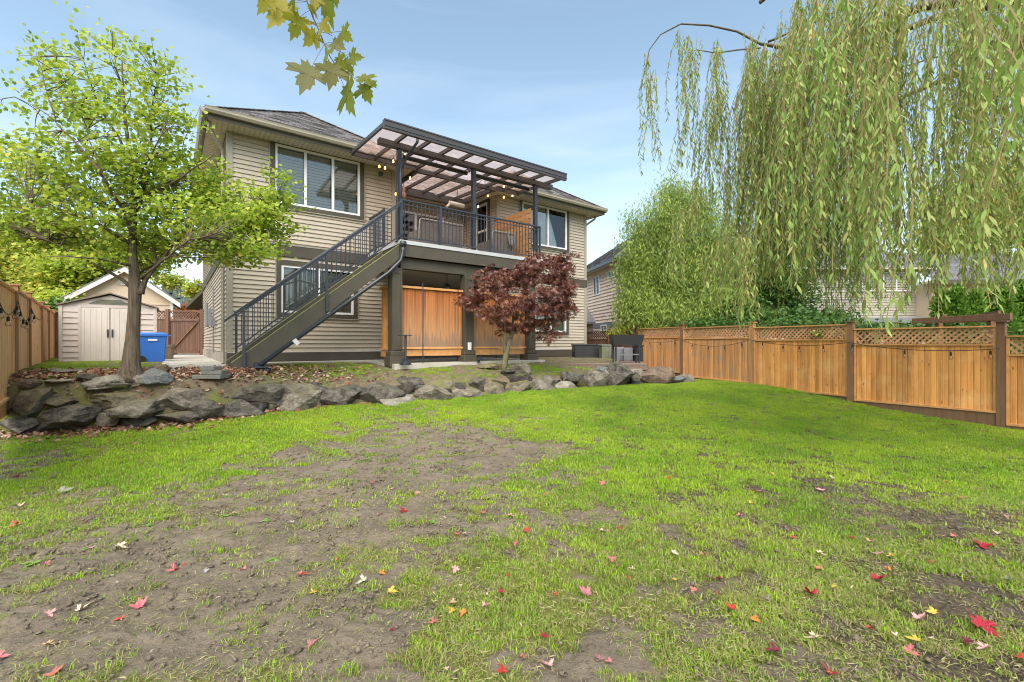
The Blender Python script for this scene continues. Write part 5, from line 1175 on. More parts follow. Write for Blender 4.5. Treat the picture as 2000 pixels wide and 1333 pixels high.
# ------------------------------------------------------------------ rocks
def rockmat(name, a, c, moss, ms):
    m = bpy.data.materials.new(name); m.use_nodes = True; t = m.node_tree; t.nodes.clear(); L = t.links.new
    o = nd(t, 'ShaderNodeOutputMaterial'); b = nd(t, 'ShaderNodeBsdfPrincipled', inp={'Roughness': .85, 'Specular IOR Level': .3}); L(b.outputs[0], o.inputs[0])
    g = nd(t, 'ShaderNodeNewGeometry'); mp_ = nd(t, 'ShaderNodeMapping'); mp_.inputs['Rotation'].default_value = (.4, .5, .3); mp_.inputs['Scale'].default_value = (1, 1, 1.7); L(g.outputs['Position'], mp_.inputs[0])
    n1 = nd(t, 'ShaderNodeTexNoise', inp={'Scale': 5, 'Detail': 10, 'Roughness': .72, 'Distortion': .6}); L(mp_.outputs[0], n1.inputs[0])
    n2 = nd(t, 'ShaderNodeTexNoise', inp={'Scale': 45, 'Detail': 6, 'Roughness': .7}); L(g.outputs['Position'], n2.inputs[0])
    r = nd(t, 'ShaderNodeValToRGB'); e = r.color_ramp.elements; e[0].position = .36; e[0].color = (*c, 1); e[1].position = .62; e[1].color = (*a, 1); x = e.new(.5); x.color = (*[(i + j) / 2 for i, j in zip(a, c)], 1); x2 = e.new(.72); x2.color = (*[min(1, i * 1.55) for i in a], 1)
    L(n1.outputs[0], r.inputs[0])
    sp = nd(t, 'ShaderNodeSeparateXYZ'); L(g.outputs['Normal'], sp.inputs[0]); n3 = nd(t, 'ShaderNodeTexNoise', inp={'Scale': 7, 'Detail': 6, 'Roughness': .7}); L(g.outputs['Position'], n3.inputs[0])
    mu = nd(t, 'ShaderNodeMath', operation='MULTIPLY'); L(sp.outputs[2], mu.inputs[0]); L(n3.outputs[0], mu.inputs[1]); r2 = nd(t, 'ShaderNodeMapRange', inp={'From Min': .34, 'From Max': .52, 'To Min': 0, 'To Max': ms}); L(mu.outputs[0], r2.inputs[0])
    mx_ = nd(t, 'ShaderNodeMix', data_type='RGBA'); L(r2.outputs[0], mx_.inputs[0]); L(r.outputs[0], mx_.inputs[6]); mx_.inputs[7].default_value = (*moss, 1)
    sp2 = nd(t, 'ShaderNodeMapRange', inp={'From Min': .3, 'From Max': .7, 'To Min': .6, 'To Max': 1.4}); L(n2.outputs[0], sp2.inputs[0]); h = nd(t, 'ShaderNodeHueSaturation'); L(sp2.outputs[0], h.inputs['Value']); L(mx_.outputs[2], h.inputs['Color']); L(h.outputs[0], b.inputs['Base Color'])
    ad = nd(t, 'ShaderNodeMath', operation='ADD'); L(n1.outputs[0], ad.inputs[0]); L(n2.outputs[0], ad.inputs[1]); bp = nd(t, 'ShaderNodeBump', inp={'Strength': 1.0, 'Distance': .035}); L(ad.outputs[0], bp.inputs['Height']); L(bp.outputs[0], b.inputs['Normal'])
    return m
RM = {'k': rockmat('deep_rock', (.10, .085, .065), (.03, .026, .02), (.09, .09, .035), .5), 'g': rockmat('grey_rock', (.32, .275, .215), (.075, .062, .047), (.19, .17, .07), .5), 'd': rockmat('dark_rock', (.21, .185, .15), (.038, .033, .027), (.15, .15, .06), .45),  # k: near-black rock colour stands in for shade in the wall gaps
      'm': rockmat('mossy_rock', (.26, .215, .14), (.07, .06, .042), (.21, .19, .055), .95), 'b': rockmat('brown_rock', (.30, .21, .15), (.13, .09, .065), (.15, .15, .06), .2),
      'l': rockmat('pale_rock', (.44, .39, .32), (.19, .165, .13), (.2, .21, .1), .3), 'u': rockmat('blue_grey_rock', (.25, .26, .255), (.12, .125, .125), (.18, .2, .1), .3)}
def rock(c, sx_, sy_, sz_, m, seed, label, tilt=0):
    rng = random.Random(seed); bm = bmesh.new(); bmesh.ops.create_icosphere(bm, subdivisions=4, radius=1)
    planes = []
    for k in range(17):
        n = Vector((rng.gauss(0, 1), rng.gauss(0, 1), rng.gauss(0, .8))).normalized(); planes.append((n, rng.uniform(.44, .80)))
    planes.append((Vector((rng.gauss(0, .22), rng.gauss(0, .22), 1)).normalized(), rng.uniform(.5, .7))); off_ = Vector((seed * 3.1, seed * 1.7, 0))
    for v in bm.verts:
        p = v.co.copy()
        for n, dd in planes:
            q_ = p.dot(n)
            if q_ > dd: p -= n * (q_ - dd) * .985
        nn = mnoise.fractal(p * 1.6 + off_, 1.0, 2.0, 4); p *= 1 + .07 * nn
        rid = abs(mnoise.noise(Vector((p.x * 2.2, p.y * 2.2, p.z * 6.5)) + off_)); p *= 1 - .09 * max(0, .35 - rid)
        p += Vector((mnoise.noise(p * 6 + off_), mnoise.noise(p * 6 - off_), mnoise.noise(p * 7))) * .028; v.co = p
    xs = [v.co.x for v in bm.verts]; zs = [v.co.z for v in bm.verts]; kx = 2 / (max(xs) - min(xs)); kz = 2 / (max(zs) - min(zs))
    for v in bm.verts: v.co = Vector((v.co.x * kx * sx_, v.co.y * kx * sy_, v.co.z * kz * sz_))
    me = bpy.data.meshes.new('boulder'); bm.to_mesh(me); bm.free(); me.materials.append(m)
    me.polygons.foreach_set('use_smooth', [True] * len(me.polygons))
    try: me.set_sharp_from_angle(angle=R(17))
    except Exception: pass
    o = link('boulder', me); o.location = c; o.rotation_euler = (rng.uniform(-.06, .06), tilt, rng.uniform(-.25, .25)); tag(o, label, 'boulder', 'boulders of the rock retaining wall'); return o
RK = [  # px centre, py base, width, height, tone, layer (0 base course, 1 upper course, 2 on the terrace), tilt, label
 (54, 812, 92, 56, 'm', 1, .1, 'olive mossy boulder at the left fence end of the rock wall'), (112, 803, 66, 36, 'm', 1, 0, 'tan boulder wedged right of the mossy boulder at the left fence'),
 (119, 842, 118, 50, 'd', 0, .15, 'long dark slanting slab in the bottom row, far left'), (30, 848, 74, 38, 'd', 0, 0, 'dark low boulder at the left edge of the photo'), (3, 828, 46, 48, 'd', 1, 0, 'dark boulder cut off by the left photo edge'),
 (213, 815, 142, 56, 'm', 1, -.08, 'large moss topped boulder in front of the tree trunk'), (259, 824, 86, 44, 'g', 0, .05, 'grey flat faced boulder below the moss topped boulder'), (203, 834, 48, 30, 'g', 0, 0, 'small grey stone between the dark slab and moss topped boulder'),
 (262, 838, 64, 26, 'd', 0, 0, 'low dark stone half buried in leaves under the tree'), (348, 811, 116, 58, 'g', 1, .12, 'big grey wedge boulder right of the tree'), (338, 828, 78, 26, 'd', 0, 0, 'dark low stone beneath the big grey wedge boulder'),
 (396, 820, 60, 44, 'd', 0, 0, 'dark boulder under the paver stack'), (424, 790, 48, 32, 'd', 1, 0, 'small dark boulder right below the paver stack'),
 (484, 790, 106, 46, 'd', 1, -.05, 'long dark angular boulder above the drain pipe'), (454, 822, 92, 42, 'd', 0, .05, 'rounded dark boulder at the lawn, left of the drain pipe'), (531, 800, 34, 26, 'd', 0, 0, 'small dark stone right of the drain pipe'),
 (576, 803, 98, 60, 'g', 0, -.05, 'biggest grey boulder in the middle of the wall, pale flat face'), (620, 794, 34, 52, 'd', 1, .3, 'narrow leaning dark stone right of the biggest grey boulder'), (661, 799, 80, 46, 'd', 0, .05, 'dark rough boulder, third right of the drain pipe'),
 (735, 794, 88, 50, 'd', 0, -.1, 'dark jagged boulder just left of the pale sloping slab'), (796, 774, 58, 38, 'd', 1, .1, 'dark upper boulder above the pale sloping slab'), (775, 799, 72, 32, 'l', 0, -.15, 'pale sloping slab touching the lawn'), (665, 806, 60, 18, 'l', 0, 0, 'flat pale stone sunk in the lawn edge'),
 (840, 792, 74, 44, 'g', 0, 0, 'pointed grey boulder right of the pale sloping slab'), (869, 768, 34, 26, 'g', 1, 0, 'small upright stone above the pointed grey boulder'), (906, 789, 66, 36, 'g', 0, .1, 'mid grey boulder below the dark wedge shaped top stone'), (926, 768, 56, 30, 'd', 1, -.1, 'dark wedge shaped top stone left of the red maple'),
 (961, 782, 62, 36, 'm', 0, 0, 'lichen speckled boulder in front of the red maple'), (1008, 776, 66, 34, 'm', 0, .1, 'mossy brown boulder right of the lichen speckled one'), (1056, 775, 44, 36, 'g', 0, -.3, 'leaning grey boulder right of the maple trunk'), (1074, 759, 38, 26, 'g', 1, 0, 'grey top stone on the right of the leaning boulder'),
 (1104, 768, 54, 24, 'l', 0, 0, 'pale wide stone touching the lawn right of the maple'), (1118, 752, 48, 28, 'd', 1, .1, 'black angular stone above the pale wide stone'), (1158, 759, 52, 40, 'g', 0, .2, 'grey boulder left of the tallest dark boulder'), (1176, 736, 28, 20, 'u', 1, 0, 'greenish grey stone tucked against the platform'),
 (1207, 757, 64, 48, 'd', 0, .3, 'tallest dark boulder in front of the wooden platform'), (1240, 741, 30, 20, 'l', 1, 0, 'pale chip stone between dark and brown boulders'), (1243, 754, 18, 17, 'u', 0, 0, 'small round bluish cobble left of the brown boulder'),
 (1276, 755, 64, 38, 'b', 0, .25, 'large warm brown boulder near the fence'), (1316, 750, 42, 15, 'u', 0, 0, 'low flat stone right of the brown boulder'), (1341, 753, 38, 23, 'g', 0, 0, 'last grey stone of the wall beside the fence'),
 (197, 762, 88, 26, 'l', 2, 0, 'flat pale slab lying before the tree trunk'), (167, 745, 44, 15, 'd', 2, -.2, 'dark log shaped stone left of the tree trunk'), (294, 750, 56, 30, 'u', 2, -.2, 'blue grey tilted slab leaning right of the tree trunk'), (262, 758, 36, 24, 'g', 2, 0, 'grey stone at the foot of the tree trunk'),
 (56, 760, 34, 17, 'b', 2, 0, 'rounded pinkish stone at the foot of the left fence'), (110, 748, 60, 8, 'l', 2, 0, 'flat stepping stone in the grass between left fence and tree'), (130, 728, 70, 7, 'l', 2, 0, 'thin pale stepping stone in front of the shed'), (308, 731, 34, 18, 'm', 2, 0, 'mossy rock behind the blue grey tilted slab'),
 (1018, 733, 40, 27, 'g', 2, .2, 'grey rock at the right foot of the red maple'), (991, 734, 28, 16, 'd', 2, 0, 'small dark rock touching the red maple trunk'), (957, 721, 46, 12, 'm', 2, 0, 'low mossy rock left of the red maple trunk')]
for i, (px, pb_, w_, h_, tn, ly, tl, lab) in enumerate(RK):
    if ly == 1:
        x, y, z = hit(px, {True: 820, False: 800}[px < 450])
        yR = float(np.interp((px - CX) / F_PX * y, RX, RY)); y = yR + .22; x = (px - CX) / F_PX * y; z = CZ - (pb_ - HY) / F_PX * y
    elif ly == 0:
        y = 5.0
        for it in range(12): x = (px - CX) / F_PX * y; y = float(np.interp(x, RX, RY))
        y += .0; x = (px - CX) / F_PX * y; z = CZ - (pb_ - HY) / F_PX * y
    else: x, y, z = hit(px, pb_)
    sx_ = w_ / F_PX * y / 2; sz_ = h_ / F_PX * y / 2
    rock((x, y + sx_ * .3, z + sz_ - .01), sx_ * (1.0 if ly == 1 else 1.08), max(sx_ * .8, .1), sz_ * (1.0 if px < 620 and ly < 2 else 1.14), RM[tn], i + 11, lab, -tl)
# backing rubble that fills the gaps, coloured near black as their shade
for i in range(34):
    t_ = i / 33; px = -20 + t_ * 1250
    y = 6
    for it in range(12): x = (px - CX) / F_PX * y; y = float(np.interp(x, RX, RY))
    x += random.uniform(-.1, .1)
    o = rock((x, y + .38, float(ground(x, y - .1)) + .12), .34, .24, .24, RM['k'], 300 + i, 'rubble stone darkened as gap shade, packed behind the front boulders')
    o.name = 'rubble_stone'; o['category'] = 'stone'; o['group'] = 'rubble behind the rock wall'

# ------------------------------------------------------------------ foliage
T_OVAL = (np.array([(0, 0, 0), (-.36, .22, .06), (-.46, .5, .09), (-.26, .82, .04), (0, 1.0, -.06), (.26, .82, .04), (.46, .5, .09), (.36, .22, .06), (0, .5, 0)]), np.array([(8, 0, 1), (8, 1, 2), (8, 2, 3), (8, 3, 4), (8, 4, 5), (8, 5, 6), (8, 6, 7), (8, 7, 0)]))
T_QUAD = (np.array([(0, 0, 0), (-.4, .45, .06), (0, 1, 0), (.4, .45, .06)]), np.array([(0, 1, 2), (0, 2, 3)]))
T_LANCE = (np.array([(0, 0, 0), (-.09, .3, .02), (-.08, .65, .0), (0, 1, -.06), (.08, .65, 0), (.09, .3, .02)]), np.array([(0, 1, 5), (1, 2, 4), (1, 4, 5), (2, 3, 4)]))
def t_palm(k=7, wid=.13):
    v = [(0, 0, 0)]; f = []
    for i in range(k):
        a = (i - (k - 1) / 2) * (4.0 / (k - 1)); L_ = 1 - .10 * abs(i - (k - 1) / 2); d = (math.sin(a), math.cos(a)); n = (d[1], -d[0]); b0 = len(v)
        v += [(d[0] * L_ * .45 - n[0] * wid, .1 + d[1] * L_ * .45 - n[1] * wid, .03), (d[0] * L_, .1 + d[1] * L_, -.10), (d[0] * L_ * .45 + n[0] * wid, .1 + d[1] * L_ * .45 + n[1] * wid, .03)]
        f += [(0, b0, b0 + 1), (0, b0 + 1, b0 + 2)]
    return (np.array(v), np.array(f))
T_PALM = t_palm(7, .10)
def t_maple():
    """five-lobed maple leaf outline with teeth"""
    half = [(0, -.02), (.10, -.06), (.30, -.22), (.26, -.08), (.50, -.10), (.40, .04), (.38, .10), (.62, .12), (.92, .30), (.76, .34), (.82, .52), (.62, .46), (.36, .34), (.30, .40), (.42, .60), (.32, .62), (.30, .82), (.16, .80), (.10, .92), (0, 1.12)]
    pts = half + [(-x, y) for x, y in half[-2:0:-1]]
    v = [(0, .28, 0)] + [(x * .62, y * .9, .12 * abs(x) * abs(x) - .10 * max(0, y - .5)) for x, y in pts]; n = len(pts)
    return (np.array(v), np.array([(0, i + 1, (i + 1) % n + 1) for i in range(n)]))
T_MAPLE = t_maple()
def leafgeo(C, D, N, size, T):
    """arrays of leaves: base point C, axis D, normal N, length size"""
    D = D / np.maximum(np.linalg.norm(D, axis=1, keepdims=True), 1e-9); Xa = np.cross(D, N); Xa /= np.maximum(np.linalg.norm(Xa, axis=1, keepdims=True), 1e-9); Na = np.cross(Xa, D)
    tv, tf = T; s = size[:, None, None]
    V = C[:, None, :] + s * (tv[None, :, 0:1] * Xa[:, None, :] + tv[None, :, 1:2] * D[:, None, :] + tv[None, :, 2:3] * Na[:, None, :])
    n = len(C); k = len(tv); Fc = (tf[None] + (np.arange(n) * k)[:, None, None]).reshape(-1, 3)
    return V.reshape(-1, 3), Fc, k
def leaves(name, parent, m, C, D, N, size, T, col=None, solo=0, solo_name='leaf'):
    """foliage: the `solo` leaves nearest the camera become objects of their own, the rest one mesh"""
    n = len(C); col = np.random.rand(n) if col is None else np.clip(col, 0, 1); rest = np.ones(n, bool)
    if solo:
        app = size / np.maximum(np.linalg.norm(C - np.array([0, 0, CZ]), axis=1), .3); px_ = C[:, 0] / np.maximum(C[:, 1], .1)
        ok = (px_ > -1.1) & (px_ < 1.1) & (C[:, 1] > 0) & ((C[:, 2] - CZ) / np.maximum(C[:, 1], .1) < .74); app = np.where(ok, app, -1)
        idx = np.argsort(-app)[:solo]; rest[idx] = False; b = base_of(parent)
        protos = []
        for q in range(5):
            V, Fc, k = leafgeo(np.zeros((1, 3)), np.array([[0, 1., 0]]), np.array([[0, 0, 1.]]), np.array([1.0]), T)
            V = V + np.random.randn(*V.shape) * np.array([.006, .006, .018]); me = bpy.data.meshes.new(solo_name); me.from_pydata([tuple(p) for p in V], [], [tuple(int(i) for i in f) for f in Fc]); me.update(); me.materials.append(m)
            a = me.attributes.new('rnd', 'FLOAT', 'POINT'); a.data.foreach_set('value', np.full(len(V), (q + .5) / 5, dtype=np.float32)); protos.append(me)
        for i in idx:
            me = protos[min(4, int(col[i] * 5))]; o = bpy.data.objects.new(solo_name, me); COL.objects.link(o); o.parent = parent
            d = Vector(D[i]).normalized(); x = d.cross(Vector(N[i])); x = x.normalized() if x.length > 1e-6 else Vector((1, 0, 0)); nn = x.cross(d)
            mt = Matrix((x, d, nn)).transposed().to_4x4(); s = float(size[i]); mt = Matrix.Translation(Vector(C[i]) - Vector(b)) @ mt @ Matrix.Diagonal((s, s, s, 1)); o.matrix_local = mt
    V, Fc, k = leafgeo(C[rest], D[rest], N[rest], size[rest], T)
    o = fast_mesh(name, V, Fc, m, parent, rnd=np.repeat(col[rest], k)); o['kind'] = 'stuff'; return o
def rv(n): v = np.random.randn(n, 3); return v / np.linalg.norm(v, axis=1, keepdims=True)
G1 = [(.075, .14, .022), (.14, .25, .04), (.24, .36, .05), (.36, .44, .07), (.50, .44, .08)]
M['leaf_tree'] = leafmat('light_green_leaf', [(.15, .24, .035), (.27, .39, .045), (.40, .51, .06), (.51, .59, .08), (.61, .61, .10), (.70, .50, .10)], .5)
M['leaf_red'] = leafmat('purple_red_leaf', [(.085, .028, .02), (.16, .05, .03), (.25, .085, .055), (.36, .17, .12), (.50, .19, .06)], .3, rough=.34, gloss=.8)
M['leaf_willow'] = leafmat('willow_leaf', [(.10, .16, .045), (.18, .27, .06), (.27, .37, .08), (.37, .46, .12), (.48, .49, .15), (.56, .40, .10)], .45, rough=.5, gloss=.35)
M['leaf_willow_near'] = leafmat('bright_willow_leaf', [(.18, .29, .06), (.28, .41, .08), (.36, .49, .12)], .45, rough=.45)
M['leaf_bush'] = leafmat('bush_leaf', [(.10, .16, .035), (.18, .26, .05), (.27, .36, .065), (.36, .44, .09), (.43, .48, .13)], .35)
M['leaf_dark'] = leafmat('dark_hedge_leaf', [(.045, .10, .02), (.08, .16, .03), (.13, .22, .04)], .3)
M['leaf_cedar'] = leafmat('cedar_foliage', [(.07, .17, .02), (.15, .29, .035), (.24, .40, .06)], .3)
M['leaf_yellow'] = leafmat('yellow_green_leaf', [(.20, .28, .05), (.32, .42, .07), (.46, .50, .08), (.56, .52, .09), (.62, .40, .08)], .4)
M['leaf_orange'] = leafmat('orange_leaf', [(.55, .18, .05), (.65, .28, .06), (.4, .14, .05)], .4)
M['leaf_far'] = leafmat('far_conifer', [(.055, .085, .07), (.08, .115, .09), (.11, .15, .12)], .2)  # muted bluish greens carry the distance haze in the colour

def blob_points(blobs, n):
    """cluster centres spread through ellipsoids, denser near their surface; blobs = (x, y, z, rx, ry, rz, weight)"""
    w_ = np.array([b[6] for b in blobs], float); w_ /= w_.sum(); k = np.random.choice(len(blobs), n, p=w_); B_ = np.array([b[:6] for b in blobs])[k]
    r = (np.random.rand(n) ** .45)[:, None]; return B_[:, :3] + rv(n) * r * B_[:, 3:6]
def sprays(P_, per, size, spread, T, m, parent, name='leaves', droop=.35, flat=.5, tree_c=None, solo=0, col_top=None, drop=0.0):
    n = len(P_) * per; C = np.repeat(P_, per, axis=0) + np.random.randn(n, 3) * np.array([spread, spread, spread * flat])
    C[:, 2] -= drop * np.random.rand(n)
    D = np.random.randn(n, 3) * np.array([1, 1, .45]); D[:, 2] -= droop; N = np.random.randn(n, 3) * .55 + np.array([0, -.15, 1])
    sz = size * np.random.uniform(.65, 1.2, n); cl = np.repeat(np.random.rand(len(P_)), per) * .55 + np.random.rand(n) * .45
    if col_top is not None: cl = cl + col_top(C)
    return leaves(name, parent, m, C, D, N, sz, T, cl, solo)
def branch(b, p0, p1, r0, r1, bend=.15, n=6, seg=6, rng=random):
    p0 = Vector(p0); p1 = Vector(p1); L_ = (p1 - p0).length; o1 = Vector((rng.uniform(-1, 1), rng.uniform(-1, 1), rng.uniform(-.2, .8))) * L_ * bend; pts = []
    for i in range(n + 1):
        t_ = i / n; q_ = p0.lerp(p1, t_) + o1 * math.sin(t_ * math.pi) * .5; q_ += Vector((rng.uniform(-1, 1), rng.uniform(-1, 1), rng.uniform(-1, 1))) * L_ * .012 * (0 < i < n); pts.append(q_)
    b.tube(pts, [r0 + (r1 - r0) * i / n for i in range(n + 1)], seg); return pts

# left tree --------------------------------------------------------------
tx, ty, tz = hit(255, 738); TY = ty
tree = thing('katsura_tree', 'tall light green deciduous tree rising from the left end of the rock wall', 'tree', (tx, ty, tz))
def tp(px, py, dy=0): p = pw(px, py, TY + dy); return Vector(p)
tr_pts = [tp(254, 745), tp(254, 732), tp(256, 712), tp(259, 660), tp(262, 610), tp(264, 570), tp(262, 530), tp(258, 490), tp(260, 440), tp(262, 380), tp(255, 310), tp(245, 240), tp(240, 170), tp(238, 110)]
tr_r = [.27, .205, .135, .10, .09, .095, .076, .066, .055, .044, .034, .024, .016, .007]
MB().tube(tr_pts, tr_r, 14).build('trunk', M['bark'], tree, smooth=True)
rb_ = MB(); 
for a in np.arange(0, 6.28, .9): rb_.tube([(tx + .12 * math.cos(a), ty + .12 * math.sin(a), tz + .22), (tx + .2 * math.cos(a), ty + .2 * math.sin(a), tz + .04), (tx + .27 * math.cos(a + .2), ty + .27 * math.sin(a + .2), tz - .05)], [.05, .038, .01], 6)

limbs = []
LB = [((262, 566), (175, 512), -.2, .05, .02), ((175, 512), (95, 470), -.3, .022, .008), ((275, 575), (305, 520), .1, .075, .045), ((305, 520), (345, 470), .3, .045, .03), ((345, 470), (420, 435), .5, .03, .015), ((420, 435), (540, 400), .5, .015, .005), ((305, 520), (300, 450), .4, .045, .03), ((300, 450), (345, 330), .8, .03, .015), ((345, 330), (390, 210), 1.0, .015, .005),
      ((258, 480), (180, 430), -.5, .05, .03), ((180, 430), (60, 400), -.9, .03, .01), ((262, 470), (200, 345), -.9, .05, .03), ((200, 345), (110, 240), -1.0, .03, .015), ((110, 240), (30, 190), -.9, .012, .005), ((110, 240), (70, 100), -.8, .014, .005),
      ((260, 430), (300, 300), .3, .05, .03), ((300, 300), (310, 150), .2, .03, .008), ((258, 330), (190, 200), .4, .04, .02), ((190, 200), (150, 70), .4, .02, .005), ((275, 545), (370, 468), -.8, .03, .016), ((370, 468), (480, 430), -1.3, .014, .005), ((258, 400), (285, 250), .5, .03, .012), ((285, 250), (330, 130), .8, .012, .004), ((200, 345), (150, 200), -.4, .02, .008), ((150, 200), (110, 110), -.3, .008, .003),
      ((260, 450), (150, 360), 1.0, .04, .02), ((150, 360), (20, 300), 1.3, .018, .006), ((262, 520), (130, 500), -1.2, .03, .01), ((258, 400), (330, 250), -.7, .035, .01), ((262, 390), (420, 300), -.9, .035, .01), ((245, 240), (215, 60), .2, .02, .004), ((262, 540), (330, 500), 1.2, .035, .02), ((330, 500), (440, 500), 1.7, .02, .006)]
b = MB(); D0 = {}
for (a, c, dy, r0, r1) in LB:
    d0 = D0.get(a, 0.0); A = tp(a[0], a[1], d0); B = tp(c[0], c[1], dy); D0[c] = dy; pts = branch(b, A, B, r0 * .72, r1 * .7, .12, 7); limbs += pts[1:]
b.build('branches', M['bark'], tree, smooth=True)
PXM = TY / F_PX
def bl2(px, py, rx, ry, dy=0, w_=1.0, rd=None): p = tp(px, py, dy); return (p.x, p.y, p.z, rx * PXM, (rd or rx) * PXM, ry * PXM, w_)
LBL = [bl2(240, 215, 110, 110, 0, .95), bl2(140, 190, 80, 80, .1, .6), bl2(330, 240, 60, 90, 0, .6), bl2(90, 110, 55, 45, 0, .14), bl2(200, 85, 60, 45, .1, .14), bl2(300, 120, 50, 50, -.2, .14), bl2(60, 360, 75, 60, .2, .9), bl2(180, 330, 120, 70, -.3, 1.5), bl2(330, 350, 105, 70, .2, 1.4), bl2(420, 370, 70, 60, .5, .8),
       bl2(90, 440, 100, 42, .3, 1.3), bl2(240, 430, 130, 50, 0, 1.4), bl2(400, 430, 100, 48, 0, 1.3), bl2(490, 440, 80, 45, .2, .9), bl2(530, 390, 50, 30, .4, .35), bl2(545, 345, 22, 28, .4, .12), bl2(510, 430, 60, 36, .3, .5), bl2(440, 485, 90, 36, .1, .8), bl2(300, 490, 80, 28, .5, .45), bl2(130, 475, 90, 26, .3, .5), bl2(-10, 420, 50, 60, .3, .5), bl2(20, 300, 60, 30, 0, .22), bl2(20, 210, 22, 16, 0, .05), bl2(150, 505, 60, 18, -.5, .2), bl2(500, 490, 50, 22, -.3, .25)]
P_ = blob_points(LBL, 2150)
P_ = P_[np.abs(P_[:, 1] - TY) < 2.6]
lim = np.array([tuple(p) for p in limbs]); b = MB()
for k, p in enumerate(P_[::2]):
    j = int(np.argmin(((lim - p) ** 2).sum(1) + 3 * np.maximum(0, lim[:, 2] - p[2]) ** 2)); q_ = lim[j]
    if np.linalg.norm(q_ - p) < 2.2: branch(b, q_, p, .009, .003, .12, 4, 3)
b.build('twigs', M['bark_fine'], tree)['kind'] = 'stuff'
sprays(P_, 10, .073, .125, T_OVAL, M['leaf_tree'], tree, 'leaves', droop=.6, flat=.38, solo=260, col_top=lambda C: -.12 + .0 * C[:, 0] + .12 * (np.random.rand(len(C)) - .4))

# red maple --------------------------------------------------------------
mx_p, my_p, mz_p = hit(985, 724); MY = my_p
jm = thing('japanese_maple', 'small purple-red japanese maple with forked mossy trunk in front of the deck', 'tree', (mx_p, my_p, mz_p))
def mp2(px, py, dy=0): return Vector(pw(px, py, MY + dy))
b = MB(); 
b.tube([mp2(984, 732), mp2(985, 715), mp2(989, 690), mp2(996, 662)], [.105, .085, .072, .06], 10)
J = [mp2(996, 662)]
JL = [((987, 690), (988, 650), -.1, .055, .045), ((988, 650), (985, 610), -.1, .042, .028), ((985, 610), (950, 570), -.3, .026, .012), ((996, 662), (1010, 640), .1, .05, .04), ((1010, 640), (1030, 622), .2, .04, .03), ((1030, 622), (1075, 590), .3, .028, .012), ((996, 662), (1001, 630), 0, .04, .03), ((1001, 630), (1005, 600), .2, .03, .02), ((1005, 600), (1040, 540), .3, .02, .008), ((1005, 600), (975, 545), .2, .018, .007), ((1030, 622), (1090, 640), -.3, .02, .007), ((985, 610), (920, 600), .3, .018, .006), ((1075, 590), (1085, 520), .3, .014, .005), ((1001, 630), (1010, 590), -.7, .02, .008)]
D0 = {}; lim = []
for (a, c, dy, r0, r1) in JL:
    A = mp2(a[0], a[1], D0.get(a, 0)); B = mp2(c[0], c[1], dy); D0[c] = dy; lim += branch(b, A, B, r0, r1, .15, 6)[1:]
b.build('trunk', M['bark_moss'], jm, smooth=True)
PXM = MY / F_PX
def bl3(px, py, rx, ry, dy=0, w_=1.0, rd=None): p = mp2(px, py, dy); return (p.x, p.y, p.z, rx * PXM, (rd or rx) * PXM, ry * PXM, w_)
JB = [bl3(1080, 545, 46, 42, .1, 1.3), bl3(1055, 520, 42, 26, 0, .6), bl3(1010, 545, 42, 28, .1, .8), bl3(960, 555, 42, 26, 0, .8), bl3(950, 525, 12, 16, 0, .06), bl3(925, 588, 30, 20, 0, .5), bl3(1100, 590, 28, 36, .1, .8), bl3(1070, 590, 45, 34, -.3, 1.0), bl3(1000, 590, 45, 24, -.3, .8), bl3(1045, 630, 40, 22, -.1, .7), bl3(1070, 655, 28, 14, -.1, .3), bl3(970, 612, 32, 16, -.2, .4), bl3(1098, 512, 22, 14, 0, .2), bl3(1122, 498, 7, 5, 0, .03), bl3(985, 640, 14, 16, 0, .12), bl3(1115, 560, 14, 20, 0, .2), bl3(1005, 640, 30, 10, 0, .2), bl3(905, 592, 12, 10, 0, .08)]
P_ = blob_points(JB, 430); lim = np.array([tuple(p) for p in lim]); b = MB()
for p in P_[::2]:
    j = int(np.argmin(((lim - p) ** 2).sum(1))); branch(b, lim[j], p, .006, .002, .12, 4, 3)
b.build('twigs', M['bark_fine'], jm)['kind'] = 'stuff'
sprays(P_, 16, .088, .085, T_PALM, M['leaf_red'], jm, 'leaves', droop=.9, flat=.5, solo=120, col_top=lambda C: np.where(np.random.rand(len(C)) > .95, .3, -.12))

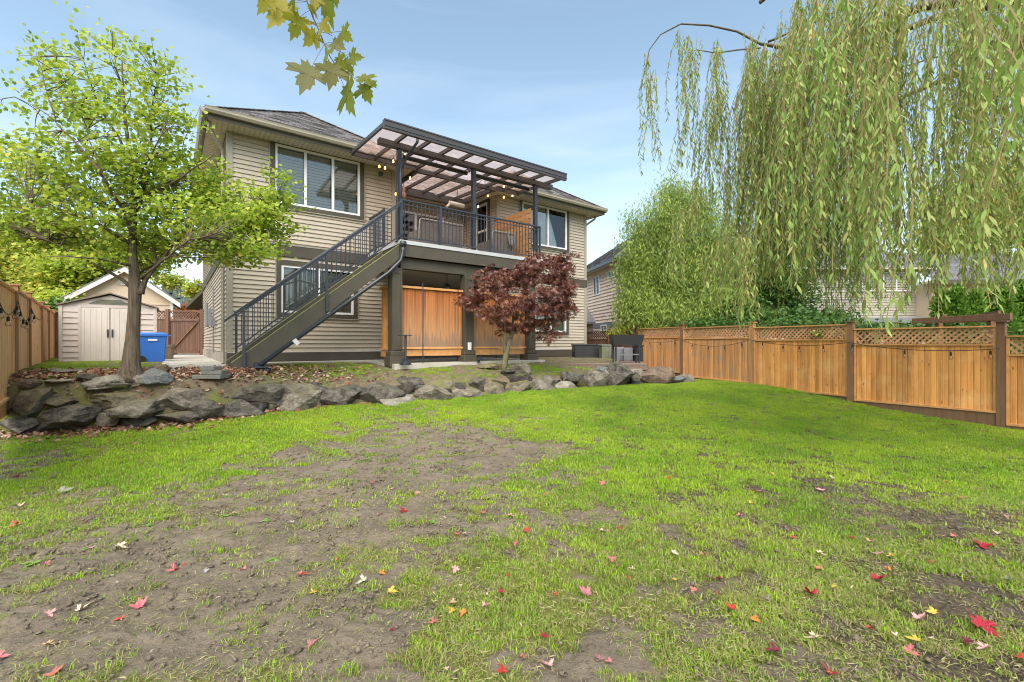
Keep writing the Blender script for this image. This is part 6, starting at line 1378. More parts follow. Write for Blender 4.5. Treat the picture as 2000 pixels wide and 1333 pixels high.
# willow -----------------------------------------------------------------
wl = thing('weeping_willow', 'weeping willow whose long leafy strands curtain the right side of the yard', 'tree', (8.6, 4.6, 0))
b = MB(); TW = [(8.6, 4.6, -.2), (8.55, 4.6, 1.2), (8.4, 4.7, 2.6), (8.1, 4.9, 4.0), (7.6, 5.2, 5.2)]
b.tube(TW, [.36, .28, .24, .2, .16], 12)
LIMB = {'far': [TW[4], (7.2, 5.9, 6.2), (6.2, 6.9, 6.7), (5.0, 7.6, 6.4), pw(1485, 86, 7.8)], 'arc': [pw(1485, 86, 7.8), pw(1440, 62, 7.8), pw(1385, 50, 7.8), pw(1330, 47, 7.8), pw(1290, 68, 7.8), pw(1268, 98, 7.8), pw(1262, 130, 7.8)], 'arc2': [pw(1485, 94, 7.8), pw(1440, 98, 7.7), pw(1400, 104, 7.7), pw(1360, 98, 7.7), pw(1345, 104, 7.7)],
        'mid': [TW[4], (6.6, 5.4, 6.4), (5.2, 5.4, 6.8), (3.9, 5.6, 6.5), (3.2, 5.9, 6.0)], 'near': [TW[3], (6.8, 4.1, 5.2), (5.2, 3.6, 5.7), (3.8, 3.4, 5.3), (2.9, 3.4, 4.9)], 'near2': [TW[3], (6.6, 3.4, 4.6), (4.9, 2.6, 5.0), (3.4, 2.2, 4.4), (2.6, 2.1, 3.9)], 'back': [TW[4], (8.4, 7.2, 6.4), (8.2, 8.6, 6.6), (7.2, 9.4, 6.3)], 'back2': [(7.2, 5.9, 6.2), (7.0, 7.6, 7.0), (6.0, 8.4, 6.9), (5.0, 8.6, 6.5)]}
for nm, pts in LIMB.items():
    r0 = {'arc': .02, 'arc2': .014, 'far': .11, 'mid': .1, 'near': .08, 'near2': .07, 'back': .1, 'back2': .07}[nm]; r1 = {'arc': .006, 'arc2': .005}.get(nm, .025); q_ = []
    for i in range(len(pts) - 1):
        for k in range(5): q_.append(Vector(pts[i]).lerp(Vector(pts[i + 1]), k / 5) + (Vector((random.uniform(-.03, .03),) * 3) if nm[:3] != 'arc' else Vector((0, 0, 0))))
    q_.append(Vector(pts[-1])); b.tube(q_, [r0 + (r1 - r0) * i / (len(q_) - 1) for i in range(len(q_))], 7)
for (x0, y0, Y0, x1, y1, Y1, r_) in ((1500, 82, 7.8, 1640, 20, 7.0, .02), (1640, 20, 7.0, 1800, -80, 6.4, .03), (2080, 330, 5.2, 1720, 440, 5.0, .012), (2090, 200, 5.6, 1790, 330, 5.6, .012), (2050, 60, 6.0, 1700, 150, 6.3, .016), (1900, -60, 6.2, 1560, 160, 7.0, .015), (2060, 420, 6.0, 1760, 520, 6.2, .009), (1760, -60, 5.2, 1600, 120, 5.6, .012)):
    A_w, B_w = Vector(pw(x0, y0, Y0)), Vector(pw(x1, y1, Y1)); branch(b, A_w, B_w, r_, r_ * .4, .14, 10, 6)
    for q_ in range(4): m_w = A_w.lerp(B_w, random.uniform(.3, .95)); branch(b, m_w, m_w + Vector((random.uniform(-.5, .2), random.uniform(-.3, .3), random.uniform(-.5, .1))), r_ * .35, .002, .2, 5, 4)
b.build('trunk', M['bark'], wl, smooth=True)
# hanging strands: x range at depth Y, top and bottom height as seen against the yard, count, leaf length
SG = [(1256, 1275, 7.8, (110, 170), (200, 350), 9, .10), (1262, 1282, 7.8, (85, 140), (180, 240), 5, .10), (1325, 1345, 7.8, (52, 75), (170, 300), 6, .10), (1330, 1372, 7.7, (60, 110), (280, 370), 14, .10), (1375, 1420, 7.6, (55, 110), (250, 390), 16, .10),
      (1400, 1470, 7.2, (110, 220), (380, 480), 40, .10), (1440, 1560, 6.8, (60, 200), (420, 590), 62, .10), (1340, 1400, 7.2, (330, 380), (420, 520), 10, .10), (1300, 1345, 7.0, (400, 440), (520, 600), 8, .10), (1480, 1600, 7.5, (20, 200), (420, 560), 55, .10), (1530, 1700, 6.2, (-60, 120), (440, 600), 75, .105), (1600, 1780, 5.6, (-60, 60), (420, 590), 55, .105), (1390, 1500, 6.0, (440, 520), (560, 655), 22, .11), (1400, 1570, 7.3, (90, 240), (440, 600), 46, .10), (1560, 1760, 6.6, (-20, 240), (460, 610), 50, .10), (1420, 1720, 7.6, (250, 420), (560, 640), 50, .10),
      (2060, 2600, 6.2, (-60, 40), (380, 600), 90, .10), (2080, 2900, 4.8, (-160, 0), (380, 600), 80, .10), (2050, 2350, 8.0, (60, 180), (420, 600), 40, .10), (1700, 1860, 5.2, (-60, 60), (380, 590), 42, .11), (1800, 2030, 6.0, (-60, 60), (420, 610), 80, .10), (1850, 2050, 4.6, (-60, 60), (380, 600), 40, .11), (1580, 1700, 3.6, (-60, 200), (330, 580), 20, .10), (1690, 1760, 3.1, (-60, 260), (480, 640), 9, .10), (1725, 1790, 2.9, (60, 420), (590, 700), 5, .11), (1925, 2040, 2.1, (-80, -20), (120, 260), 9, .10), (1960, 2060, 2.6, (-80, 300), (300, 640), 8, .10), (1620, 1680, 2.7, (-80, 0), (80, 330), 6, .10)]
C = []; D = []; N = []; Sz = []; Cl = []; nr_i = []; tw = MB()
rg = np.random.RandomState(5)
for gi, (x0, x1, Y, top, bot, cnt, ll) in enumerate(SG):
    cl_n = max(2, int(cnt / 5.5)); cl_x = rg.uniform(x0, x1, cl_n); cl_b = rg.rand(cl_n); cl_t = rg.rand(cl_n)
    for k in range(int(cnt * (1.0 if x1 < 1430 else 1.18))):
        ci_ = rg.randint(cl_n); px = min(max(cl_x[ci_] + rg.normal() * 50 / Y * (1 if x1 - x0 > 60 else .4), x0 - 8), x1 + 8); yy = Y * rg.uniform(.93, 1.08); p0 = Vector(pw(px, top[0] + (top[1] - top[0]) * (.7 * cl_t[ci_] + .3 * rg.rand()), yy)); zb = pw(px, bot[0] + (bot[1] - bot[0]) * (.65 * cl_b[ci_] + .35 * rg.rand()), yy)[2]
        if 1780 < px < 1800 and rg.rand() < .6: continue
        L_ = p0.z - zb; n = max(5, int(L_ / .22)); sx_ = rg.uniform(-.22, .12); sy_ = rg.uniform(-.1, .1); ph = rg.uniform(0, 6.28); pts = []
        for i in range(n + 1):
            t_ = i / n; pts.append(Vector((p0.x + sx_ * L_ * (t_ ** .6) * .8 + .09 * math.sin(ph + t_ * 4) * min(1, L_ / 2), p0.y + sy_ * L_ * t_ + .07 * math.cos(ph + t_ * 4), p0.z - L_ * t_)))
        tw.tube(pts, [.0046 * (1 - .5 * i / n) for i in range(n + 1)], 3, cap=False)
        m_ = int(L_ / (.030 if ll > .1 else .027)); base_c = rg.uniform(0, .55)
        for q in range(m_):
            t_ = (q + rg.rand()) / m_; i = min(n - 1, int(t_ * n)); f_ = t_ * n - i; p = pts[i].lerp(pts[i + 1], f_)
            if rg.rand() < .06 + (.22 if base_c > .45 and t_ > .4 else 0): continue
            a = rg.uniform(0, 6.28); C.append(p); D.append((math.cos(a) * .55, math.sin(a) * .55, -1.0 + rg.uniform(-.3, .5))); N.append((math.cos(a + rg.uniform(-.9, .9)), math.sin(a + rg.uniform(-.9, .9)), rg.uniform(.1, .8))); Sz.append(ll * rg.uniform(.5, 1.08)); Cl.append(base_c + rg.rand() * .42); nr_i.append(gi in (25, 27) or (gi in (22, 26) and rg.rand() < .35))
tw.build('strand_stems', mat('willow_stem', (.30, .22, .09), .7, var=.3), wl)
C = np.array([tuple(p) for p in C]); D = np.array(D); N = np.array(N); Sz = np.array(Sz); Cl = np.array(Cl); nr_i = np.array(nr_i)
T_LANCE2 = (T_LANCE[0] * np.array([1.05, 1, 1]), T_LANCE[1])
leaves('leaves', wl, M['leaf_willow'], C[~nr_i], D[~nr_i], N[~nr_i], Sz[~nr_i], T_LANCE2, Cl[~nr_i] ** 1.1, solo=170, solo_name='leaf')
leaves('leaves', wl, M['leaf_willow_near'], C[nr_i], D[nr_i], N[nr_i], Sz[nr_i], T_LANCE2, Cl[nr_i], solo=110, solo_name='leaf')

# hanging maple bough at the top ------------------------------------------
MBY = 2.6
mb = thing('maple_bough', 'hanging maple bough with large yellow-green lobed leaves against the sky', 'branch', pw(600, -60, MBY))
def q2(px, py, dy=0): return Vector(pw(px, py, MBY + dy))
stemp = [q2(560, -160, -.1), q2(585, -60), q2(600, 4), q2(612, 36), q2(624, 62), q2(634, 88), q2(645, 112), q2(655, 126)]
b = MB(); b.tube(stemp, [.008, .006, .0045, .004, .0035, .003, .0025, .002], 6)
b.tube([q2(634, 86), q2(670, 104), q2(680, 112)], [.002, .0016, .0012], 5).tube([q2(655, 126), q2(690, 152), q2(712, 164)], [.002, .0016, .0012], 5).tube([q2(655, 126), q2(668, 160), q2(674, 172)], [.002, .0015, .001], 5).tube([q2(624, 62), q2(640, 66), q2(648, 70)], [.0015, .0012, .002], 5)
b.build('stem', M['bark_fine'], mb)
M['leaf_maple'] = leafmat('yellow_green_maple_leaf', [(.24, .27, .04), (.32, .35, .045), (.42, .40, .05), (.50, .42, .06), (.24, .24, .10)], .68, attr='object')
tvm, tfm = T_MAPLE; mesh_mp = bpy.data.meshes.new('maple_leaf'); mesh_mp.from_pydata([tuple(p) for p in tvm], [], [tuple(int(i) for i in f) for f in tfm]); mesh_mp.update(); mesh_mp.materials.append(M['leaf_maple'])
ML = [  # stem point, leaf base px, tip px, length factor, flatness of view
 ((600, 4), (528, -6), (512, 14), 40, 0), ((600, 4), (562, 8), (535, 38), 62, 0), ((606, 20), (586, 34), (572, 66), 44, .2), ((600, -10), (574, -8), (573, 22), 34, .6), ((605, 4), (612, -6), (616, 14), 30, .5), ((608, 10), (632, -22), (645, 42), 66, .3), ((600, -10), (648, -20), (656, 6), 30, .3), ((612, 36), (615, 22), (604, 14), 26, .4), ((620, 50), (606, 42), (596, 50), 24, .3), ((618, 48), (628, 45), (642, 60), 28, .2), ((624, 62), (616, 66), (598, 84), 34, .2), ((622, 60), (619, 70), (619, 98), 20, .8),
 ((634, 86), (609, 131), (590, 172), 60, 0), ((634, 86), (650, 84), (678, 98), 34, .2), ((640, 66), (668, 62), (698, 90), 34, .6), ((640, 100), (640, 110), (628, 128), 40, .1), ((652, 124), (650, 128), (642, 180), 46, .4), ((655, 126), (660, 112), (672, 135), 30, .5), ((680, 112), (684, 112), (706, 112), 26, .3), ((680, 112), (672, 118), (690, 145), 30, .7), ((712, 164), (711, 165), (724, 205), 42, .2), ((712, 164), (706, 150), (735, 170), 36, .6), ((674, 172), (676, 168), (692, 236), 68, .85), ((655, 126), (662, 130), (665, 165), 34, .6)]
bb = base_of(mb); b = MB()
for st_, lb, tpx, ln, fl in ML:
    B0 = q2(lb[0], lb[1], random.uniform(-.04, .04)); T1 = q2(tpx[0], tpx[1], random.uniform(-.05, .05)); d = (T1 - B0).normalized(); s = ln / F_PX * MBY * 1.12
    nn = Vector((random.uniform(-.2, .2) + fl * 1.6 * random.choice((-1, 1)), -1, random.uniform(-.2, .2))); x = d.cross(nn).normalized(); nn = x.cross(d)
    o = bpy.data.objects.new('leaf', mesh_mp); COL.objects.link(o); o.parent = mb; o.matrix_local = Matrix.Translation(B0 - Vector(bb)) @ Matrix((x, d, nn)).transposed().to_4x4() @ Matrix.Diagonal((s * 1.15, s, s, 1))
    b.tube([q2(*st_), q2(*st_).lerp(B0, .5) + Vector((0, 0, .004)), B0], .0013, 4, cap=False)
b.build('petioles', M['bark_fine'], mb)

# background trees ---------------------------------------------------------
def bgtree(name, label, base, blobs, n, per, size, spread, m, T=T_QUAD, trunk=.18, flat=.8, droop=.3, drop=0.0, group=None, branches=10):
    t = thing(name, label, 'tree', base, group=group); b = MB(); c = np.array([bl_[:3] for bl_ in blobs]).mean(0); topz = max(bl_[2] for bl_ in blobs)
    p0 = Vector(base); p1 = Vector((c[0] * .3 + base[0] * .7, c[1] * .3 + base[1] * .7, topz)); pts = branch(b, p0, p1, trunk, trunk * .2, .05, 8, 8)
    for bl_ in blobs: branch(b, pts[random.randint(2, 5)], bl_[:3], trunk * .35, trunk * .06, .12, 5, 5)
    b.build('trunk', M['bark'], t, smooth=True); sprays(blob_points(blobs, n), per, size, spread, T, m, t, 'crown', droop=droop, flat=flat, drop=drop); return t
def B(px, py, Y, rx, ry, w_=1, rd=None): p = pw(px, py, Y); k = Y / F_PX; return (p[0], p[1], p[2], rx * k, (rd or rx) * k, ry * k, w_)
bgtree('leafy_tree', 'dense drooping green tree behind the fence, right of the pinkish neighbour house', (pw(1340, 0, 19)[0], 19.0, .6), [B(1300, 440, 19, 60, 60, 1.2), B(1250, 510, 19, 48, 55, 1), B(1245, 590, 18.5, 42, 50, .9), B(1330, 530, 19, 70, 70, 1.5), B(1395, 480, 19, 70, 75, 1.4), B(1400, 580, 18.5, 60, 55, 1.1), B(1300, 610, 18.3, 55, 30, .7), B(1310, 375, 19.3, 32, 30, .25), B(1360, 400, 19, 50, 45, .5), B(1235, 430, 19, 16, 12, .06), B(1350, 620, 18.3, 50, 28, .5)], 2500, 30, .17, .20, M['leaf_bush'], T=T_LANCE2, flat=1.6, droop=1.2, drop=.35, trunk=.17)
bgtree('leafy_tree', 'dark green tree behind the fence between the leafy tree and the beige house', (pw(1480, 0, 19)[0], 19.0, .6), [B(1480, 540, 19, 70, 70, 1), B(1540, 570, 18.5, 50, 60, .8), B(1440, 610, 18.3, 60, 30, .6), B(1540, 480, 19.4, 60, 60, .6)], 800, 24, .13, .2, M['leaf_dark'], flat=1)
bgtree('leafy_tree', 'yellow-green autumn tree high behind the far right neighbour house', (pw(1930, 0, 34)[0], 34.0, 1), [B(1900, 420, 34, 80, 80, 1), B(1980, 380, 34, 90, 90, 1), B(1860, 470, 34, 60, 60, .6), B(2060, 430, 34, 90, 110, .8)], 900, 22, .34, .5, M['leaf_yellow'], trunk=.3)
bgtree('leafy_tree', 'yellow-green autumn tree rising behind the left fence', (pw(60, 0, 28)[0], 28.0, 1), [B(40, 540, 28, 95, 60, 1), B(-60, 520, 28, 90, 70, .8), B(110, 570, 27, 60, 40, .7), B(60, 480, 29, 70, 40, .5)], 1200, 24, .26, .42, M['leaf_yellow'], trunk=.25)
bgtree('leafy_tree', 'fresh green tree left of the garage gable', (pw(165, 0, 27)[0], 27.0, 1), [B(160, 520, 27, 62, 50, 1), B(210, 500, 28, 60, 45, .8), B(120, 600, 25, 46, 24, .6), B(280, 500, 29, 50, 40, .5)], 900, 24, .24, .4, M['leaf_tree'], trunk=.22)
bgtree('leafy_tree', 'small orange autumn tree showing over the garden gate', (pw(372, 0, 33)[0], 33.0, 1), [B(372, 606, 33, 16, 8, 1)], 60, 20, .26, .28, M['leaf_orange'], trunk=.12)
bgtree('leafy_tree', 'yellow tree beside the house wall over the gate', (pw(388, 0, 38)[0], 38.0, 1), [B(388, 568, 38, 14, 12, 1), B(330, 548, 40, 22, 10, .7)], 160, 20, .3, .3, M['leaf_yellow'], trunk=.14)
bgtree('leafy_tree', 'dark shrub foliage behind the shed and left fence corner', (pw(128, 0, 20)[0], 20.0, 1), [B(125, 606, 20, 24, 14, 1)], 120, 20, .16, .2, M['leaf_dark'], trunk=.08)
# grey roof behind the left fence
n4 = thing('neighbour_house', 'grey shingled house roof among the yellow trees behind the left fence', 'house', (pw(50, 0, 25)[0], 25, 1)); a_ = pw(-60, 590, 25); c_ = pw(92, 590, 25)
rfm = MB(); roof_face(rfm, [(a_[0], 25, 3.4), (c_[0], 25, 3.4), (c_[0] - 1.2, 28, 4.9), (a_[0], 28, 4.9)]); rfm.build('roof', M['roof2'], n4); MB().box(a_[0], 25.4, 1, c_[0] - .4, 30, 3.4).build('wall', M['corner'], n4)
sh = thing('hedge', 'mixed green hedge growing close behind the lattice of the right fence', 'hedge', (8.6, 15.5, .6))
sprays(blob_points([B(1370, 640, 17.3, 60, 20, 1), B(1450, 640, 15.3, 60, 22, 1), B(1540, 642, 13.8, 60, 22, 1), B(1620, 640, 12.6, 60, 20, .8), B(1710, 648, 12.6, 70, 18, .8), B(1800, 650, 12.4, 70, 14, .7), B(1900, 652, 12.2, 70, 12, .7)], 620), 14, .11, .15, T_OVAL, M['leaf_dark'], sh, 'leaves'); MB().tube([(8.6, 15.5, .4), (8.6, 15.6, 1.9)], .04, 6).build('stem', M['bark_fine'], sh)
# cedar hedge
def cedar(px, py_top, Y, wpx, label):
    x = (px - CX) / F_PX * Y; zt_c = CZ - (py_top - HY) / F_PX * Y; zb = .5; t = thing('cedar_tree', label, 'tree', (x, Y, zb), group='cedar hedge at the right'); h = zt_c - zb; r = wpx / F_PX * Y / 2
    MB().tube([(x, Y, zb - .2), (x, Y, zb + h * .8)], [.06, .02], 6).build('trunk', M['bark'], t)
    n = 420; tt = np.random.rand(n) ** .8; a = np.random.rand(n) * 6.28; rr = r * (1 - tt) ** .7 * np.random.uniform(.7, 1.05, n) * (1 + .15 * np.sin(a * 3 + tt * 9)); P = np.stack([x + rr * np.cos(a), Y + rr * np.sin(a), zb + .1 + tt * h], 1)
    nn = n * 16; C = np.repeat(P, 16, 0) + np.random.randn(nn, 3) * .06; out_ = np.repeat(np.stack([np.cos(a), np.sin(a), np.full(n, .9)], 1), 16, 0) + np.random.randn(nn, 3) * .45
    leaves('crown', t, M['leaf_cedar'], C, out_, np.random.randn(nn, 3), np.random.uniform(.07, .13, nn), T_QUAD, None)
for k, (px, pt_, Y, wp) in enumerate(((1840, 575, 15.5, 48), (1872, 572, 15.2, 50), (1905, 578, 15, 46), (1935, 566, 15, 50), (1965, 572, 14.6, 50), (1998, 560, 14.5, 60), (2035, 562, 14.2, 56))):
    cedar(px, pt_, Y, wp, ('first cedar of the hedge from the left, above the pergola beam', 'second cedar of the hedge from the left', 'third cedar from the left, short, behind the pergola beam', 'middle cedar of the hedge, tall pointed tip', 'third cedar of the hedge from the right', 'tall cedar at the right photo edge', 'last cedar of the hedge beyond the right photo edge')[k])
# leafy shrub between panels, and vine tips on the lattice
sh = thing('shrub', 'broad-leaved green shrub peeping over the second right fence panel', 'shrub', (pw(1550, 0, 15)[0], 15, .5))
sprays(blob_points([B(1530, 622, 15, 60, 16, 1), B(1600, 620, 14.5, 50, 14, .8), B(1480, 630, 15.5, 30, 14, .5)], 260), 12, .12, .14, T_OVAL, M['leaf_dark'], sh, 'leaves'); MB().tube([(pw(1550, 0, 15)[0], 15, .4), (pw(1545, 0, 15)[0], 15, 2.1)], [.04, .02], 6).build('stem', M['bark_fine'], sh)
vn_ = thing('shrub', 'vine tips growing through the lattice near the third fence post', 'vine', (pw(1625, 0, 11.3)[0], 11.3, 1.6))
sprays(blob_points([B(1618, 650, 11.25, 34, 7, 1, 6)], 26), 10, .06, .06, T_OVAL, M['leaf_bush'], vn_, 'leaves'); MB().tube([pw(1590, 655, 11.4), pw(1620, 648, 11.3), pw(1648, 652, 11.2)], .006, 5).build('stem', M['bark_fine'], vn_)
sh = thing('shrub', 'pale green shrub against the dark fence beside the black planter', 'shrub', (pw(1225, 0, 18.8)[0], 18.8, .6))
sprays(blob_points([B(1222, 640, 18.8, 28, 18, 1), B(1205, 650, 18.8, 14, 10, .4)], 120), 14, .12, .16, T_LANCE2, M['leaf_yellow'], sh, 'leaves', droop=1); MB().tube([(pw(1225, 0, 18.8)[0], 18.8, .5), (pw(1225, 0, 18.8)[0], 18.8, 2.2)], [.05, .02], 6).build('stem', M['bark_fine'], sh)
# far wooded hill behind the gate
hx = np.arange(-260, 60, 8.0); hyy = np.arange(150, 330, 10.0); HX, HYY = np.meshgrid(hx, hyy); HZ = 1 + 34 * S((HYY - 160) / 140) * (.6 + .5 * fbm(HX * .012, HYY * .012, 71, 3)) * S((10 - HX) / 80)
n_, m_ = HX.shape; ix = np.arange(n_ * m_).reshape(n_, m_); fc = np.stack([ix[:-1, :-1], ix[:-1, 1:], ix[1:, 1:], ix[1:, :-1]], -1).reshape(-1, 4)
hill = fast_mesh('hill', np.stack([HX.ravel(), HYY.ravel(), HZ.ravel()], 1), fc, mat('hill_ground', (.08, .10, .07), .9), None, smooth=True); tag(hill, kind='structure')
nn = 1500; fx = np.random.uniform(-230, 20, nn); fy = np.random.uniform(155, 320, nn); fz = 1 + 34 * S((fy - 160) / 140) * (.6 + .5 * fbm(fx * .012, fy * .012, 71, 3)) * S((10 - fx) / 80)
V = []; Fc = []; cl = []
for k in range(nn):
    h = random.uniform(7, 13); r = h * .2; b0 = len(V); c_ = random.random()
    for lay in range(3):
        z0_ = fz[k] + h * lay * .27; z1_ = fz[k] + h * (.5 + lay * .25); rr_ = r * (1 - lay * .28)
        i0 = len(V); V.append((fx[k], fy[k], z1_)); cl.append(c_)
        for a in range(6): V.append((fx[k] + rr_ * math.cos(a * 1.047 + lay), fy[k] + rr_ * math.sin(a * 1.047 + lay), z0_ + random.uniform(-.3, .3))); cl.append(c_)
        for a in range(6): Fc.append((i0, i0 + 1 + a, i0 + 1 + (a + 1) % 6))
fo = fast_mesh('forest', np.array(V), np.array(Fc), M['leaf_far'], None, rnd=np.array(cl)); tag(fo, kind='stuff', label='distant conifer forest on the hill seen over the garden gate', cat='forest')

# ------------------------------------------------------------------ fallen leaves, each a thing
def flatleaf(name, col, dk, tr=.15):
    m = mat(name, col, .55, var=.5, vscale=30, dark=dk, rnd=.12, spec=.4); return m
FL = {'crimson': ((.36, .016, .03), (.18, .012, .02)), 'red': ((.44, .04, .025), (.24, .025, .018)), 'pink': ((.52, .15, .15), (.36, .08, .09)), 'pale pink': ((.58, .30, .27), (.42, .19, .17)), 'coral': ((.55, .14, .10), (.36, .09, .07)), 'orange': ((.58, .19, .035), (.38, .11, .02)), 'yellow': ((.56, .38, .05), (.36, .22, .03)), 'cream': ((.56, .42, .30), (.40, .28, .19)), 'tan': ((.45, .28, .16), (.3, .18, .1)), 'grey': ((.30, .27, .24), (.2, .17, .15)), 'maroon': ((.16, .015, .03), (.09, .01, .02)), 'dusty rose': ((.36, .14, .15), (.26, .08, .1)), 'pale green': ((.38, .41, .26), (.26, .28, .17))}
FM = {k: flatleaf('fallen_leaf_' + k.replace(' ', '_'), *v) for k, v in FL.items()}
LV = [(786, 1002, 27, 'crimson'), (740, 1009, 16, 'pink'), (727, 946, 15, 'pink'), (765, 958, 12, 'pale pink'), (815, 967, 14, 'pink'), (945, 1005, 20, 'pink'), (1000, 1010, 17, 'pale pink'), (890, 1047, 15, 'coral'), (910, 1047, 14, 'pale pink'), (1029, 1042, 17, 'red'), (1006, 1070, 16, 'pink'), (1065, 970, 12, 'orange'), (936, 959, 9, 'orange'), (1176, 950, 18, 'pink'), (1180, 1043, 20, 'pale pink'), (1210, 1039, 14, 'red'), (1248, 1062, 11, 'orange'), (1196, 1101, 24, 'pink'), (1319, 1086, 17, 'cream'), (1378, 1090, 18, 'pink'), (888, 1121, 24, 'pale pink'), (748, 1124, 20, 'orange'), (705, 1140, 26, 'pale green'), (768, 1162, 24, 'yellow'), (994, 1131, 14, 'red'), (978, 1161, 21, 'crimson'), (947, 1168, 16, 'cream'), (1085, 1169, 17, 'red'), (1140, 1161, 38, 'dusty rose'), (951, 1191, 24, 'pale pink'), (887, 1184, 18, 'tan'), (880, 1202, 20, 'yellow'), (903, 1207, 25, 'orange'), (843, 1224, 25, 'pink'), (765, 1236, 14, 'maroon'), (1063, 1250, 25, 'crimson'), (1022, 1289, 15, 'coral'), (1066, 1302, 38, 'pale pink'), (978, 1320, 28, 'red'), (1171, 1288, 20, 'dusty rose'), (1188, 1297, 16, 'pink'), (872, 1318, 18, 'cream'), (1234, 1212, 16, 'cream'), (1353, 1159, 22, 'coral'), (1226, 1134, 13, 'red'), (1234, 1118, 13, 'cream'), (1319, 1139, 16, 'yellow'),
      (30, 934, 16, 'red'), (108, 935, 24, 'cream'), (131, 959, 28, 'grey'), (38, 990, 22, 'cream'), (27, 1031, 22, 'coral'), (335, 1119, 32, 'pink'), (360, 1107, 16, 'red'), (471, 1117, 22, 'pink'), (595, 1127, 30, 'coral'), (610, 1161, 24, 'yellow'), (273, 1184, 34, 'pink'), (165, 1191, 28, 'cream'), (97, 1206, 32, 'pale pink'), (235, 1213, 22, 'red'), (612, 1260, 34, 'dusty rose'), (108, 1317, 40, 'coral'), (102, 1262, 34, 'tan'), (92, 1106, 20, 'pink'), (240, 1072, 28, 'cream'), (177, 1074, 18, 'pale pink'), (217, 1128, 16, 'pale green'), (662, 1096, 18, 'pink'), (437, 970, 20, 'cream'), (569, 1022, 18, 'grey'), (6, 1287, 30, 'pink'), (646, 890, 9, 'red'), (400, 1119, 24, 'grey'), (328, 1248, 16, 'grey'), (460, 1005, 14, 'cream'),
      (1481, 962, 16, 'pink'), (1601, 958, 21, 'pale pink'), (1615, 974, 12, 'red'), (1447, 1009, 14, 'pink'), (1547, 1055, 12, 'red'), (1665, 1055, 14, 'crimson'), (1704, 1063, 22, 'tan'), (1714, 1084, 25, 'pale pink'), (1605, 1088, 20, 'cream'), (1737, 1092, 15, 'yellow'), (1920, 1072, 34, 'crimson'), (1949, 1045, 20, 'cream'), (1597, 1117, 23, 'coral'), (1732, 1117, 15, 'orange'), (1719, 1135, 30, 'crimson'), (1402, 1135, 23, 'maroon'), (1403, 1168, 14, 'red'), (1579, 1165, 36, 'crimson'), (1500, 1178, 15, 'grey'), (1430, 1193, 24, 'red'), (1477, 1220, 24, 'orange'), (1799, 1212, 30, 'pale pink'), (1818, 1203, 22, 'yellow'), (1584, 1255, 30, 'cream'), (1700, 1237, 19, 'red'), (1508, 1280, 34, 'maroon'), (1928, 1236, 60, 'crimson'), (1887, 1262, 25, 'maroon'), (1918, 1276, 33, 'pale pink'), (1781, 1257, 29, 'yellow'), (1783, 1281, 34, 'pink'), (1618, 1320, 38, 'crimson'), (1976, 1139, 28, 'pale green'), (1994, 1293, 26, 'red'), (1814, 1103, 14, 'red'), (1875, 978, 14, 'pink'), (1965, 1012, 14, 'pale pink'), (1470, 988, 16, 'yellow'), (1510, 931, 12, 'yellow'), (1850, 947, 9, 'red'), (1624, 936, 14, 'cream'), (1308, 938, 10, 'red'), (1630, 1152, 12, 'yellow'), (1860, 1050, 16, 'coral'), (1745, 1245, 14, 'cream')]
mmesh = {}
def fmesh(c, v):
    if (c, v) in mmesh: return mmesh[(c, v)]
    r_ = random.Random(v * 7 + 3); cu = r_.uniform(.3, 1.3); tw_ = r_.uniform(-.3, .3); V = []
    for x, y, z in tvm:
        z2 = cu * (x * x * 1.2) + .25 * (y - .4) ** 2 * r_.choice((1, 1)) + tw_ * x * (y - .3) + r_.uniform(-.015, .015); V.append((x, y - .45, z2))
    V += [(-.008, -.45, .0), (.008, -.45, .0), (.02, -.95, .08), (.008, -.95, .09)]; n = len(tvm)
    me = bpy.data.meshes.new('fallen_leaf'); me.from_pydata(V, [], [tuple(int(i) for i in f) for f in tfm] + [(n, n + 1, n + 2, n + 3)]); me.update(); me.materials.append(FM[c]); mmesh[(c, v)] = me; return me
LAND = [((262, 738), 'the tree trunk'), ((985, 724), 'the red maple'), ((1660, 780), 'the fence'), ((450, 720), 'the stair foot')]
used = {}
def region(px, py):
    row = 'front edge' if py > 1230 else ('foreground' if py > 1110 else ('middle ground' if py > 985 else 'far lawn'))
    colm = 'far left' if px < 220 else 'left' if px < 520 else 'left of centre' if px < 820 else 'centre' if px < 1080 else 'right of centre' if px < 1340 else 'right' if px < 1680 else 'far right'
    return row, colm
SIZ = lambda wpx, y: 'small' if wpx * y / F_PX < .065 else ('large' if wpx * y / F_PX > .115 else 'mid-sized')
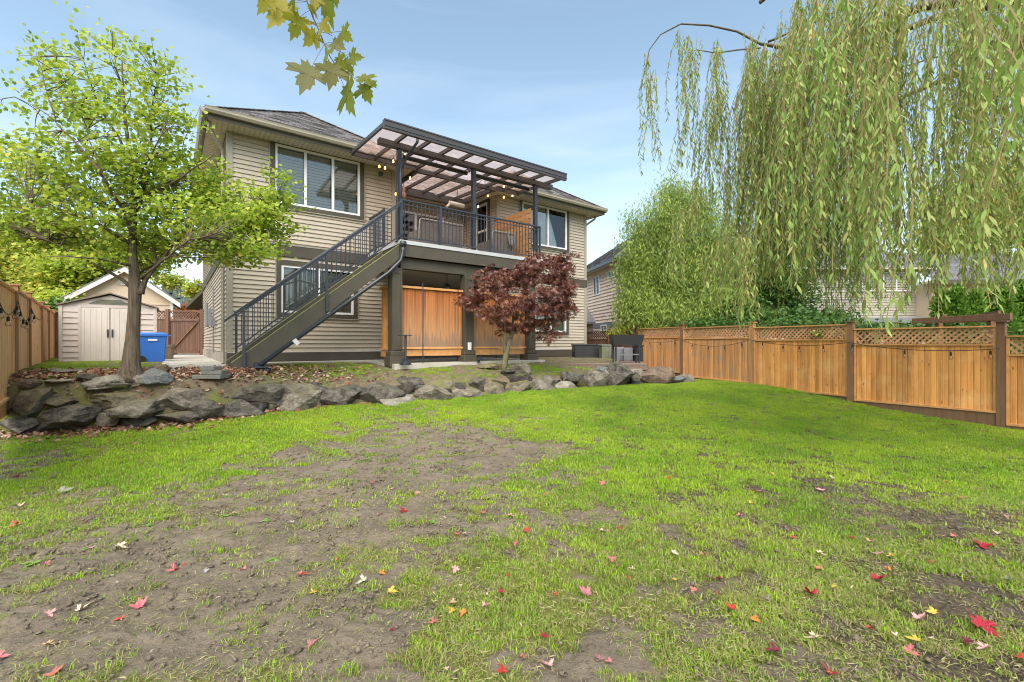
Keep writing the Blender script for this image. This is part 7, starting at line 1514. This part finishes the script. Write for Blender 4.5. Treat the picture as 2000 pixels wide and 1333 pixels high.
for i, (px, py, wp, c) in enumerate(LV):
    x, y, z = hit(px, py); s = wp * y / F_PX * .80
    o = bpy.data.objects.new('fallen_leaf', fmesh(c, i % 7)); COL.objects.link(o); o.location = (x, y, z + (.010 if float(dirt(x, y)) > .5 else .020)); o.scale = (s * random.uniform(.62, 1.05), s, s * random.uniform(.8, 1.5)); o.rotation_euler = (random.uniform(-.35, .35), random.uniform(-.35, .35), random.uniform(0, 6.28))
    surf = 'bare soil' if float(dirt(x, y)) > .5 else 'grass'; row, colm = region(px, py)
    nb_ = min((((px - a[0]) ** 2 + (py - a[1]) ** 2) ** .5, a) for j, a in enumerate(LV) if j != i and a[3] != c)[1]
    dx, dy = px - nb_[0], py - nb_[1]; rel = ('right of' if dx > 0 else 'left of') if abs(dx) > abs(dy) else ('in front of' if dy > 0 else 'behind')
    lab = f'{c} leaf on {surf}, {rel} a {nb_[3]} one, {colm} {row}'
    if lab in used: used[lab] += 1; lab = f'{SIZ(wp, y)} ' + lab.replace(' middle ground', ' middle').replace(' of centre', '')
    if lab in used: lab = lab.replace(' leaf', ' curled leaf', 1)
    lab = lab.replace('left of centre', 'centre-left').replace('right of centre', 'centre-right')
    used[lab] = 1; tag(o, lab, 'leaf', 'fallen leaves scattered on the lawn')

# ------------------------------------------------------------------ litter, clods and grass (uncountable)
def scatter(n, fx_, fy_, keep):
    x = fx_(n); y = fy_(n); k = keep(x, y); return x[k], y[k]
M['litter'] = leafmat('leaf_litter', [(.16, .07, .04), (.26, .11, .06), (.34, .17, .10), (.42, .26, .17), (.5, .4, .3)], .1, rough=.8)
def litter(name, label, x, y, size, m, T=T_OVAL, lift=.012, col=None, tilt=.5):
    z = ground(x, y) + lift; n = len(x); C = np.stack([x, y, z], 1); a = np.random.rand(n) * 6.28; D = np.stack([np.cos(a), np.sin(a), np.random.randn(n) * .25], 1); N = np.random.randn(n, 3) * tilt + np.array([0, 0, 1.])
    V, Fc, k = leafgeo(C, D, N, size * np.random.uniform(.5, 1.2, n), T); cl = np.random.rand(n) if col is None else col
    o = fast_mesh(name, V, Fc, m, None, rnd=np.repeat(cl, k)); tag(o, label, 'leaf litter', None, 'stuff'); return o
def kp(x, y):
    s = y - np.interp(x, RX, RY); d = np.exp(-((x + 6.6) / 2.2) ** 2 - ((s - .65) / .8) ** 2) + .45 * np.exp(-((x + 5.4) / .8) ** 2 - ((s - .9) / .35) ** 2) + .5 * np.exp(-((s + .05) / .22) ** 2) * (x < -4.2); return np.random.rand(len(x)) < d * (.4 + fbm(x * 2, y * 2, 5)) 
x, y = scatter(22000, lambda n: np.random.uniform(-9, -2.8, n), lambda n: np.random.uniform(6.2, 11, n), kp)
litter('leaf_litter', 'brown fallen leaf litter gathered among the boulders under the left tree', x, y, .075, M['litter'], lift=.02, tilt=.8)
M['debris'] = leafmat('dry_debris', [(.07, .045, .03), (.16, .10, .06), (.30, .2, .12), (.5, .4, .28), (.62, .5, .38)], .1, rough=.8)
x, y = scatter(5200, lambda n: np.random.uniform(-8, 9, n), lambda n: 1.2 + 9.5 * np.random.rand(n) ** .8, lambda x, y: (np.abs(x) < y * 1.2) & (y < np.interp(x, RX, RY) - .1))
litter('dry_debris', 'small dry leaf scraps and straw bits scattered over the lawn', x, y, .03, M['debris'], T=T_LANCE, lift=.012)
M['straw'] = leafmat('straw_thatch', [(.20, .16, .07), (.32, .26, .12), (.42, .36, .18), (.30, .34, .08), (.22, .30, .05)], .2, rough=.7)
x, y = scatter(110000, lambda n: np.random.uniform(-5.2, 5.2, n), lambda n: 1.2 + 3.6 * np.random.rand(n) ** 1.1, lambda x, y: (np.abs(x) < y * 1.2) & (np.random.rand(len(x)) < (1.1 - .6 * dirt(x, y) + .5 * (x > .8)) * S((fbm(x * 2.2, y * 2.2, 131, 4) - .3) / .3)))
litter('straw_thatch', 'dead straw and clippings lying flat between the foreground grass', x, y, .040, M['straw'], T=(T_LANCE[0] * np.array([.5, 1, 1]), T_LANCE[1]), lift=.009, tilt=.4)
# soil clods
x, y = scatter(130000, lambda n: np.random.uniform(-7, 7, n), lambda n: 1.2 + 7.5 * np.random.rand(n), lambda x, y: (np.random.rand(len(x)) < dirt(x, y) * (.15 + 1.6 * S((fbm(x * 3.2, y * 5.0, 77, 4) - .5) / .1))) & (np.abs(x) < y * 1.2))
ico = np.array([(0, 0, 1), (.9, 0, .3), (.3, .85, .35), (-.75, .5, .3), (-.7, -.55, .3), (.3, -.85, .3), (0, 0, -.6)]); icf = np.array([(0, 1, 2), (0, 2, 3), (0, 3, 4), (0, 4, 5), (0, 5, 1), (6, 2, 1), (6, 3, 2), (6, 4, 3), (6, 5, 4), (6, 1, 5)])
n = len(x); sz = .003 + .017 * np.random.rand(n) ** 4; a = np.random.rand(n) * 6.28; ca, sa = np.cos(a), np.sin(a); tv = ico[None] * (1 + .35 * np.random.randn(n, 7, 3)) * sz[:, None, None]
V = np.stack([x[:, None] + tv[:, :, 0] * ca[:, None] - tv[:, :, 1] * sa[:, None], y[:, None] + tv[:, :, 0] * sa[:, None] + tv[:, :, 1] * ca[:, None], ground(x, y)[:, None] + .006 + tv[:, :, 2] * .7], -1).reshape(-1, 3)
M['clod'] = mat('soil_clod', (.20, .155, .105), .95, var=1.0, vscale=6, dark=(.07, .052, .036))
o = fast_mesh('soil_clods', V, (icf[None] + (np.arange(n) * 7)[:, None, None]).reshape(-1, 3), M['clod'], None); tag(o, 'crumbs and clods of dark soil on the worn patches', 'soil', None, 'stuff')

# grass: clump meshes instanced on points
def grassmat(name, ramp, dry=0.0):
    m = bpy.data.materials.new(name); m.use_nodes = True; t = m.node_tree; t.nodes.clear(); L = t.links.new
    o = nd(t, 'ShaderNodeOutputMaterial'); b = nd(t, 'ShaderNodeBsdfPrincipled', inp={'Roughness': .45, 'Specular IOR Level': .35}); tr = nd(t, 'ShaderNodeBsdfTranslucent'); ms = nd(t, 'ShaderNodeMixShader', inp={0: .35})
    oi = nd(t, 'ShaderNodeObjectInfo'); n = nd(t, 'ShaderNodeTexNoise', inp={'Scale': .8, 'Detail': 4, 'Roughness': .6}); L(oi.outputs['Location'], n.inputs[0])
    at = nd(t, 'ShaderNodeAttribute', attribute_name='rnd')
    r1 = nd(t, 'ShaderNodeMapRange', inp={'From Min': .32, 'From Max': .68, 'To Min': 0.0, 'To Max': .62}); L(n.outputs[0], r1.inputs[0])
    m1 = nd(t, 'ShaderNodeMath', operation='MULTIPLY', inp={1: .22}); L(oi.outputs['Random'], m1.inputs[0]); m2 = nd(t, 'ShaderNodeMath', operation='MULTIPLY', inp={1: .22}); L(at.outputs['Fac'], m2.inputs[0])
    a1 = nd(t, 'ShaderNodeMath', operation='ADD'); a2 = nd(t, 'ShaderNodeMath', operation='ADD'); L(r1.outputs[0], a1.inputs[0]); L(m1.outputs[0], a1.inputs[1]); L(a1.outputs[0], a2.inputs[0]); L(m2.outputs[0], a2.inputs[1])
    rp_ = nd(t, 'ShaderNodeValToRGB'); e = rp_.color_ramp.elements
    for i in range(len(ramp) - 2): e.new(.5)
    for i, c in enumerate(ramp): e[i].position = i / (len(ramp) - 1); e[i].color = (*c, 1)
    L(a2.outputs[0], rp_.inputs[0])
    # straw blades: some blades of every clump are dead
    gt = nd(t, 'ShaderNodeMath', operation='GREATER_THAN', inp={1: .88 - dry}); L(at.outputs['Fac'], gt.inputs[0]); mx_ = nd(t, 'ShaderNodeMix', data_type='RGBA'); L(gt.outputs[0], mx_.inputs[0]); L(rp_.outputs[0], mx_.inputs[6]); mx_.inputs[7].default_value = (.36, .30, .13, 1)
    L(mx_.outputs[2], b.inputs['Base Color']); L(mx_.outputs[2], tr.inputs[0]); L(b.outputs[0], ms.inputs[1]); L(tr.outputs[0], ms.inputs[2]); L(ms.outputs[0], o.inputs[0]); return m
GR = [(.12, .25, .014), (.23, .40, .020), (.36, .52, .026), (.50, .60, .04)]
M['grass'] = grassmat('lawn_grass', GR); M['grass_dry'] = grassmat('dry_grass', [(.10, .17, .03), (.20, .27, .04), (.30, .33, .08), (.34, .32, .12)], .25)
def clump(name, nblades, h, spread, m, lean=.5, wd=.0028):
    V = []; Fc = []; rn = []
    for k in range(nblades):
        a = random.uniform(0, 6.28); r = spread * math.sqrt(random.random()); bx, by = r * math.cos(a), r * math.sin(a); d = random.uniform(0, 6.28); ln = random.uniform(.15, 1) * lean; hh = h * random.uniform(.55, 1.15); w_ = wd * random.uniform(.7, 1.3); c = random.random()
        px_, py_ = -math.sin(d) * w_, math.cos(d) * w_; i0 = len(V)
        for s_, ww in ((0, 1), (.5, .85), (.85, .5)):
            ox, oy = math.cos(d) * ln * hh * s_ * s_, math.sin(d) * ln * hh * s_ * s_; z = hh * (s_ - .35 * ln * s_ * s_); V += [(bx + ox - px_ * ww, by + oy - py_ * ww, z - .004), (bx + ox + px_ * ww, by + oy + py_ * ww, z - .004)]
        V.append((bx + math.cos(d) * ln * hh, by + math.sin(d) * ln * hh, hh * (1 - .35 * ln))); Fc += [(i0, i0 + 1, i0 + 3, i0 + 2), (i0 + 2, i0 + 3, i0 + 5, i0 + 4), (i0 + 4, i0 + 5, i0 + 6, i0 + 6)]; rn += [c] * 7
    me = bpy.data.meshes.new(name); me.from_pydata(V, [], [f if f[2] != f[3] else f[:3] for f in Fc]); me.update(); a_ = me.attributes.new('rnd', 'FLOAT', 'POINT'); a_.data.foreach_set('value', np.array(rn, dtype=np.float32)); me.materials.append(m); return bpy.data.objects.new(name, me)
def instance_field(name, label, protos, x, y, scale, cat='grass', lift=0.0):
    n = len(x); z = ground(x, y) - .008 * (dirt(x, y) < .5) + lift; me = bpy.data.meshes.new(name); me.vertices.add(n); me.vertices.foreach_set('co', np.stack([x, y, z], 1).astype(np.float32).ravel())
    a = me.attributes.new('gs', 'FLOAT', 'POINT'); a.data.foreach_set('value', scale.astype(np.float32)); a = me.attributes.new('gr', 'FLOAT', 'POINT'); a.data.foreach_set('value', (np.random.rand(n) * 6.28).astype(np.float32)); a = me.attributes.new('gi', 'INT', 'POINT'); a.data.foreach_set('value', np.random.randint(0, len(protos), n).astype(np.int32)); me.update()
    o = link(name, me); pc_ = bpy.data.collections.new(name + '_clumps')
    for p in protos: pc_.objects.link(p)
    g = bpy.data.node_groups.new(name + '_nodes', 'GeometryNodeTree'); g.interface.new_socket('Geometry', in_out='INPUT', socket_type='NodeSocketGeometry'); g.interface.new_socket('Geometry', in_out='OUTPUT', socket_type='NodeSocketGeometry')
    gi = g.nodes.new('NodeGroupInput'); go = g.nodes.new('NodeGroupOutput'); ip = g.nodes.new('GeometryNodeInstanceOnPoints'); ci = g.nodes.new('GeometryNodeCollectionInfo'); ci.inputs[0].default_value = pc_; ci.inputs['Separate Children'].default_value = True; ci.inputs['Reset Children'].default_value = True; ip.inputs['Pick Instance'].default_value = True
    mtp = g.nodes.new('GeometryNodeMeshToPoints')
    def na(nm, ty): q_ = g.nodes.new('GeometryNodeInputNamedAttribute'); q_.data_type = ty; q_.inputs[0].default_value = nm; return q_.outputs[0]
    cx_ = g.nodes.new('ShaderNodeCombineXYZ'); L = g.links.new; L(gi.outputs[0], mtp.inputs[0]); L(mtp.outputs[0], ip.inputs['Points']); L(ci.outputs[0], ip.inputs['Instance']); L(na('gi', 'INT'), ip.inputs['Instance Index']); L(na('gr', 'FLOAT'), cx_.inputs[2]); L(cx_.outputs[0], ip.inputs['Rotation']); L(na('gs', 'FLOAT'), ip.inputs['Scale']); L(ip.outputs[0], go.inputs[0])
    md = o.modifiers.new('instances', 'NODES'); md.node_group = g; tag(o, label, cat, None, 'stuff'); return o
def field(n, y0, y1, dens):
    # even cover of the yard, a few metres wider than the view on both sides
    A0 = 1.22 * (y1 ** 2 - y0 ** 2); ya = max(.3, y0 - .8) if y0 < 2 else y0; m_ = 1.22 * y1 + 3.2; n = int(n * (y1 - ya) * 2 * m_ / A0)
    y = np.random.uniform(ya, y1, n); x = np.random.uniform(-m_, m_, n); q_ = np.abs(x) < 1.22 * y + 3.2; x, y = x[q_], y[q_]; n = len(x); k = np.random.rand(n) < dens(x, y); return x[k], y[k]
def inside(x, y): return (x > -1.383 - .9186 * y + .1) & ((x < np.interp(y, [6.5, 8.6, 10.6, 12.95, 15.6, 18.15], [10.5, 9.15, 7.8, 6.75, 5.75, 4.95])) )
def gd(x, y):
    s = y - np.interp(x, RX, RY); onwall = (s > -.08) & (s < .5) & (x < 5.4); base = (1 - dirt(x, y)) ** 1.3; tuft = ((fbm(x * 5.5, y * 5.5, 91, 3) > .59) * .26 + .045) * dirt(x, y)
    plat = (y > 13.0) & (x > .45) & (x < 4.9); dk = (x - LX) * UX + (y - LY) * UY; dv_ = -((x - LX) * UY * -1 + (y - LY) * -UX) ; v = -(x - LX) * UY + (y - LY) * UX
    house_ = (v > -2.6) & (dk > 3.0) & (dk < 8.2) | (v > -.5) & (dk > -1.2) | (dk > -1.5) & (dk < .5) & (v > -2.5)
    return np.where(onwall, .05, base + tuft) * inside(x, y) * (~plat) * (~house_) * np.where((s > 0) & (x < 4), .95, 1.0)
def gnear(x, y): return np.clip(gd(x, y) * (.22 + 1.3 * S((fbm(x * 2.8, y * 2.8, 111, 4) - .40) / .25)), 0, 1) * (1 - S((y - 3.4) / 2.4))
M['grass_dull'] = grassmat('thin_foreground_grass', [(.10, .18, .018), (.19, .29, .03), (.30, .40, .045), (.38, .43, .08)], .14)
near = [clump('grass_clump', 13, .028, .045, M['grass_dull'], 1.5, .0022) for _ in range(4)] + [clump('grass_clump', 14, .032, .04, M['grass'], 1.2, .0024) for _ in range(3)] + [clump('grass_clump', 14, .034, .045, M['grass_dry'], 1.7, .0022) for _ in range(4)]
x, y = field(60000, 1.15, 5.8, gnear); instance_field('near_grass', 'short patchy lawn grass in the foreground', near, x, y, np.random.uniform(.6, 1.25, len(x)) * (.75 + .5 * fbm(x * 3, y * 3, 15)))
mid = [clump('grass_clump', 26, .034, .09, M['grass'], .9, .0036) for _ in range(7)] + [clump('grass_clump', 20, .033, .09, M['grass_dry'], 1.2, .0034)]
x, y = field(80000, 2.4, 14.5, lambda x, y: gd(x, y) * S((y - 2.6) / 2.6)); instance_field('far_grass', 'bright green lawn grass reaching back to the rock wall and fence', mid, x, y, np.random.uniform(.7, 1.2, len(x)) * (.8 + .4 * fbm(x * 2, y * 2, 16)))
# taller tufts on the worn patch, low weeds
tf = [clump('grass_tuft', 30, .065, .045, M['grass_dull'], 1.2, .0024) for _ in range(4)]
x, y = field(1500, 1.25, 7, lambda x, y: ((dirt(x, y) > .35) & (fbm(x * 2.2, y * 2.2, 93, 3) > .5)) * .22 * inside(x, y)); instance_field('grass_tufts', 'taller grass tufts growing on the worn soil', tf, x, y, np.random.uniform(.4, 1.1, len(x)))
def weed():
    V = []; Fc = []; rn = []
    for k in range(14):
        a = random.uniform(0, 6.28); r = random.uniform(.01, .07); s = random.uniform(.018, .032); c = (r * math.cos(a), r * math.sin(a), .012 + random.uniform(0, .018)); i0 = len(V); V.append(c)
        for j in range(8): V.append((c[0] + s * math.cos(j * .785), c[1] + s * math.sin(j * .785), c[2] + random.uniform(-.004, .006)))
        Fc += [(i0, i0 + 1 + j, i0 + 1 + (j + 1) % 8) for j in range(8)]; rn += [random.random()] * 9
    me = bpy.data.meshes.new('weed'); me.from_pydata(V, [], Fc); me.update(); a_ = me.attributes.new('rnd', 'FLOAT', 'POINT'); a_.data.foreach_set('value', np.array(rn, dtype=np.float32)); me.materials.append(M['weedleaf']); return bpy.data.objects.new('weed', me)
M['weedleaf'] = leafmat('weed_leaf', [(.12, .24, .03), (.2, .36, .05), (.3, .42, .16)], .3)
x, y = field(700, 1.25, 5, lambda x, y: (fbm(x * 1.5, y * 1.5, 99, 3) > .58) * .2); instance_field('weeds', 'round-leaved clover and weeds between the grass', [weed() for _ in range(3)], x, y, np.random.uniform(.25, .6, len(x)), 'weed')
